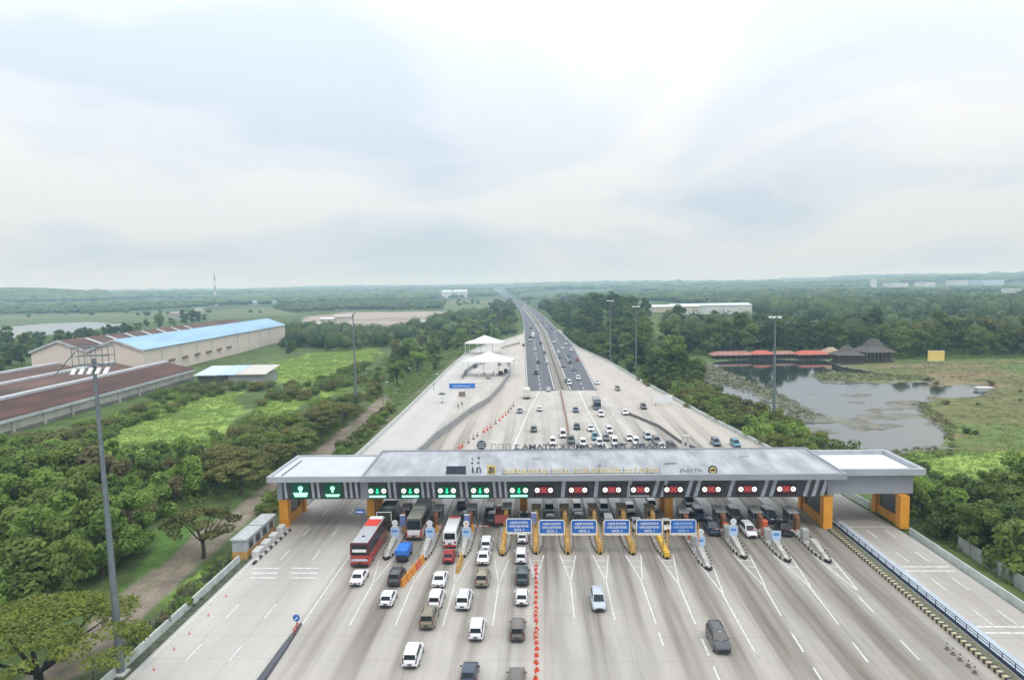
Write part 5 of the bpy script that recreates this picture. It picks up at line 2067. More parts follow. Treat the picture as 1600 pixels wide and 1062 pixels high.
# beyond the canopy
GF = 'traffic beyond the canopy'
FARV = [
    (812, 646, 'people_carrier', 'silver', 'silver car nearest the curved cone row beyond the canopy', 0), (843, 643, 'hatchback', 'white', 'white car between the left lane line and the brown divider', 0), (834, 676, 'people_carrier', 'grey', 'dark grey car alone in the left half just beyond the canopy', 0),
    (857, 612, 'hatchback', 'white', 'white car at the edge where asphalt meets concrete, left of the divider', 0),
    (900, 645, 'hatchback', 'slate', 'blue grey car just right of the brown divider', PI), (902, 672, 'hatchback', 'navy', 'dark blue car right of the brown divider, nearer the canopy', PI), (940, 652, 'people_carrier', 'white', 'white car behind the grey truck', PI),
    (924, 675, 'sedan', 'white', 'white saloon left of the long white line', PI), (953, 678, 'people_carrier', 'white', 'white car right of the long white line', PI), (978, 649, 'sedan', 'white', 'white saloon at the start of the dark divider', PI), (1007, 640, 'people_carrier', 'brown', 'dark brown car alone on the right ramp', PI),
    (966, 611, 'people_carrier', 'gold', 'beige car on the right ramp near the end of the asphalt', PI), (934, 601, 'sedan', 'white', 'white car on the concrete right of the asphalt edge', PI),
    (864, 697, 'people_carrier', 'white', 'leftmost white car of the cluster behind the roof lettering', PI), (880, 685, 'van', 'white', 'white van above the leftmost white car of the cluster', PI), (893, 695, 'off_road_car', 'darkteal', 'dark teal car in the cluster behind the roof lettering', PI),
    (931, 689, 'people_carrier', 'teal', 'teal grey car left of the long white line in the cluster', PI), (938, 699, 'people_carrier', 'white', 'white car in the middle of the cluster behind the roof lettering', PI), (962, 698, 'van', 'white', 'white van right of the long white line in the cluster', PI), (972, 704, 'sedan', 'grey', 'grey saloon in front of the white van in the cluster', PI),
    (996, 697, 'people_carrier', 'white', 'white car right of the white van in the cluster', PI), (1004, 706, 'people_carrier', 'grey', 'grey car below the right hand white car in the cluster', PI), (1028, 696, 'off_road_car', 'grey', 'grey off roader near the beige twin post', PI), (1036, 705, 'sedan', 'white', 'white saloon in front of the grey off roader by the twin post', PI), (1051, 704, 'people_carrier', 'black', 'black car beside the beige twin post', PI),
    (1122, 698, 'people_carrier', 'slate', 'blue grey car on the right ramp just behind the canopy', PI), (1153, 700, 'people_carrier', 'teal', 'teal car on the right ramp just behind the canopy', PI),
    (838, 585, 'off_road_car', 'black', 'black off roader on the left half of the asphalt', 0), (841, 568, 'people_carrier', 'darkgrey', 'dark car ahead of the black off roader on the asphalt', 0), (855, 569, 'people_carrier', 'white', 'white car on the asphalt beside the median barrier', 0),
    (880, 574, 'sedan', 'gold', 'beige car right of the median barrier on the asphalt', PI), (890, 602, 'van', 'white', 'white van on the asphalt right of the median barrier', PI), (886, 598, 'hatchback', 'navy', 'dark car beside the white van on the asphalt', PI), (904, 594, 'people_carrier', 'white', 'white car on the right of the asphalt near its end', PI),
    (898, 580, 'sedan', 'slate', 'blue grey saloon on the right of the asphalt', PI), (891, 568, 'hatchback', 'navy', 'dark blue car in the middle of the right carriageway', PI), (902, 565, 'people_carrier', 'red', 'dull red car at the right edge of the asphalt', PI), (889, 557, 'people_carrier', 'teal', 'teal car high up the right carriageway', PI),
    (873, 552, 'people_carrier', 'white', 'white car high up the carriageway, leftmost of a group of four', PI), (879, 546, 'sedan', 'white', 'white saloon above the leftmost of the group of four', PI), (893, 549, 'van', 'white', 'white van at the right edge of the far asphalt', PI), (885, 539, 'sedan', 'white', 'white car second highest at the right edge of the asphalt', PI), (885, 532, 'people_carrier', 'white', 'white car highest at the right edge of the asphalt', PI),
    (866, 536, 'people_carrier', 'white', 'white car in the middle of the far right carriageway', PI), (858, 526, 'sedan', 'silver', 'silver car far up beside the median', PI), (842, 521, 'people_carrier', 'white', 'white car far up left of the median', 0), (828, 528, 'people_carrier', 'darkgrey', 'dark car far up beside the white truck', 0), (828, 533, 'sedan', 'white', 'white car at the far left edge of the asphalt', 0),
    (818, 541, 'people_carrier', 'black', 'black car on the concrete left of the far asphalt', 0), (843, 506, 'van', 'white', 'leftmost of three vehicles far away at the bend', PI), (848, 504, 'people_carrier', 'grey', 'middle one of three vehicles far away at the bend', PI), (853, 503, 'van', 'white', 'rightmost of three vehicles far away at the bend', PI), (830, 514, 'people_carrier', 'darkgrey', 'dark car farthest up the left carriageway', 0),
    (851, 553, 'people_carrier', 'grey', 'grey car high up the left carriageway beside the median', 0), (836, 548, 'sedan', 'white', 'white saloon high up the left carriageway near its left edge', 0), (845, 538, 'off_road_car', 'black', 'black car high up the middle of the left carriageway', 0),
    (875, 560, 'people_carrier', 'grey', 'grey car beside the median in the upper right carriageway', PI), (868, 520, 'people_carrier', 'white', 'white car far up at the right edge of the carriageway', PI), (861, 515, 'sedan', 'darkgrey', 'dark saloon far up the right carriageway', PI), (852, 512, 'people_carrier', 'silver', 'silver car just before the three vehicles at the bend', PI), (836, 505, 'van', 'white', 'white van at the left edge of the far bend', 0),
    (912, 699, 'people_carrier', 'white', 'white car between the dark teal car and the long white line', PI), (948, 690, 'hatchback', 'grey', 'grey hatchback just above the white van in the cluster', PI), (985, 690, 'sedan', 'white', 'white saloon above the right hand white car in the cluster', PI), (1014, 688, 'people_carrier', 'silver', 'silver car left of the grey off roader in the cluster', PI),
    # under and around the tents
    (742, 575, 'people_carrier', 'darkgrey', 'dark car parked under the front white tent, leftmost', 0), (763, 592, 'people_carrier', 'silver', 'silver car parked in front of the front white tent', 0), (782, 586, 'off_road_car', 'darkgrey', 'dark off roader at the right end of the front white tent', 0), (780, 571, 'people_carrier', 'grey', 'grey car under the right side of the front white tent', 0), (790, 583, 'van', 'brown', 'brown van beside the retaining wall at the tents', 0),
]
for px, py, k, c, s, hd in FARV:
    p = P(px, py, 0.1)
    z = 0.0
    if inpoly(np.array([p[0]]), np.array([p[1]]), ROAD)[0]:
        z = float(hz(0, p[1]))
    o = near_at(px, py, k, c, s, hd, far=p[1] > 190, z=z)
    o['group'] = GF
wt = put('truck', truck_parts(7.6, 2.4, 3.6, PAINT['white'], PAINT['cream'], False, 2.5), *P(823, 624)[:2], 'cream box truck left of the asphalt beyond the canopy', 'truck', heading=0)
wt.location.y += 3.8
gt = put('truck', truck_parts(8.6, 2.4, 3.2, PAINT['slate'], PAINT['grey'], False, 2.6), *P(934, 641)[:2], 'grey truck on the right half beyond the canopy', 'truck', heading=PI)
gt.location.y += 4.3
ft = build_far('truck', truck_parts(8.0, 2.4, 3.6, PAINT['white'], PAINT['white']), PAINT['white'])
p = P(833, 527)
ft.location = (p[0], p[1], 0.02)
tag(ft, 'white box truck far up the left carriageway', 'truck')
# ------------------------------------------------------------------ tents, people, buildings, masts far off
M_TENT = mat('tent_canvas', (0.84, 0.83, 0.80), 0.7, var=0.05, scale=0.3)


def tent(px, py, w, d, he, hp, label):
    p = P(px, py)
    r = empty('marquee', (p[0], p[1], 0), -0.10, label, 'tent', 'white tents on the left side of the road')
    mb = MB()
    n = 6
    rings = []
    for t, zz in ((0, he-0.7), (0, he), (0.25, he+(hp-he)*0.17), (0.55, he+(hp-he)*0.5), (0.8, he+(hp-he)*0.8), (0.97, hp)):
        k = 1-t
        ring = []
        for sx, sy in ((-1, -1), (1, -1), (1, 1), (-1, 1)):
            ring.append((w/2*sx*k, d/2*sy*k+d/2, zz))
        rings.append(ring)
    mb.grid(rings, caps=False)
    mb.face(rings[-1])
    mb.build('canopy', M_TENT, r)
    for sx in (-1, -0.33, 0.33, 1):
        for sy in (0, 1):
            q = MB()
            q.tube((sx*(w/2-0.2), sy*(d-0.4)+0.2, 0), (sx*(w/2-0.2), sy*(d-0.4)+0.2, he), 0.16, n=6)
            q.build('pole', M_WHT, r)
    q = MB()
    for sy in (0, 1):
        q.tube((-w/2+0.2, sy*(d-0.4)+0.2, he-0.15), (w/2-0.2, sy*(d-0.4)+0.2, he-0.15), 0.12, n=6)
    q.build('truss', M_STEEL, r)
    return r


tent(761, 589, 21.6, 11, 7.0, 10.6, 'front white marquee with open sides left of the road')
tent(755, 554, 21.5, 12, 7.0, 10.8, 'rear white marquee behind the front one')
r = empty('banner', P(722, 607), 0, 'bright blue banner on the ground before the front white tent', 'banner')
mb = MB()
mb.box(-5.0, 5.0, -0.06, 0.06, 0.2, 2.1)
mb.build('cloth', mat('banner_blue', (0.03, 0.16, 0.55), 0.6, var=0.2, scale=1.0), r)
mb = MB()
for s in (-5, 0, 5):
    mb.tube((s, 0.15, 0), (s, 0.15, 2.2), 0.07, n=6)
mb.tube((5, 0.1, 1.9), (9, 0.3, 1.9), 0.05, n=5)
mb.tube((5, 0.1, 0.5), (9, 0.3, 0.5), 0.05, n=5)
mb.build('post', M_STEEL, r)
mb = MB()
mb.box(-3.6, 3.2, -0.075, -0.062, 0.9, 1.2)
mb.build('text_band', M_PBLUE, r)
mb = MB()
mb.rbox((0, 0, 0), 2.4, 1.4, 1.7, 0.1, ch=0.15)
o = mb.build('crate', mat('crate_brown', (0.20, 0.16, 0.12), 0.8))
o.location = P(722, 619)
tag(o, 'brown box standing below the blue banner', 'box')
r = empty('parasol', P(691, 629), 0, 'dark parasol on a pole on the left pavement', 'umbrella')
mb = MB()
mb.lathe((0, 0, 0), [(1.4, 2.9), (1.1, 3.2), (0.5, 3.5), (0.06, 3.6)], 8)
mb.build('canopy', M_DARK, r)
mb = MB()
mb.tube((0, 0, 0), (0, 0, 3.5), 0.05, n=6)
mb.rbox((0, 0, 0), 0.9, 0.9, 0.2)
mb.build('pole', M_STEEL, r)


def person(x, y, rz, top, legs, label):
    """standing figure: one skinned body, hair as a child"""
    J = [(0, 0, 0.95), (0, 0, 1.15), (0, 0, 1.38), (0, 0.01, 1.52), (0, 0.02, 1.66), (0.11, 0, 0.90), (0.12, 0.02, 0.48), (0.12, -0.02, 0.07), (0.12, 0.10, 0.03), (-0.11, 0, 0.90), (-0.12, 0.03, 0.48), (-0.13, -0.03, 0.07), (-0.13, 0.09, 0.03),
         (0.19, 0, 1.38), (0.25, -0.02, 1.10), (0.27, 0.06, 0.84), (-0.19, 0, 1.38), (-0.25, -0.02, 1.10), (-0.27, 0.06, 0.84)]
    E_ = [(0, 1), (1, 2), (2, 3), (3, 4), (0, 5), (5, 6), (6, 7), (7, 8), (0, 9), (9, 10), (10, 11), (11, 12), (2, 13), (13, 14), (14, 15), (2, 16), (16, 17), (17, 18)]
    R = [.15, .14, .15, .06, .105, .095, .065, .045, .04, .095, .065, .045, .04, .07, .05, .035, .07, .05, .035]
    me = bpy.data.meshes.new('person')
    me.from_pydata(J, E_, [])
    o = bpy.data.objects.new('person', me)
    COL.objects.link(o)
    sk = o.modifiers.new('skin', 'SKIN')
    for i, v in enumerate(me.skin_vertices[0].data):
        v.radius = (R[i], R[i]*0.85)
        v.use_root = i == 0
    o.modifiers.new('sub', 'SUBSURF').render_levels = 1
    bpy.context.view_layer.update()
    m2 = bpy.data.meshes.new_from_object(o.evaluated_get(bpy.context.evaluated_depsgraph_get()))
    o.modifiers.clear()
    o.data = m2
    m2.materials.clear()
    for mm in (mat('skin', (0.30, 0.16, 0.10), 0.6), mat('shirt_'+top[0], top[1], 0.8), mat('trousers_'+legs[0], legs[1], 0.8)):
        m2.materials.append(mm)
    for f in m2.polygons:
        c = f.center
        f.material_index = 2 if c.z < 0.98 and abs(c.x) < 0.23 else (1 if c.z < 1.46 and not (abs(c.x) > 0.22 and c.z < 0.95) else 0)
        f.use_smooth = True
    o.location = (x, y, 0)
    o.rotation_euler = (0, 0, rz)
    tag(o, label, 'person', 'people by the tents')
    h = MB()
    h.lathe((0, -0.01, 1.64), [(0.118, 0.0), (0.125, 0.06), (0.09, 0.13), (0.02, 0.16)], 10)
    h.build('hair', M_BLACK, o)


for px, py, rz, t_, l_, s in [(757, 587, 0.4, ('grey', (0.1, 0.1, 0.12)), ('dark', (0.03, 0.03, 0.04)), 'person in dark clothes standing in front of the front white tent'),
                              (771, 585, 2.0, ('black', (0.03, 0.03, 0.03)), ('dark', (0.03, 0.03, 0.04)), 'person in black standing under the right half of the front tent'),
                              (716, 639, 1.0, ('dark', (0.05, 0.05, 0.06)), ('dark', (0.03, 0.03, 0.04)), 'person in dark clothes on the pale pavement below the box'),
                              (722, 635, -0.6, ('navy', (0.03, 0.05, 0.1)), ('dark', (0.03, 0.03, 0.04)), 'person in navy, right one of two on the pale pavement')]:
    p = P(px, py)
    person(p[0], p[1], rz, t_, l_, s)

# ---- warehouses at left
M_PINK = mat('wall_pink', (0.70, 0.60, 0.53), 0.85, var=0.06, scale=0.05)
M_RBLUE = mat('roof_blue', (0.27, 0.45, 0.64), 0.55, var=0.18, scale=0.12, stretch=(1, 0.2, 1))
M_RBRN = mat('roof_brown', (0.105, 0.056, 0.040), 0.75, var=0.5, scale=0.12, stretch=(1, 0.3, 1))
M_RRED = mat('roof_rust', (0.080, 0.031, 0.021), 0.8, var=0.5, scale=0.16, stretch=(1, 0.3, 1))
M_EDGE = mat('roof_edge', (0.48, 0.50, 0.52), 0.7, var=0.15, scale=0.3)
M_WPALE = mat('shed_wall', (0.42, 0.40, 0.36), 0.85, var=0.2, scale=0.2)
M_WLOW = mat('shed_wall_low', (0.15, 0.145, 0.13), 0.9, var=0.3, scale=0.2)


def gable(name, x0, x1, y0, y1, ze, zr, wall, roof, label, cat='warehouse', zg=-3.0, trim=None, oh=0.8, low=None, windows=()):
    xm, ym = (x0+x1)/2, (y0+y1)/2
    r = empty(name, (xm, ym, zg), 0, label, cat)
    a, b, L = x0-xm, x1-xm, (y1-y0)/2
    H0, HR = ze-zg, zr-zg
    mb = MB()
    mb.grid([[(a, -L, 0), (b, -L, 0), (b, -L, H0), (0, -L, HR), (a, -L, H0)], [(a, L, 0), (b, L, 0), (b, L, H0), (0, L, HR), (a, L, H0)]])
    w = mb.build('wall', wall, r)
    for s, e in ((1, b), (-1, a)):
        mb = MB()
        dx = oh*s
        dz = (HR-H0)/abs(e)*oh
        mb.grid([[(0, -L-oh, HR+0.05), (e+dx, -L-oh, H0-dz+0.05), (e+dx, L+oh, H0-dz+0.05), (0, L+oh, HR+0.05)], [(0, -L-oh, HR+0.35), (e+dx, -L-oh, H0-dz+0.35), (e+dx, L+oh, H0-dz+0.35), (0, L+oh, HR+0.35)]])
        mb.build('roof', roof, r)
    if trim:
        mb = MB()
        for yy in (-L-oh-0.1,):
            for s, e in ((1, b), (-1, a)):
                dz = (HR-H0)/abs(e)*oh
                mb.grid([[(0, yy, HR-0.5), (e+oh*s, yy, H0-dz-0.5), (e+oh*s, yy+0.3, H0-dz-0.5), (0, yy+0.3, HR-0.5)], [(0, yy, HR+0.5), (e+oh*s, yy, H0-dz+0.5), (e+oh*s, yy+0.3, H0-dz+0.5), (0, yy+0.3, HR+0.5)]])
        mb.build('bargeboard', trim, r)
    return r, xm, ym, zg, L


# the pair of pink halls: right hall blue roof, left hall brown roof
zE = 11.0
X1, Y1 = -197.0, 329.0
WROT = rad(2.5)


def turn(r, px, py, ang):
    """turn a thing about the ground point (px, py)"""
    dx, dy = r.location.x-px, r.location.y-py
    c, s = math.cos(ang), math.sin(ang)
    r.location.x, r.location.y = px+c*dx-s*dy, py+s*dx+c*dy
    r.rotation_euler.z = ang


wh, xm, ym, zg, L = gable('warehouse', X1-27.5, X1, Y1, Y1+214, zE, zE+5.2, M_PINK, M_RBLUE, 'long pale pink warehouse with a sky blue metal roof', trim=M_EDGE)
mb = MB()
for k in range(9):
    yy = -L+18+k*20
    mb.box(13.78, 13.95, yy, yy+0.5, 0.0, zE-zg-1.2)
mb.build('downpipe', M_EDGE, wh)
for k in range(7):
    mb = MB()
    yy = -L+10+k*15
    mb.box(13.76, 14.6, yy, yy+6, 5.6, 6.6)
    mb.build('window_hood', mat('hood_brown', (0.20, 0.12, 0.09), 0.8), wh)
wh2, xm, ym, zg, L = gable('warehouse', X1-55.2, X1-27.7, Y1, Y1+214, zE, zE+5.2, M_PINK, M_RBRN, 'pale pink warehouse with a rusty brown roof left of the blue one', trim=M_EDGE)
for k in range(7):
    mb = MB()
    yy = -L+18+k*18
    dz = 5.2/13.75
    HR_ = zE+5.2-zg
    mb.grid([[(2.0, yy, HR_+0.45-2.0*dz+0.2), (11, yy, HR_+0.45-11*dz+0.2), (11, yy+2.5, HR_+0.45-11*dz+0.2), (2, yy+2.5, HR_+0.45-2*dz+0.2)], [(2.0, yy, HR_+0.5-2.0*dz+0.3), (11, yy, HR_+0.5-11*dz+0.3), (11, yy+2.5, HR_+0.5-11*dz+0.3), (2, yy+2.5, HR_+0.5-2*dz+0.3)]])
    mb.build('skylight', M_EDGE, wh2)
turn(wh, X1, Y1, WROT)
turn(wh2, X1, Y1, WROT)
# long low sheds in front
for k, (xe, roof, y1, s) in enumerate(((-158.8, M_RRED, 314, 'long low shed with a rust red roof, nearest the bright grass'), (-185.2, M_RBRN, 317, 'long low shed with a dark brown roof behind the rust red one'), (-211.6, M_RBRN, 317, 'long low shed with a brown roof, farthest left of the three sheds'))):
    sh, xm, ym, zg, L = gable('shed', xe-26.0, xe, 120, y1, 3.0, 6.2, M_WPALE, roof, s, 'shed', trim=M_EDGE, oh=0.5)
    mb = MB()
    mb.box(13.3, 13.75, -L-0.5, L+0.5, 3.0-zg-1.1, 3.0-zg-0.1)
    mb.build('fascia', M_EDGE, sh)
    mb = MB()
    mb.grid([[(-1.3, -L-0.4, 6.2-zg+0.05), (1.3, -L-0.4, 6.2-zg+0.05), (1.3, L+0.4, 6.2-zg+0.05), (-1.3, L+0.4, 6.2-zg+0.05)], [(-1.3, -L-0.4, 6.2-zg+0.9), (1.3, -L-0.4, 6.2-zg+0.9), (1.3, L+0.4, 6.2-zg+0.9), (-1.3, L+0.4, 6.2-zg+0.9)]])
    mb.build('ridge_vent', M_EDGE, sh)
    if k == 0:
        mb = MB()
        mb.box(13.01, 13.15, -L, L, 0, 2.2)
        mb.build('lower_wall', M_WLOW, sh)
        for j in range(12):
            mb = MB()
            mb.box(13.01, 13.4, -L+6+j*14, -L+7.0+j*14, 0, 4.9)
            mb.build('buttress', M_WPALE, sh)
    turn(sh, -158.8, 191, WROT)
# low building with the blue and white roof panels
g0 = P(306, 600)
r = empty('low_building', (-138.5, 305, -2.5), 0.0, 'low building with pale blue and white roof panels between shed and bright grass', 'building')
mb = MB()
mb.box(-15.5, -1.0, -7, 8, 0, 4.4)
mb.build('wall', M_WLOW, r)
mb = MB()
mb.box(-1.0, 15.0, -8, 8, 0, 4.6)
mb.build('wall', mat('block_wall', (0.30, 0.31, 0.31), 0.85), r)
for a, c, mm, z0 in ((-16.3, -5.5, mat('roof_ice', (0.50, 0.58, 0.66), 0.6), 4.5), (-5.2, 2.6, mat('roof_pale_blue', (0.42, 0.54, 0.72), 0.6), 4.6), (3.0, 16.3, mat('roof_cream', (0.52, 0.50, 0.44), 0.6), 4.7)):
    mb = MB()
    mb.grid([[(a, -9.0, z0), (c, -9.0, z0), (c, 9, z0+2.2), (a, 9, z0+2.2)], [(a, -9.0, z0+0.3), (c, -9.0, z0+0.3), (c, 9, z0+2.5), (a, 9, z0+2.5)]])
    mb.build('roof', mm, r)


def block(px0, px1, pyb, h, depth, wall, roof, label, name='building', cat='building', rr_=0.6, pitched=False):
    a, b = onland(px0, pyb), P(px1, pyb, -2.0)
    y = a[1]
    w = b[0]-a[0]
    r = empty(name, ((a[0]+b[0])/2, y, a[2]-0.5), 0, label, cat)
    mb = MB()
    mb.box(-w/2, w/2, 0, depth, 0, h)
    mb.build('wall', wall, r)
    mb = MB()
    if pitched:
        mb.grid([[(-w/2-0.6, -0.8, h), (w/2+0.6, -0.8, h), (w/2+0.6, depth+0.8, h), (-w/2-0.6, depth+0.8, h)], [(-w/2-0.6, depth/2-0.3, h+rr_), (w/2+0.6, depth/2-0.3, h+rr_), (w/2+0.6, depth/2+0.3, h+rr_), (-w/2-0.6, depth/2+0.3, h+rr_)]])
    else:
        mb.box(-w/2-0.5, w/2+0.5, -0.5, depth+0.5, h, h+rr_)
    mb.build('roof', roof, r)
    return r


M_WWALL = mat('white_wall', (0.62, 0.63, 0.62), 0.8, var=0.06, scale=0.05)
M_WROOF = mat('pale_roof', (0.52, 0.64, 0.68), 0.6, var=0.06, scale=0.05)
M_TROOF = mat('tan_roof', (0.40, 0.30, 0.24), 0.8, var=0.2, scale=0.1)
b1 = block(1052, 1166, 492, 10.5, 40, M_WWALL, M_WROOF, 'long white warehouse with a pale blue roof beyond the trees at right', 'warehouse', 'warehouse', 2.2, True)
mb = MB()
for k in range(3):
    mb.box(-40+k*26, -39+k*26, -0.15, 0.0, 0, 11)
mb.build('pilaster', M_EDGE, b1)
block(1019, 1049, 492, 5.5, 20, mat('cream_wall', (0.58, 0.52, 0.46), 0.8), M_WWALL, 'small cream building left of the long white warehouse', rr_=2.0, pitched=True)
block(690, 704, 466, 22, 60, M_WWALL, M_WROOF, 'white building far beyond the left fields, the narrower of the pair', rr_=6, pitched=True)
block(706, 727, 465, 22, 60, M_WWALL, M_WROOF, 'white building far beyond the left fields, the wider of the pair', rr_=6, pitched=True)
block(320, 334, 478, 7, 30, M_WWALL, M_WWALL, 'small white building in the far trees behind the warehouse, left one', rr_=2)
block(304, 313, 486, 5, 20, M_WWALL, M_WWALL, 'small white hut in the far trees, lower left of the other', rr_=1.5)
block(265, 281, 497, 8, 20, mat('grey_wall', (0.36, 0.34, 0.33)), M_TROOF, 'grey building above the rusty warehouse roof', rr_=2, pitched=True)
block(379, 415, 476, 8, 40, M_WWALL, M_WROOF, 'long pale roof in the far trees above the blue warehouse', rr_=2.5, pitched=True)
block(1395, 1440, 451.5, 14, 80, M_WWALL, M_WWALL, 'far white factory roof on the right horizon, leftmost', rr_=3)
block(1446, 1478, 450.5, 14, 80, M_WWALL, M_WWALL, 'far white factory roof on the right horizon, second from left', rr_=3)
block(1496, 1526, 449.0, 16, 80, M_WWALL, M_WWALL, 'far white factory roof on the right horizon, third from left', rr_=4)
block(1535, 1660, 449.0, 16, 90, mat('pale_blue_wall', (0.45, 0.60, 0.72)), mat('pale_blue_roof', (0.46, 0.66, 0.80)), 'far long pale blue factory on the right horizon', rr_=4)
block(1577, 1600, 458, 9, 30, M_WWALL, M_WWALL, 'small white building at the right edge below the blue factory', rr_=2)
block(1578, 1640, 512, 5, 18, M_WWALL, mat('roof_aqua', (0.50, 0.70, 0.76)), 'pale roof at the right edge among the trees', rr_=1.5)
block(522, 545, 449, 40, 60, M_WWALL, M_WWALL, 'faint pale tower block on the left horizon', rr_=4)
t1 = block(1361, 1364, 453, 34, 8, M_WWALL, M_WWALL, 'thin white tower far off on the right', 'tower', 'tower', 3)
# huts on the bare land at left
for px0, px1, py, h, ro, s in ((481, 500, 512, 4, M_WWALL, 'white roofed hut at the left end of the bare land'), (500, 520, 503, 4, M_WWALL, 'white roofed hut behind the leftmost on the bare land'), (522, 548, 500, 5, mat('hut_pale', (0.55, 0.50, 0.45)), 'pale hut in the middle of the bare land'), (470, 485, 519, 3.5, M_TROOF, 'tan roofed hut near the bushes left of the bare land'), (655, 692, 508, 4, M_WWALL, 'long white roof at the right end of the bare land'), (606, 622, 514, 3.5, M_TROOF, 'tan hut in the trees before the bare land'), (508, 560, 520, 4, mat('shed_tan', (0.42, 0.33, 0.27)), 'long tan shed at the front of the bare land')):
    block(px0, px1, py, h, 14, M_WPALE, ro, s, 'hut', 'hut', 1.6, True)
# buildings at the pond
M_THATCH = mat('thatch', (0.095, 0.085, 0.078), 0.95, var=0.35, scale=1.2)
M_REDT = mat('roof_red_tile', (0.44, 0.115, 0.075), 0.75, var=0.2, scale=0.5)
M_RDUL = mat('roof_dull_red', (0.33, 0.16, 0.13), 0.8, var=0.25, scale=0.5)
M_POST = mat('post_brown', (0.16, 0.13, 0.11), 0.8)
M_TIMB = mat('dark_timber', (0.055, 0.04, 0.032), 0.8, var=0.3)


def pavilion(px0, px1, pyb, he, hr, depth, roof, label, floor=0.8, posts=7, tiers=1):
    a, b = onland(px0, pyb), P(px1, pyb, -2.0)
    w = b[0]-a[0]
    r = empty('pavilion', ((a[0]+b[0])/2, a[1], -2.2), 0, label, 'pavilion')
    mb = MB()
    mb.box(-w/2, w/2, 0, depth, 0, floor)
    mb.build('floor', M_TIMB, r)
    mb = MB()
    mb.box(-w/2+1, w/2-1, 1.2, depth-0.6, floor, he-0.1)
    mb.build('wall', M_TIMB, r)
    for k in range(posts):
        mb = MB()
        x = -w/2+0.3+k*(w-0.6)/(posts-1)
        mb.box(x-0.18, x+0.18, 0.2, 0.55, floor, he)
        mb.build('post', M_POST, r)
    mb = MB()
    o = 1.0
    if tiers == 1:
        mb.grid([[(-w/2-o, -o, he), (w/2+o, -o, he), (w/2+o, depth+o, he), (-w/2-o, depth+o, he)], [(-w/2+depth*0.3, depth/2-0.3, hr), (w/2-depth*0.3, depth/2-0.3, hr), (w/2-depth*0.3, depth/2+0.3, hr), (-w/2+depth*0.3, depth/2+0.3, hr)]])
    else:
        mb.grid([[(-w/2-o, -o, he), (w/2+o, -o, he), (w/2+o, depth+o, he), (-w/2-o, depth+o, he)], [(-w*0.28, depth*0.25, he+(hr-he)*0.42), (w*0.28, depth*0.25, he+(hr-he)*0.42), (w*0.28, depth*0.75, he+(hr-he)*0.42), (-w*0.28, depth*0.75, he+(hr-he)*0.42)],
                 [(-w*0.13, depth*0.4, hr), (w*0.13, depth*0.4, hr), (w*0.13, depth*0.6, hr), (-w*0.13, depth*0.6, hr)]])
    mb.build('roof', roof, r)
    return r


pavilion(1116, 1178, 561, 2.5, 4.2, 9, M_RDUL, 'dull brown roofed pavilion at the left end of the pond', posts=8)
pavilion(1178, 1208, 561, 2.9, 4.7, 8, M_REDT, 'bright red roofed pavilion in the middle of the pond bank', posts=5)
pavilion(1208, 1249, 561, 2.6, 4.1, 7, M_RDUL, 'pinkish roofed pavilion between the two bright red roofs', posts=6)
pavilion(1249, 1297, 562, 2.8, 4.6, 9, M_REDT, 'bright red roofed pavilion at the right end of the pond row', posts=7)
pavilion(1133, 1190, 549, 6, 10.5, 12, M_THATCH, 'dark roofed hall behind the brown pavilion', posts=5)
pavilion(1312, 1352, 569, 4.6, 8.5, 12, M_THATCH, 'dark thatched hall beside the red roofs, lower of the two', posts=9, tiers=2)
pavilion(1354, 1400, 567, 5.4, 11.5, 15, M_THATCH, 'large dark thatched hall with a tiered roof at the pond', posts=8, tiers=2)
pavilion(1292, 1312, 560, 3.5, 6, 7, mat('roof_buff', (0.36, 0.26, 0.18)), 'small buff roofed hut between the red roof and the thatched hall', posts=4)


def billboard(px, pyb, w, z0, z1, m, label, rz=0.0):
    p = onland(px, pyb)
    r = empty('billboard', p, rz, label, 'billboard')
    mb = MB()
    mb.box(-w/2, w/2, -0.15, 0.15, z0, z1)
    bd = mb.build('board', m, r)
    mb = MB()
    mb.box(-w/2-0.15, w/2+0.15, -0.19, -0.155, z0-0.15, z0)
    mb.box(-w/2-0.15, w/2+0.15, -0.19, -0.155, z1, z1+0.15)
    mb.build('frame', M_WHT, bd)
    for s in (-w*0.4, w*0.4):
        mb = MB()
        mb.tube((s, 0.3, -0.4), (s, 0.3, z1-0.3), 0.16, n=6)
        mb.build('post', M_STEEL, r)


billboard(1462, 574, 7.4, 3.2, 7.8, mat('board_yellow', (0.74, 0.58, 0.17), 0.6, var=0.04, scale=0.2), 'plain yellow billboard on two posts behind the pond')
billboard(1052, 541, 7.5, 4.0, 7.6, mat('board_lime', (0.50, 0.56, 0.16), 0.6, var=0.08, scale=0.3), 'plain yellow green billboard in the trees left of the pond', 0.1)
p = onland(1536, 611)
r = empty('pump_hut', p, 0, 'small white roofed hut standing on the brown marsh', 'hut')
mb = MB()
mb.box(-2.6, 2.6, -1.2, 1.2, -0.3, 1.3)
mb.build('wall', M_WWALL, r)
mb = MB()
mb.box(-2.9, 2.9, -1.5, 1.5, 1.3, 1.55)
mb.build('roof', M_WWALL, r)
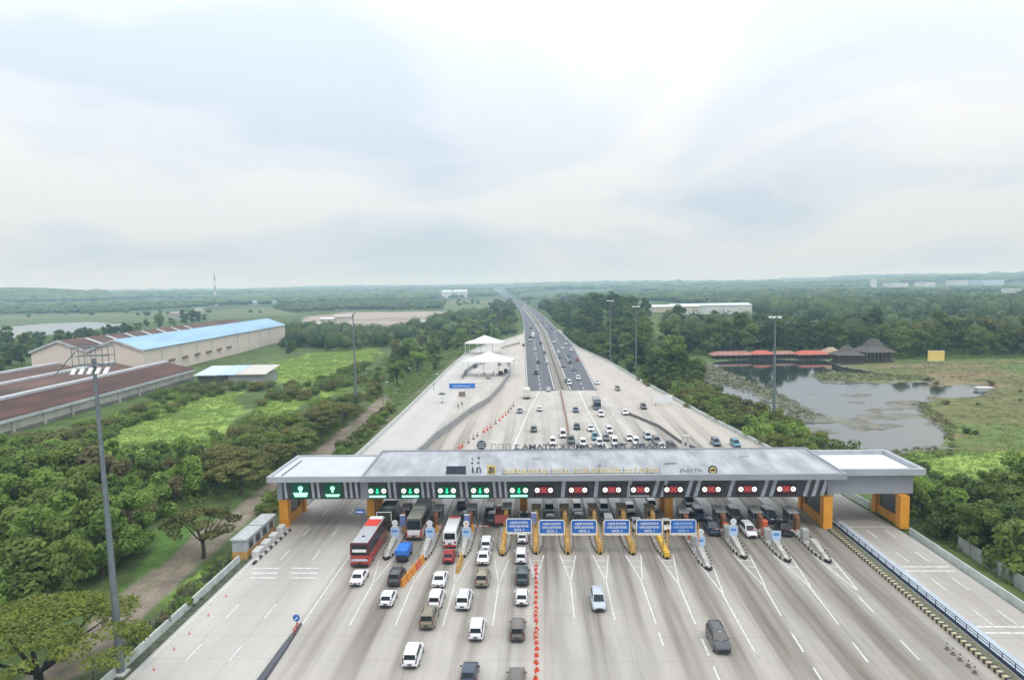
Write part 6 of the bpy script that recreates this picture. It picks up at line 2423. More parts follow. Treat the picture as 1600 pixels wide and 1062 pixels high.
# lattice mast on the left horizon
p = onland(337, 470)
r = empty('lattice_mast', p, 0, 'tall red and white lattice mast on the left horizon', 'mast')
for k in range(6):
    mb = MB()
    z0, z1 = k*19.0, (k+1)*19.0
    h0, h1 = 3.4-0.4*k, 3.4-0.4*(k+1)
    for sx, sy in ((-1, -1), (1, -1), (1, 1), (-1, 1)):
        mb.tube((sx*h0, sy*h0, z0), (sx*h1, sy*h1, z1), 0.55, n=5)
    for j in range(3):
        za, zb_ = z0+j*19/3, z0+(j+1)*19/3
        mb.tube((-h0, -h0, za), (h0, -h0, zb_), 0.35, n=4)
        mb.tube((h0, -h0, za), (-h0, -h0, zb_), 0.35, n=4)
        mb.tube((-h0, h0, za), (h0, h0, zb_), 0.35, n=4)
    mb.build('mast_section', M_RDUL if k % 2 == 0 else M_WHT, r)
# ------------------------------------------------------------------ vegetation
LEAF = {'mid': leafmat('leaf_mid', (0.050, 0.086, 0.020), (0.215, 0.290, 0.064)),
        'dark': leafmat('leaf_dark', (0.028, 0.056, 0.018), (0.128, 0.192, 0.050)),
        'olive': leafmat('leaf_olive', (0.070, 0.080, 0.022), (0.240, 0.242, 0.076)),
        'bright': leafmat('leaf_bright', (0.075, 0.140, 0.028), (0.285, 0.415, 0.082)),
        'lime': leafmat('leaf_lime', (0.075, 0.105, 0.016), (0.225, 0.260, 0.046)),
        'dry': leafmat('leaf_dry', (0.110, 0.105, 0.045), (0.265, 0.240, 0.110))}
M_BARK = mat('bark', (0.075, 0.058, 0.042), 0.9, var=0.3, scale=3)
M_BARKD = mat('bark_dark', (0.030, 0.024, 0.020), 0.9, var=0.3, scale=3)


def quads_mesh(name, V, T, material):
    """V (n,4,3) leaf quads with tint T (n)"""
    n = len(V)
    me = bpy.data.meshes.new(name)
    me.vertices.add(n*4)
    me.vertices.foreach_set('co', V.reshape(-1).astype(np.float32))
    me.loops.add(n*4)
    me.loops.foreach_set('vertex_index', np.arange(n*4, dtype=np.int32))
    me.polygons.add(n)
    me.polygons.foreach_set('loop_start', np.arange(0, n*4, 4, dtype=np.int32))
    me.update(calc_edges=True)
    at = me.attributes.new('tint', 'FLOAT', 'FACE')
    at.data.foreach_set('value', T.astype(np.float32))
    me.materials.append(material)
    return me


def leaf_cloud(rng, lobes, n, size, asp=0.62, jit=0.75, up=0.25, shell=(0.70, 1.06)):
    L = np.array(lobes, float)
    wgt = (L[:, 3]*L[:, 4]+L[:, 3]*L[:, 5])
    k = rng.choice(len(L), n, p=wgt/wgt.sum())
    d = rng.normal(size=(n, 3))
    d[:, 2] += up
    d /= np.linalg.norm(d, axis=1)[:, None]
    r = rng.uniform(shell[0], shell[1], n)
    C = L[k, :3]+d*L[k, 3:6]*r[:, None]
    nr = d/L[k, 3:6]
    nr /= np.linalg.norm(nr, axis=1)[:, None]
    nr = nr+jit*rng.normal(size=(n, 3))*0.6
    nr[:, 2] += 0.25
    nr /= np.linalg.norm(nr, axis=1)[:, None]
    a = np.cross(nr, rng.normal(size=(n, 3)))
    a /= np.linalg.norm(a, axis=1)[:, None]
    b = np.cross(nr, a)
    s = size*rng.uniform(0.6, 1.35, n)[:, None]
    V = np.stack([C-a*s*0.5, C+b*s*asp*0.5+a*s*0.05, C+a*s*0.5-nr*s*0.12, C-b*s*asp*0.5+a*s*0.05], 1)
    lobe_t = rng.uniform(0, 1, len(L))
    T = np.clip(0.55*lobe_t[k]+0.45*rng.uniform(0, 1, n), 0, 1)
    return V, T


def tree_proto(name, seed, kind, bark=None):
    rng = np.random.default_rng(seed)
    lobes = []
    tr = MB()
    if kind == 'round':
        h, R = rng.uniform(7.5, 9.0), rng.uniform(2.9, 3.5)
        for i in range(17):
            a, q = rng.uniform(0, 2*PI), math.sqrt(rng.uniform(0, 1))
            z = rng.uniform(0.18, 0.93)*h
            e = R*q*math.sqrt(max(0.3, 1-((z/h-0.58)/0.46)**2))
            s = rng.uniform(0.95, 1.55)
            lobes.append((e*math.cos(a), e*math.sin(a), z, s, s, s*rng.uniform(0.6, 0.85)))
        n, size, r0, zf = 2900, 0.52, 0.2, 0.36
    elif kind == 'tall':
        h, R = rng.uniform(14, 17), rng.uniform(4.2, 5.2)
        for i in range(26):
            a, q = rng.uniform(0, 2*PI), math.sqrt(rng.uniform(0, 1))
            z = rng.uniform(0.10, 0.94)*h
            e = R*q*math.sqrt(max(0.35, 1-((z/h-0.58)/0.46)**2))
            s = rng.uniform(1.3, 2.3)
            lobes.append((e*math.cos(a), e*math.sin(a), z, s, s, s*rng.uniform(0.55, 0.8)))
        n, size, r0, zf = 3600, 0.80, 0.3, 0.3
    elif kind == 'umbrella':
        h, R = rng.uniform(7.0, 8.2), rng.uniform(6.0, 7.2)
        for i in range(30):
            a, q = rng.uniform(0, 2*PI), math.sqrt(rng.uniform(0.02, 1))
            z = h*(0.94-0.30*q**2)+rng.uniform(-0.5, 0.3)
            s = rng.uniform(1.0, 1.9)
            lobes.append((R*q*math.cos(a), R*q*math.sin(a), z, s, s, s*rng.uniform(0.26, 0.42)))
        n, size, r0, zf = 4200, 0.50, 0.32, 0.3
    elif kind == 'canopy':
        h, R = 8.2, 7.4
        for i in range(84):
            a, q = rng.uniform(0, 2*PI), math.sqrt(rng.uniform(0.02, 1))
            z = h*(0.95-0.32*q**2)+rng.uniform(-0.6, 0.3)
            s = rng.uniform(0.8, 1.7)
            lobes.append((R*q*math.cos(a), R*q*math.sin(a), z, s, s, s*rng.uniform(0.22, 0.36)))
        n, size, r0, zf = 17000, 0.29, 0.34, 0.3
    elif kind == 'plume':
        h, R = rng.uniform(5.0, 7.5), 2.4
        for i in range(16):
            a, o = rng.uniform(0, 2*PI), rng.uniform(0.15, 1.0)
            for q in (0.45, 0.62, 0.78, 0.92):
                rr_ = R*o*q**2.2
                lobes.append((rr_*math.cos(a), rr_*math.sin(a), h*(q-0.25*o*q**3)*rng.uniform(0.9, 1.05), 0.42, 0.42, 0.5))
        n, size, r0, zf = 1900, 1.0, 0.07, 0.2
    elif kind == 'broad':
        h, R = rng.uniform(6.0, 8.0), rng.uniform(2.6, 3.4)
        for i in range(11):
            a, q = rng.uniform(0, 2*PI), math.sqrt(rng.uniform(0, 1))
            z = rng.uniform(0.25, 0.9)*h
            e = R*q*(1.1-0.6*z/h)
            s = rng.uniform(1.0, 1.7)
            lobes.append((e*math.cos(a), e*math.sin(a), z, s, s, s*rng.uniform(0.8, 1.2)))
        n, size, r0, zf = 1500, 0.80, 0.14, 0.2
    else:  # shrub
        h, R = rng.uniform(1.8, 2.6), rng.uniform(1.3, 1.9)
        for i in range(8):
            a, q = rng.uniform(0, 2*PI), math.sqrt(rng.uniform(0, 1))
            s = rng.uniform(0.6, 1.1)
            lobes.append((R*q*math.cos(a), R*q*math.sin(a), rng.uniform(0.25, 0.75)*h, s, s, s*rng.uniform(0.6, 0.9)))
        n, size, r0, zf = 900, 0.36, 0.05, 0.1
    V, T = leaf_cloud(rng, lobes, n, size, jit=0.95 if kind in ('broad', 'plume') else 0.8, asp=0.3 if kind == 'plume' else 0.62)
    if kind in ('umbrella', 'canopy'):
        fork = 0.34*h
        tr.path([(0, 0, -0.4), (0.12, 0.05, fork*0.5), (0.0, 0.15, fork)], [r0*1.3, r0, r0*0.95], 9)
        for i in range(6):
            a = 2*PI*i/6+rng.uniform(-0.3, 0.3)
            q = rng.uniform(0.45, 0.75)
            e = (R*q*math.cos(a), R*q*math.sin(a), h*0.80)
            tr.path([(0, 0.15, fork-0.1), (e[0]*0.3, e[1]*0.3, fork+0.9), (e[0]*0.65, e[1]*0.65, h*0.66), e], [r0*0.62, r0*0.48, r0*0.3, r0*0.12], 7)
    else:
        tr.path([(0, 0, -0.4), (0.08, 0.03, h*zf), (-0.05, 0.1, h*0.62), (0.0, 0.05, h*0.85)], [r0*1.3, r0, r0*0.6, r0*0.2], 8)
        for l in lobes[:9 if kind != 'shrub' else 5]:
            tr.path([(0, 0.05, l[2]*0.55), (l[0]*0.5, l[1]*0.5, l[2]*0.85), (l[0], l[1], l[2])], [r0*0.45, r0*0.28, r0*0.1], 6)
    return V, T, tr


class Kind:
    """one plant shape; place() makes the first from the prototype, then copies"""

    def __init__(s, name, seed, kind, cat, bark=None):
        s.name, s.cat = name, cat
        s.V, s.T, s.tr = tree_proto(name, seed, kind)
        s.root = None
        s.bark = bark or M_BARK

    def place(s, x, y, z, rz, sc, leaf, label, group):
        if s.root is None:
            s.root = empty(s.name, (x, y, z), rz)
            o = bpy.data.objects.new('crown', quads_mesh('crown', s.V, s.T, LEAF[leaf]))
            COL.objects.link(o)
            o.parent = s.root
            s.tr.build('trunk', s.bark, s.root, 60)
            r = s.root
            r.scale = sc
        else:
            r = dup(s.root, (x, y, z), rz, sc)
        tag(r, label, s.cat, group)
        for c in r.children:
            if c.name.startswith('crown'):
                c.material_slots[0].link = 'OBJECT'
                c.material_slots[0].material = LEAF[leaf]
        return r


K = {'round': [Kind('broadleaf_tree', 10+i, 'round', 'tree') for i in range(4)],
     'tall': [Kind('tall_tree', 30+i, 'tall', 'tree') for i in range(4)],
     'umbrella': [Kind('spreading_tree', 50+i, 'umbrella', 'tree') for i in range(3)],
     'broad': [Kind('leafy_tree', 70+i, 'broad', 'tree') for i in range(3)],
     'low': [Kind('low_tree', 110+i, 'round', 'tree') for i in range(3)],
     'edge': [Kind('roadside_tree', 120+i, 'round', 'tree') for i in range(3)],
     'belt': [Kind('evergreen_tree', 130+i, 'round', 'tree') for i in range(3)],
     'plume': [Kind('bamboo_clump', 150+i, 'plume', 'bamboo') for i in range(3)],
     'bush': [Kind('bush', 140+i, 'shrub', 'bush') for i in range(3)],
     'shrub': [Kind('shrub', 90+i, 'shrub', 'shrub') for i in range(3)]}
BOXES = [(-265, -190, 322, 552), (-250, -152, 120, 322), (-160, -116, 292, 318), (-47.5, -42, 90, 112)]
TAKEN = []


def blocked(x, y, mp_=3.0, mt=3.2):
    X, Y = np.array([x]), np.array([y])
    if inpoly(X, Y, PAVE)[0] or pdist(X, Y, PAVE)[0] < mp_ or inpoly(X, Y, ROAD)[0] or pdist(X, Y, ROAD)[0] < mp_+4:
        return True
    if pdist(X, Y, TRACK, closed=False)[0] < mt:
        return True
    for a, b, c, d in BOXES:
        if a < x < b and c < y < d:
            return True
    return inpoly(X, Y, POND)[0] or inpoly(X, Y, LAKE)[0]


def scatter(poly_px, gap, nmax, kinds, sc, leaves, label, group, avoid=(), mp_=3.0, mt=3.2):
    poly = pxpoly(poly_px)
    xs, ys = [p[0] for p in poly], [p[1] for p in poly]
    pts = []
    for _ in range(nmax*160):
        x, y = random.uniform(min(xs), max(xs)), random.uniform(min(ys), max(ys))
        if not inpoly(np.array([x]), np.array([y]), poly)[0] or blocked(x, y, mp_, mt):
            continue
        if any(inpoly(np.array([x]), np.array([y]), a)[0] for a in avoid):
            continue
        g = gap*random.uniform(0.8, 1.25)
        if any((x-a)**2+(y-b)**2 < g*g for a, b in pts):
            continue
        pts.append((x, y))
        if len(pts) >= nmax:
            break
    for x, y in pts:
        if any(mx_-3 < x*my_/y < mx_+3 and my_-70 < y < my_+3 for mx_, my_ in ((43.6, 311), (37.5, 364), (42.8, 365))):
            continue
        kd = random.choice(kinds)
        k = random.choice(K[kd])
        s = random.uniform(*sc)
        k.place(x, y, gh(x, y)-0.05, random.uniform(0, 6.28), (s*random.uniform(0.9, 1.12), s*random.uniform(0.9, 1.12), s*random.uniform(0.88, 1.12)), random.choice(leaves), label, group)
    return len(pts)


# the two spreading trees by the dirt track
p = onland(66, 1098)
K['canopy'] = [Kind('spreading_tree', 61, 'canopy', 'tree', M_BARKD)]
K['canopy'][0].place(p[0], p[1], p[2], 2.2, (1.36, 1.28, 1.2), 'lime', 'large yellow green spreading tree with a dark forked trunk at the lower left corner', None)
p = onland(318, 872)
K['umbrella'][1].place(p[0], p[1], p[2], 0.6, (0.86, 0.86, 1.0), 'olive', 'small spreading tree standing alone beside the dirt track', None)

cnt = {}
cnt['T1'] = scatter([(-140, 1040), (0, 965), (125, 940), (200, 880), (255, 815), (325, 765), (330, 748), (250, 735), (150, 742), (0, 735), (-140, 735)], 5.0, 150, ['broad', 'plume', 'broad', 'plume', 'round'], (0.75, 1.3), ['bright', 'bright', 'mid', 'bright', 'mid', 'bright', 'mid', 'dry'], 'leafy plant in the dense bright green thicket at the left, behind the tall light mast', 'trees of the left thicket', [STRIPS])
cnt['T2'] = scatter([(330, 765), (395, 785), (460, 740), (545, 680), (590, 645), (560, 640), (500, 665), (410, 715), (330, 735)], 7.0, 34, ['umbrella', 'umbrella', 'round'], (0.75, 1.1), ['olive', 'olive', 'mid'], 'olive green spreading tree in the band behind the left end of the canopy', 'olive trees behind the left wing of the canopy')
cnt['T3'] = scatter([(600, 662), (645, 622), (700, 566), (728, 545), (800, 517), (812, 502), (770, 500), (700, 515), (640, 540), (600, 565), (570, 610), (590, 640)], 7.0, 90, ['round'], (0.9, 1.35), ['mid', 'mid', 'dark', 'bright', 'mid', 'olive'], 'round green tree in the wood between the left fields and the white tents', 'trees of the wood left of the tents')
cnt['T4'] = scatter([(-100, 620), (35, 600), (44, 560), (38, 532), (-120, 545)], 7.5, 20, ['belt', 'tall'], (0.9, 1.2), ['dark', 'dark', 'mid'], 'dark green tree at the far left edge beside the pink warehouse', 'dark trees at the far left edge')
cnt['T4c'] = scatter([(-60, 610), (30, 590), (42, 552), (120, 536), (215, 522), (200, 517), (60, 533), (-60, 545)], 6.5, 60, ['belt'], (0.9, 1.25), ['dark', 'dark', 'mid'], 'dark round tree in the belt left of the pink warehouse', 'dark round trees left of the warehouse')
cnt['T4b'] = scatter([(200, 520), (300, 505), (330, 498), (230, 508)], 9, 14, ['belt', 'tall'], (0.9, 1.15), ['dark', 'mid'], 'dark tree in the row between the lake and the rusty warehouse roof', 'trees between lake and warehouse')
cnt['T5'] = scatter([(440, 560), (500, 548), (545, 528), (520, 516), (450, 520), (452, 540)], 8, 22, ['round'], (0.8, 1.1), ['mid', 'dark'], 'round tree at the right hand end of the pink warehouse', 'trees at the end of the warehouse')
cnt['T5b'] = scatter([(228, 632), (300, 620), (420, 610), (425, 600), (300, 604), (235, 612)], 3.0, 22, ['bush'], (1.2, 2.2), ['mid', 'olive'], 'large green bush along the front of the sheds and the low building', 'bushes along the low building')
cnt['T5d'] = scatter([(30, 705), (160, 662), (300, 612), (312, 622), (200, 672), (80, 722)], 3.2, 45, ['bush'], (1.0, 2.0), ['olive', 'mid', 'bright'], 'green bush at the foot of the rust red shed', 'bushes along the shed wall')
cnt['T5c'] = scatter([(395, 640), (470, 625), (560, 600), (575, 575), (480, 598), (430, 612)], 4.5, 30, ['bush'], (1.0, 2.3), ['mid', 'olive', 'mid'], 'green bush dotted over the bright left field', 'bushes in the left field')
cnt['T3b'] = scatter([(772, 508), (813, 508), (815, 494), (797, 477), (770, 478), (765, 492)], 8.0, 30, ['tall'], (0.75, 1.0), ['dark', 'dark', 'mid'], 'tall dark tree left of the far carriageway behind the white tents', 'tall trees left of the far carriageway')
cnt['T6'] = scatter([(858, 497), (885, 514), (912, 532), (955, 555), (1005, 582), (1050, 606), (1088, 602), (1085, 582), (1050, 560), (1040, 532), (990, 508), (940, 482), (880, 480), (850, 486)], 8.5, 110, ['tall'], (0.85, 1.25), ['dark', 'mid', 'dark'], 'tall dark green tree in the wood on the right of the highway', 'tall trees right of the highway')
cnt['T6b'] = scatter([(866, 502), (905, 531), (960, 556), (1008, 583), (1062, 614), (1098, 606), (1066, 586), (1005, 560), (955, 535), (905, 512), (872, 496)], 5.5, 110, ['edge', 'edge', 'tall'], (0.8, 1.25), ['dark', 'mid', 'dark', 'mid'], 'green tree at the front edge of the wood right of the highway', 'front trees of the wood right of the highway', mp_=2.0)
_n = 0
for y_ in np.arange(255, 560, 4.6):
    for off in (3.2, 7.0):
        x_ = float(ival(XR, y_))+off+random.uniform(-0.8, 0.8)
        if y_ < 330 and off > 5:
            continue
        if any(mx_-2.2 < x_*my_/y_ < mx_+2.2 and my_-60 < y_ < my_+2 for mx_, my_ in ((43.6, 311), (37.5, 364), (42.8, 365))):
            continue
        s_ = random.uniform(0.5, 0.85) if off < 5 else random.uniform(0.8, 1.15)
        random.choice(K['edge']).place(x_, y_+random.uniform(-1.5, 1.5), gh(x_, y_)-0.1, random.uniform(0, 6), (s_, s_, s_*random.uniform(0.8, 1.1)), random.choice(['dark', 'mid', 'dark']), 'green tree in the row right behind the right guard wall of the highway', 'trees in the row behind the right guard wall')
        _n += 1
cnt['row'] = _n
cnt['T8'] = scatter([(1040, 558), (1110, 557), (1300, 553), (1410, 556), (1410, 540), (1200, 532), (1050, 530)], 7.5, 70, ['tall', 'tall', 'belt'], (0.95, 1.4), ['dark', 'dark', 'mid'], 'tall dark tree behind the red roofs at the pond', 'tall trees behind the red roofs')
cnt['T8b'] = scatter([(1400, 562), (1480, 558), (1600, 558), (1760, 558), (1760, 535), (1500, 538), (1400, 545)], 8.0, 70, ['tall', 'belt', 'tall'], (0.95, 1.3), ['mid', 'dark', 'mid', 'olive'], 'tree along the far side of the brown marsh behind the yellow billboard', 'trees behind the marsh')
cnt['T9'] = scatter([(1425, 822), (1500, 862), (1620, 930), (1780, 1010), (1900, 960), (1800, 800), (1640, 752), (1560, 788), (1470, 792), (1420, 795)], 4.6, 75, ['round', 'broad', 'round'], (0.75, 1.15), ['dark', 'mid', 'mid', 'dark', 'bright'], 'green tree in the thicket right of the ramp guard wall', 'trees of the thicket right of the ramp')
cnt['S7'] = scatter([(1005, 598), (1042, 632), (1100, 657), (1210, 710), (1330, 716), (1290, 698), (1230, 672), (1175, 645), (1115, 618), (1080, 602)], 2.6, 120, ['shrub'], (1.0, 2.2), ['mid', 'lime', 'olive', 'bright', 'lime'], 'rounded shrub on the bank between the right guard wall and the pond', 'shrubs between guard wall and pond', mp_=2.2)
cnt['S7b'] = scatter([(1010, 600), (1060, 632), (1130, 660), (1180, 680), (1175, 655), (1120, 625), (1075, 600)], 5.0, 26, ['low'], (0.35, 0.6), ['mid', 'mid', 'olive'], 'low round tree on the bank between the right guard wall and the pond', 'low trees between guard wall and pond')
cnt['S1'] = scatter([(190, 1045), (290, 935), (400, 845), (405, 862), (330, 945), (260, 1010), (195, 1062)], 2.0, 40, ['shrub'], (0.35, 0.8), ['mid', 'olive', 'dry', 'bright'], 'low shrub on the verge between the dirt track and the left parapet', 'shrubs on the left verge', mp_=2.6, mt=2.6)
cnt['S2'] = scatter([(390, 800), (430, 770), (520, 712), (580, 668), (600, 640), (610, 650), (575, 690), (470, 770), (420, 815)], 2.8, 40, ['shrub'], (0.7, 1.5), ['mid', 'olive', 'bright', 'dry'], 'shrub on the verge behind the left wing of the canopy', 'shrubs behind the left wing', mp_=1.8, mt=2.2)
cnt['S3'] = scatter([(-60, 735), (0, 690), (110, 690), (160, 715), (330, 690), (400, 655), (420, 660), (350, 725), (250, 735)], 3.2, 90, ['bush'], (0.8, 1.7), ['mid', 'bright', 'olive'], 'green bush along the near edge of the bright left field', 'shrubs at the edge of the left field')
cnt['S4'] = scatter([(1300, 716), (1400, 742), (1440, 790), (1560, 785), (1620, 752), (1560, 748), (1480, 772), (1420, 735)], 3.2, 40, ['shrub'], (0.8, 1.8), ['mid', 'bright', 'dark'], 'shrub around the bright green field on the right', 'shrubs around the right field')
cnt['S5'] = scatter([(1430, 700), (1560, 704), (1640, 700), (1640, 610), (1440, 590), (1450, 640)], 9.0, 11, ['shrub'], (0.4, 0.9), ['olive', 'mid', 'dry'], 'small shrub scattered over the brown marsh', 'shrubs on the marsh')
print('plants', cnt)

# stuff nobody could count: undergrowth, field grass, far woods
def stuff(name, V, T, m, label=None, cat=None):
    o = bpy.data.objects.new(name, quads_mesh(name, V, T, m))
    COL.objects.link(o)
    o['kind'] = 'stuff'
    if label:
        tag(o, label, cat)
    return o


def clumps(polys, per_m2, h, n_q, size, rad_, nmax=6000, avoid=(), mp_=1.6, mt=2.4, wade=False):
    rng = np.random.default_rng(5)
    Vs, Ts = [], []
    for poly in polys:
        poly = pxpoly(poly)
        P_ = np.array(poly)
        lo, hi = P_.min(0), P_.max(0)
        n = int(min(nmax*3, (hi-lo).prod()*per_m2))
        x, y = rng.uniform(lo[0], hi[0], n), rng.uniform(lo[1], hi[1], n)
        k = inpoly(x, y, poly) & ~inpoly(x, y, PAVE) & (pdist(x, y, PAVE) > mp_) & (pdist(x, y, TRACK, closed=False) > mt) & (wade | ~inpoly(x, y, POND))
        for b_ in BOXES:
            k &= ~((x > b_[0]) & (x < b_[1]) & (y > b_[2]) & (y < b_[3]))
        for a in avoid:
            k &= ~inpoly(x, y, a)
        x, y = x[k][:nmax], y[k][:nmax]
        if len(x) == 0:
            continue
        z = land_h(x, y)
        if wade:
            x, y, z = x[z > -2.5], y[z > -2.5], z[z > -2.5]
        m_ = len(x)*n_q
        i = np.repeat(np.arange(len(x)), n_q)
        s0 = rng.uniform(0.6, 1.4, len(x))[i]
        d = rng.normal(size=(m_, 3))
        d /= np.linalg.norm(d, axis=1)[:, None]
        d[:, 2] = np.abs(d[:, 2])
        C = np.stack([x[i], y[i], z[i]], 1)+d*np.array([rad_, rad_, h])*(s0*rng.uniform(0.5, 1.0, m_))[:, None]
        nr = d+0.5*rng.normal(size=(m_, 3))
        nr /= np.linalg.norm(nr, axis=1)[:, None]
        a = np.cross(nr, rng.normal(size=(m_, 3)))
        a /= np.linalg.norm(a, axis=1)[:, None]
        b = np.cross(nr, a)
        s = (size*rng.uniform(0.6, 1.4, m_))[:, None]
        Vs.append(np.stack([C-a*s*0.5, C+b*s*0.3, C+a*s*0.5, C-b*s*0.3], 1))
        Ts.append(np.clip(0.6*rng.uniform(0, 1, len(x))[i]+0.4*rng.uniform(0, 1, m_), 0, 1))
    return np.concatenate(Vs), np.concatenate(Ts)


V, T = clumps([[(-100, 1000), (10, 905), (120, 890), (255, 812), (400, 770), (560, 680), (600, 640), (400, 640), (330, 690), (150, 700), (0, 690), (-130, 700)],
               [(1400, 760), (1440, 840), (1640, 960), (1800, 1010), (1900, 900), (1640, 752), (1560, 780), (1480, 780)],
               [(858, 497), (905, 531), (960, 556), (1008, 583), (1062, 614), (1098, 606), (1090, 580), (1040, 540), (1000, 510), (900, 490)], [(1035, 562), (1110, 558), (1300, 554), (1410, 558), (1410, 540), (1050, 530)], [(1400, 563), (1760, 559), (1760, 535), (1400, 545)], [(-140, 640), (35, 600), (44, 545), (230, 510), (60, 528), (-140, 540)],
               [(590, 668), (700, 570), (800, 517), (810, 500), (700, 515), (600, 560), (560, 600)]], 0.30, 1.3, 26, 0.45, 1.2, 4200, BRIGHT)
stuff('undergrowth', V, T, LEAF['mid'])
V, T = clumps([[(1000, 598), (1042, 632), (1210, 710), (1330, 720), (1420, 745), (1400, 712), (1290, 698), (1175, 645), (1080, 600)], [(180, 1062), (290, 935), (405, 840), (480, 770), (590, 668), (600, 655), (575, 700), (480, 775), (330, 945), (200, 1062)]], 1.2, 0.5, 16, 0.30, 0.6, 5000, (), 1.0, 2.6)
stuff('verge_grass', V, T, leafmat('grass_verge', (0.050, 0.085, 0.022), (0.14, 0.19, 0.05)))
V, T = clumps([[(140, 700), (195, 640), (300, 612), (372, 612), (372, 640), (340, 668), (250, 695)], [(418, 600), (430, 566), (500, 549), (592, 544), (590, 560), (530, 585), (470, 600)], [(1400, 735), (1395, 712), (1480, 702), (1560, 702), (1700, 690), (1700, 770), (1480, 775)],
               [(395, 640), (420, 612), (480, 605), (560, 588), (545, 615), (480, 630), (430, 650)]], 0.9, 0.22, 9, 0.34, 0.7, 6000, (), 2.0, 2.6)
stuff('field_grass', V, T, leafmat('grass_field', (0.165, 0.255, 0.052), (0.245, 0.340, 0.076)))


V, T = clumps([[(1080, 574), (1108, 567), (1192, 602), (1290, 652), (1262, 660), (1178, 615), (1092, 594)], [(1262, 587), (1300, 580), (1440, 587), (1456, 594), (1292, 598)], [(1225, 668), (1300, 684), (1400, 694), (1480, 700), (1472, 672), (1500, 690), (1490, 712), (1395, 722), (1280, 706)],
               [(1425, 632), (1446, 648), (1470, 672), (1488, 690), (1500, 670), (1460, 640), (1445, 628)]], 0.5, 0.55, 14, 0.34, 0.7, 2500, (), 2.0, 2.0, True)
V2, T2 = clumps([[(1440, 640), (1436, 612), (1560, 600), (1330, 580), (1440, 568), (1800, 562), (1800, 712), (1560, 703), (1480, 694)]], 0.22, 0.16, 10, 0.34, 1.1, 5000, (), 2.0, 2.0)
stuff('marsh_grass', V2, T2, leafmat('leaf_marsh', (0.165, 0.165, 0.066), (0.235, 0.220, 0.095)))
stuff('reeds', V, T, leafmat('leaf_reed', (0.085, 0.095, 0.035), (0.225, 0.225, 0.095)))


def blob_base(sub, seed):
    bm = bmesh.new()
    bmesh.ops.create_icosphere(bm, subdivisions=sub, radius=1.0)
    v = np.array([q.co[:] for q in bm.verts])
    bm.verts.ensure_lookup_table()
    f = np.array([[q.index for q in t_.verts] for t_ in bm.faces])
    bm.free()
    rng = np.random.default_rng(seed)
    d = np.ones(len(v))
    for k in range(9):
        c = rng.normal(size=3)
        c[2] = abs(c[2])*0.8
        c /= np.linalg.norm(c)
        d += 0.20*np.exp(-((v-c)**2).sum(1)/0.30)
    d *= 0.74+0.03*rng.normal(size=len(v))
    v = v*d[:, None]
    v[:, 2] = np.where(v[:, 2] < 0, v[:, 2]*0.75, v[:, 2])
    return v, f


BLOBS = {q: [blob_base(q, 300+i) for i in range(8)] for q in (1, 2)}


def canopy_mesh(name, x, y, z, R, H, s0, tint, sub, m, rng):
    Vs, Fs, Ts, o = [], [], [], 0
    for b in range(8):
        sel = np.arange(len(x)) % 8 == b
        n = int(sel.sum())
        if n == 0:
            continue
        v, f = BLOBS[sub][b]
        a = rng.uniform(0, 2*PI, n)
        c, s = np.cos(a)[:, None], np.sin(a)[:, None]
        q = (R*s0[sel])[:, None]
        X = (v[None, :, 0]*c-v[None, :, 1]*s)*q+x[sel][:, None]
        Y = (v[None, :, 0]*s+v[None, :, 1]*c)*q+y[sel][:, None]
        Z = v[None, :, 2]*(H*0.55*s0[sel])[:, None]+(z[sel]+H*0.42*s0[sel])[:, None]
        Vs.append(np.stack([X, Y, Z], -1).reshape(-1, 3))
        Fs.append((f[None]+(np.arange(n)*len(v))[:, None, None]+o).reshape(-1, 3))
        Ts.append(np.repeat(tint[sel], len(f)))
        o += n*len(v)
    V, F, T = np.concatenate(Vs), np.concatenate(Fs), np.concatenate(Ts)
    me = bpy.data.meshes.new(name)
    me.vertices.add(len(V))
    me.vertices.foreach_set('co', V.reshape(-1).astype(np.float32))
    me.loops.add(F.size)
    me.loops.foreach_set('vertex_index', F.reshape(-1).astype(np.int32))
    me.polygons.add(len(F))
    me.polygons.foreach_set('loop_start', np.arange(0, F.size, 3, dtype=np.int32))
    me.polygons.foreach_set('use_smooth', np.ones(len(F), bool))
    me.update(calc_edges=True)
    at = me.attributes.new('tint', 'FLOAT', 'FACE')
    at.data.foreach_set('value', T.astype(np.float32))
    me.materials.append(m)
    ob = bpy.data.objects.new(name, me)
    COL.objects.link(ob)
    ob['kind'] = 'stuff'
    return ob


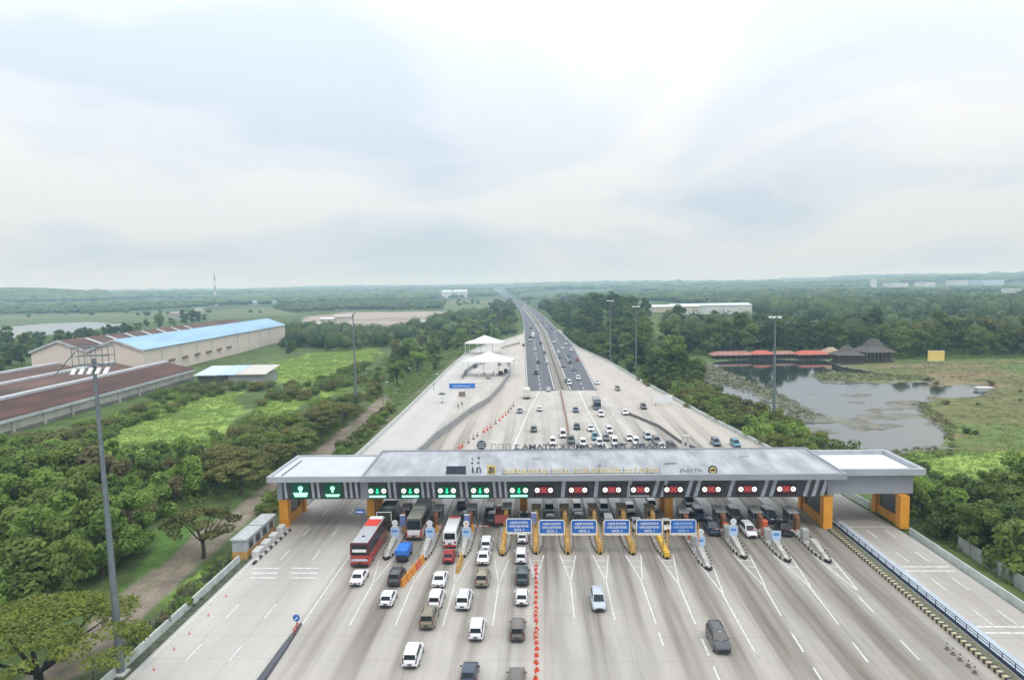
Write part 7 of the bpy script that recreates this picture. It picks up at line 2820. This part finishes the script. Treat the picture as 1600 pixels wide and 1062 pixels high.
def woods(name, n, rlo, rhi, alo, ahi, R, H, nq, size, mask=None, m=None, seed=0, clear=5):
    rng = np.random.default_rng(seed)
    th = rng.uniform(rad(alo), rad(ahi), n)
    r = np.sqrt(rng.uniform(rlo**2, rhi**2, n))
    x, y = r*np.sin(th), r*np.cos(th)
    keep = ~inpoly(x, y, ROAD) & ~inpoly(x, y, PAVE) & (pdist(x, y, ROAD) > clear+r*0.006) & (pdist(x, y, PAVE) > clear)
    for q in [POND, LAKE]+TAN+BRIGHT+[MARSH]:
        keep &= ~inpoly(x, y, q)
    for q in PALE:
        keep &= ~(inpoly(x, y, q) & (rng.uniform(0, 1, n) < 0.985))
    for b_ in BOXES+CLEAR:
        keep &= ~((x > b_[0]) & (x < b_[1]) & (y > b_[2]) & (y < b_[3]))
    if mask is not None:
        keep &= mask(x, y)
    x, y = x[keep], y[keep]
    z = land_h(x, y)
    k = len(x)
    s0 = np.clip(np.exp(rng.normal(0, 0.30, k))*(1+0.35*snoise(x, y, 45, 91)), 0.4, 1.55)
    tint = np.clip(0.6*rng.uniform(0, 1, k)+0.2, 0, 1)
    if k == 0:
        return None
    if rhi < 2000:  # leaf sprays over the crowns
        i = np.repeat(np.arange(k), nq)
        d = rng.normal(size=(k*nq, 3))
        d[:, 2] = np.abs(d[:, 2])*1.1-0.2
        d /= np.linalg.norm(d, axis=1)[:, None]
        C = np.stack([x[i], y[i], z[i]+H*0.42*s0[i]], 1)+d*np.array([R, R, H*0.55])*(s0[i]*rng.uniform(0.84, 1.10, k*nq))[:, None]
        nr = d*np.array([1, 1, 1.1])+0.30*rng.normal(size=d.shape)
        nr /= np.linalg.norm(nr, axis=1)[:, None]
        a = np.cross(nr, rng.normal(size=d.shape))
        a /= np.linalg.norm(a, axis=1)[:, None]
        b = np.cross(nr, a)
        s = (size*rng.uniform(0.6, 1.4, k*nq))[:, None]
        stuff(name, np.stack([C-a*s*0.5, C+b*s*0.4, C+a*s*0.5, C-b*s*0.4], 1), np.clip(tint[i]+0.12*rng.normal(size=k*nq), 0, 1), m)
    return canopy_mesh(name, x, y, z, R*(0.85 if rhi < 1600 else 0.95), H*0.93, s0, tint, 2 if rhi < 1600 else 1, m, rng)


M_FARL = leafmat('leaf_far', (0.022, 0.045, 0.017), (0.098, 0.145, 0.044), far=True)
CLEAR = []
for a, b, yb in ((1045, 1172, 492), (1015, 1052, 493), (686, 730, 467), (300, 336, 480), (376, 418, 477), (262, 283, 498)):
    q0, q1 = P(a, yb, -2), P(b, yb, -2)
    CLEAR.append((q0[0]*(0.60 if a > 1000 else 1)-4, q1[0]*(0.82 if a < 500 else 1)+4, min(q0[1], q1[1])-q0[1]*(0.42 if a > 1000 else 0.18), max(q0[1], q1[1])+60))
for a, b, yb in ((1392, 1445, 451.5), (1446, 1480, 450.5), (1490, 1530, 449), (1535, 1660, 449), (1574, 1604, 458), (1575, 1642, 512)):
    q0, q1 = P(a, yb, -2), P(b, yb, -2)
    CLEAR.append((q0[0]*0.76, q1[0], q0[1]*0.76-30, q0[1]+120))
# woods right of the highway behind the first rows, behind the pond and the marsh
RWOOD = pxpoly([(845, 486), (880, 478), (1040, 520), (1050, 545), (1300, 545), (1400, 548), (1760, 545), (1760, 478), (1500, 486), (1300, 482), (1180, 486), (1050, 500), (1000, 488), (960, 478), (900, 470), (850, 474)])
woods('woods', 4800, 330, 1250, -5, 44, 6.0, 15, 190, 1.15, lambda x, y: inpoly(x, y, RWOOD), M_FARL, 1)
LWOOD = pxpoly([(560, 560), (640, 530), (740, 508), (800, 498), (815, 490), (800, 478), (780, 468), (790, 490), (700, 500), (620, 525), (560, 530), (450, 520), (440, 545), (500, 545)])
woods('woods', 6000, 330, 1500, -25, 2, 4.0, 9.5, 130, 0.95, lambda x, y: inpoly(x, y, LWOOD), M_FARL, 2)
LAKEFRONT = pxpoly([(-200, 548), (60, 536), (215, 522), (205, 503), (-200, 508)])
FIELDN = lambda x, y: (snoise(x, y*0.6, 260, 77) < 0.02) & ~inpoly(x, y, LAKEFRONT)
woods('woods', 14000, 560, 1900, -46, 0, 5.0, 8, 30, 1.6, lambda x, y: FIELDN(x, y) & ~inpoly(x, y, LWOOD), M_FARL, 3)
woods('woods', 9000, 1000, 1900, 0, 46, 7.0, 13, 30, 1.9, lambda x, y: FIELDN(x, y) & ~inpoly(x, y, RWOOD), M_FARL, 4)
woods('woods', 14000, 1900, 3600, -46, 46, 14, 14, 44, 6.0, lambda x, y: snoise(x, y*0.5, 420, 78) < 0.15, M_FARL, 5, 10)
HILLW = pxpoly([(-120, 478), (60, 478), (75, 488), (-140, 490)])
woods('woods', 40000, 1900, 3900, -48, -28, 13, 12, 50, 4.0, lambda x, y: (np.hypot((x-P(10, 475)[0])/420, (y-P(10, 475)[1])/620) < 1) & ~inpoly(x, y, LAKEFRONT), M_FARL, 7, 10)
woods('woods', 9000, 3600, 8500, -46, 46, 40, 22, 26, 12, None, M_FARL, 6, 14)

# ------------------------------------------------------------------ haze
mb = MB()
mb.box(-15600, 15600, -500, 15600, -45, 190)
m = bpy.data.materials.new('haze')
m.use_nodes = True
m.node_tree.nodes.clear()
o_ = N(m.node_tree, 'ShaderNodeOutputMaterial')
pv = N(m.node_tree, 'ShaderNodeVolumePrincipled')
pv.inputs['Color'].default_value = (0.50, 0.775, 1.0, 1)
pv.inputs['Absorption Color'].default_value = (1, 1, 1, 1)
pv.inputs['Density'].default_value = 0.00021
pv.inputs['Anisotropy'].default_value = 0.0
LK(m.node_tree, pv.outputs[0], o_.inputs['Volume'])
try:
    m.cycles.homogeneous_volume = True
except Exception:
    pass
h = mb.build('haze', m)
h['kind'] = 'stuff'
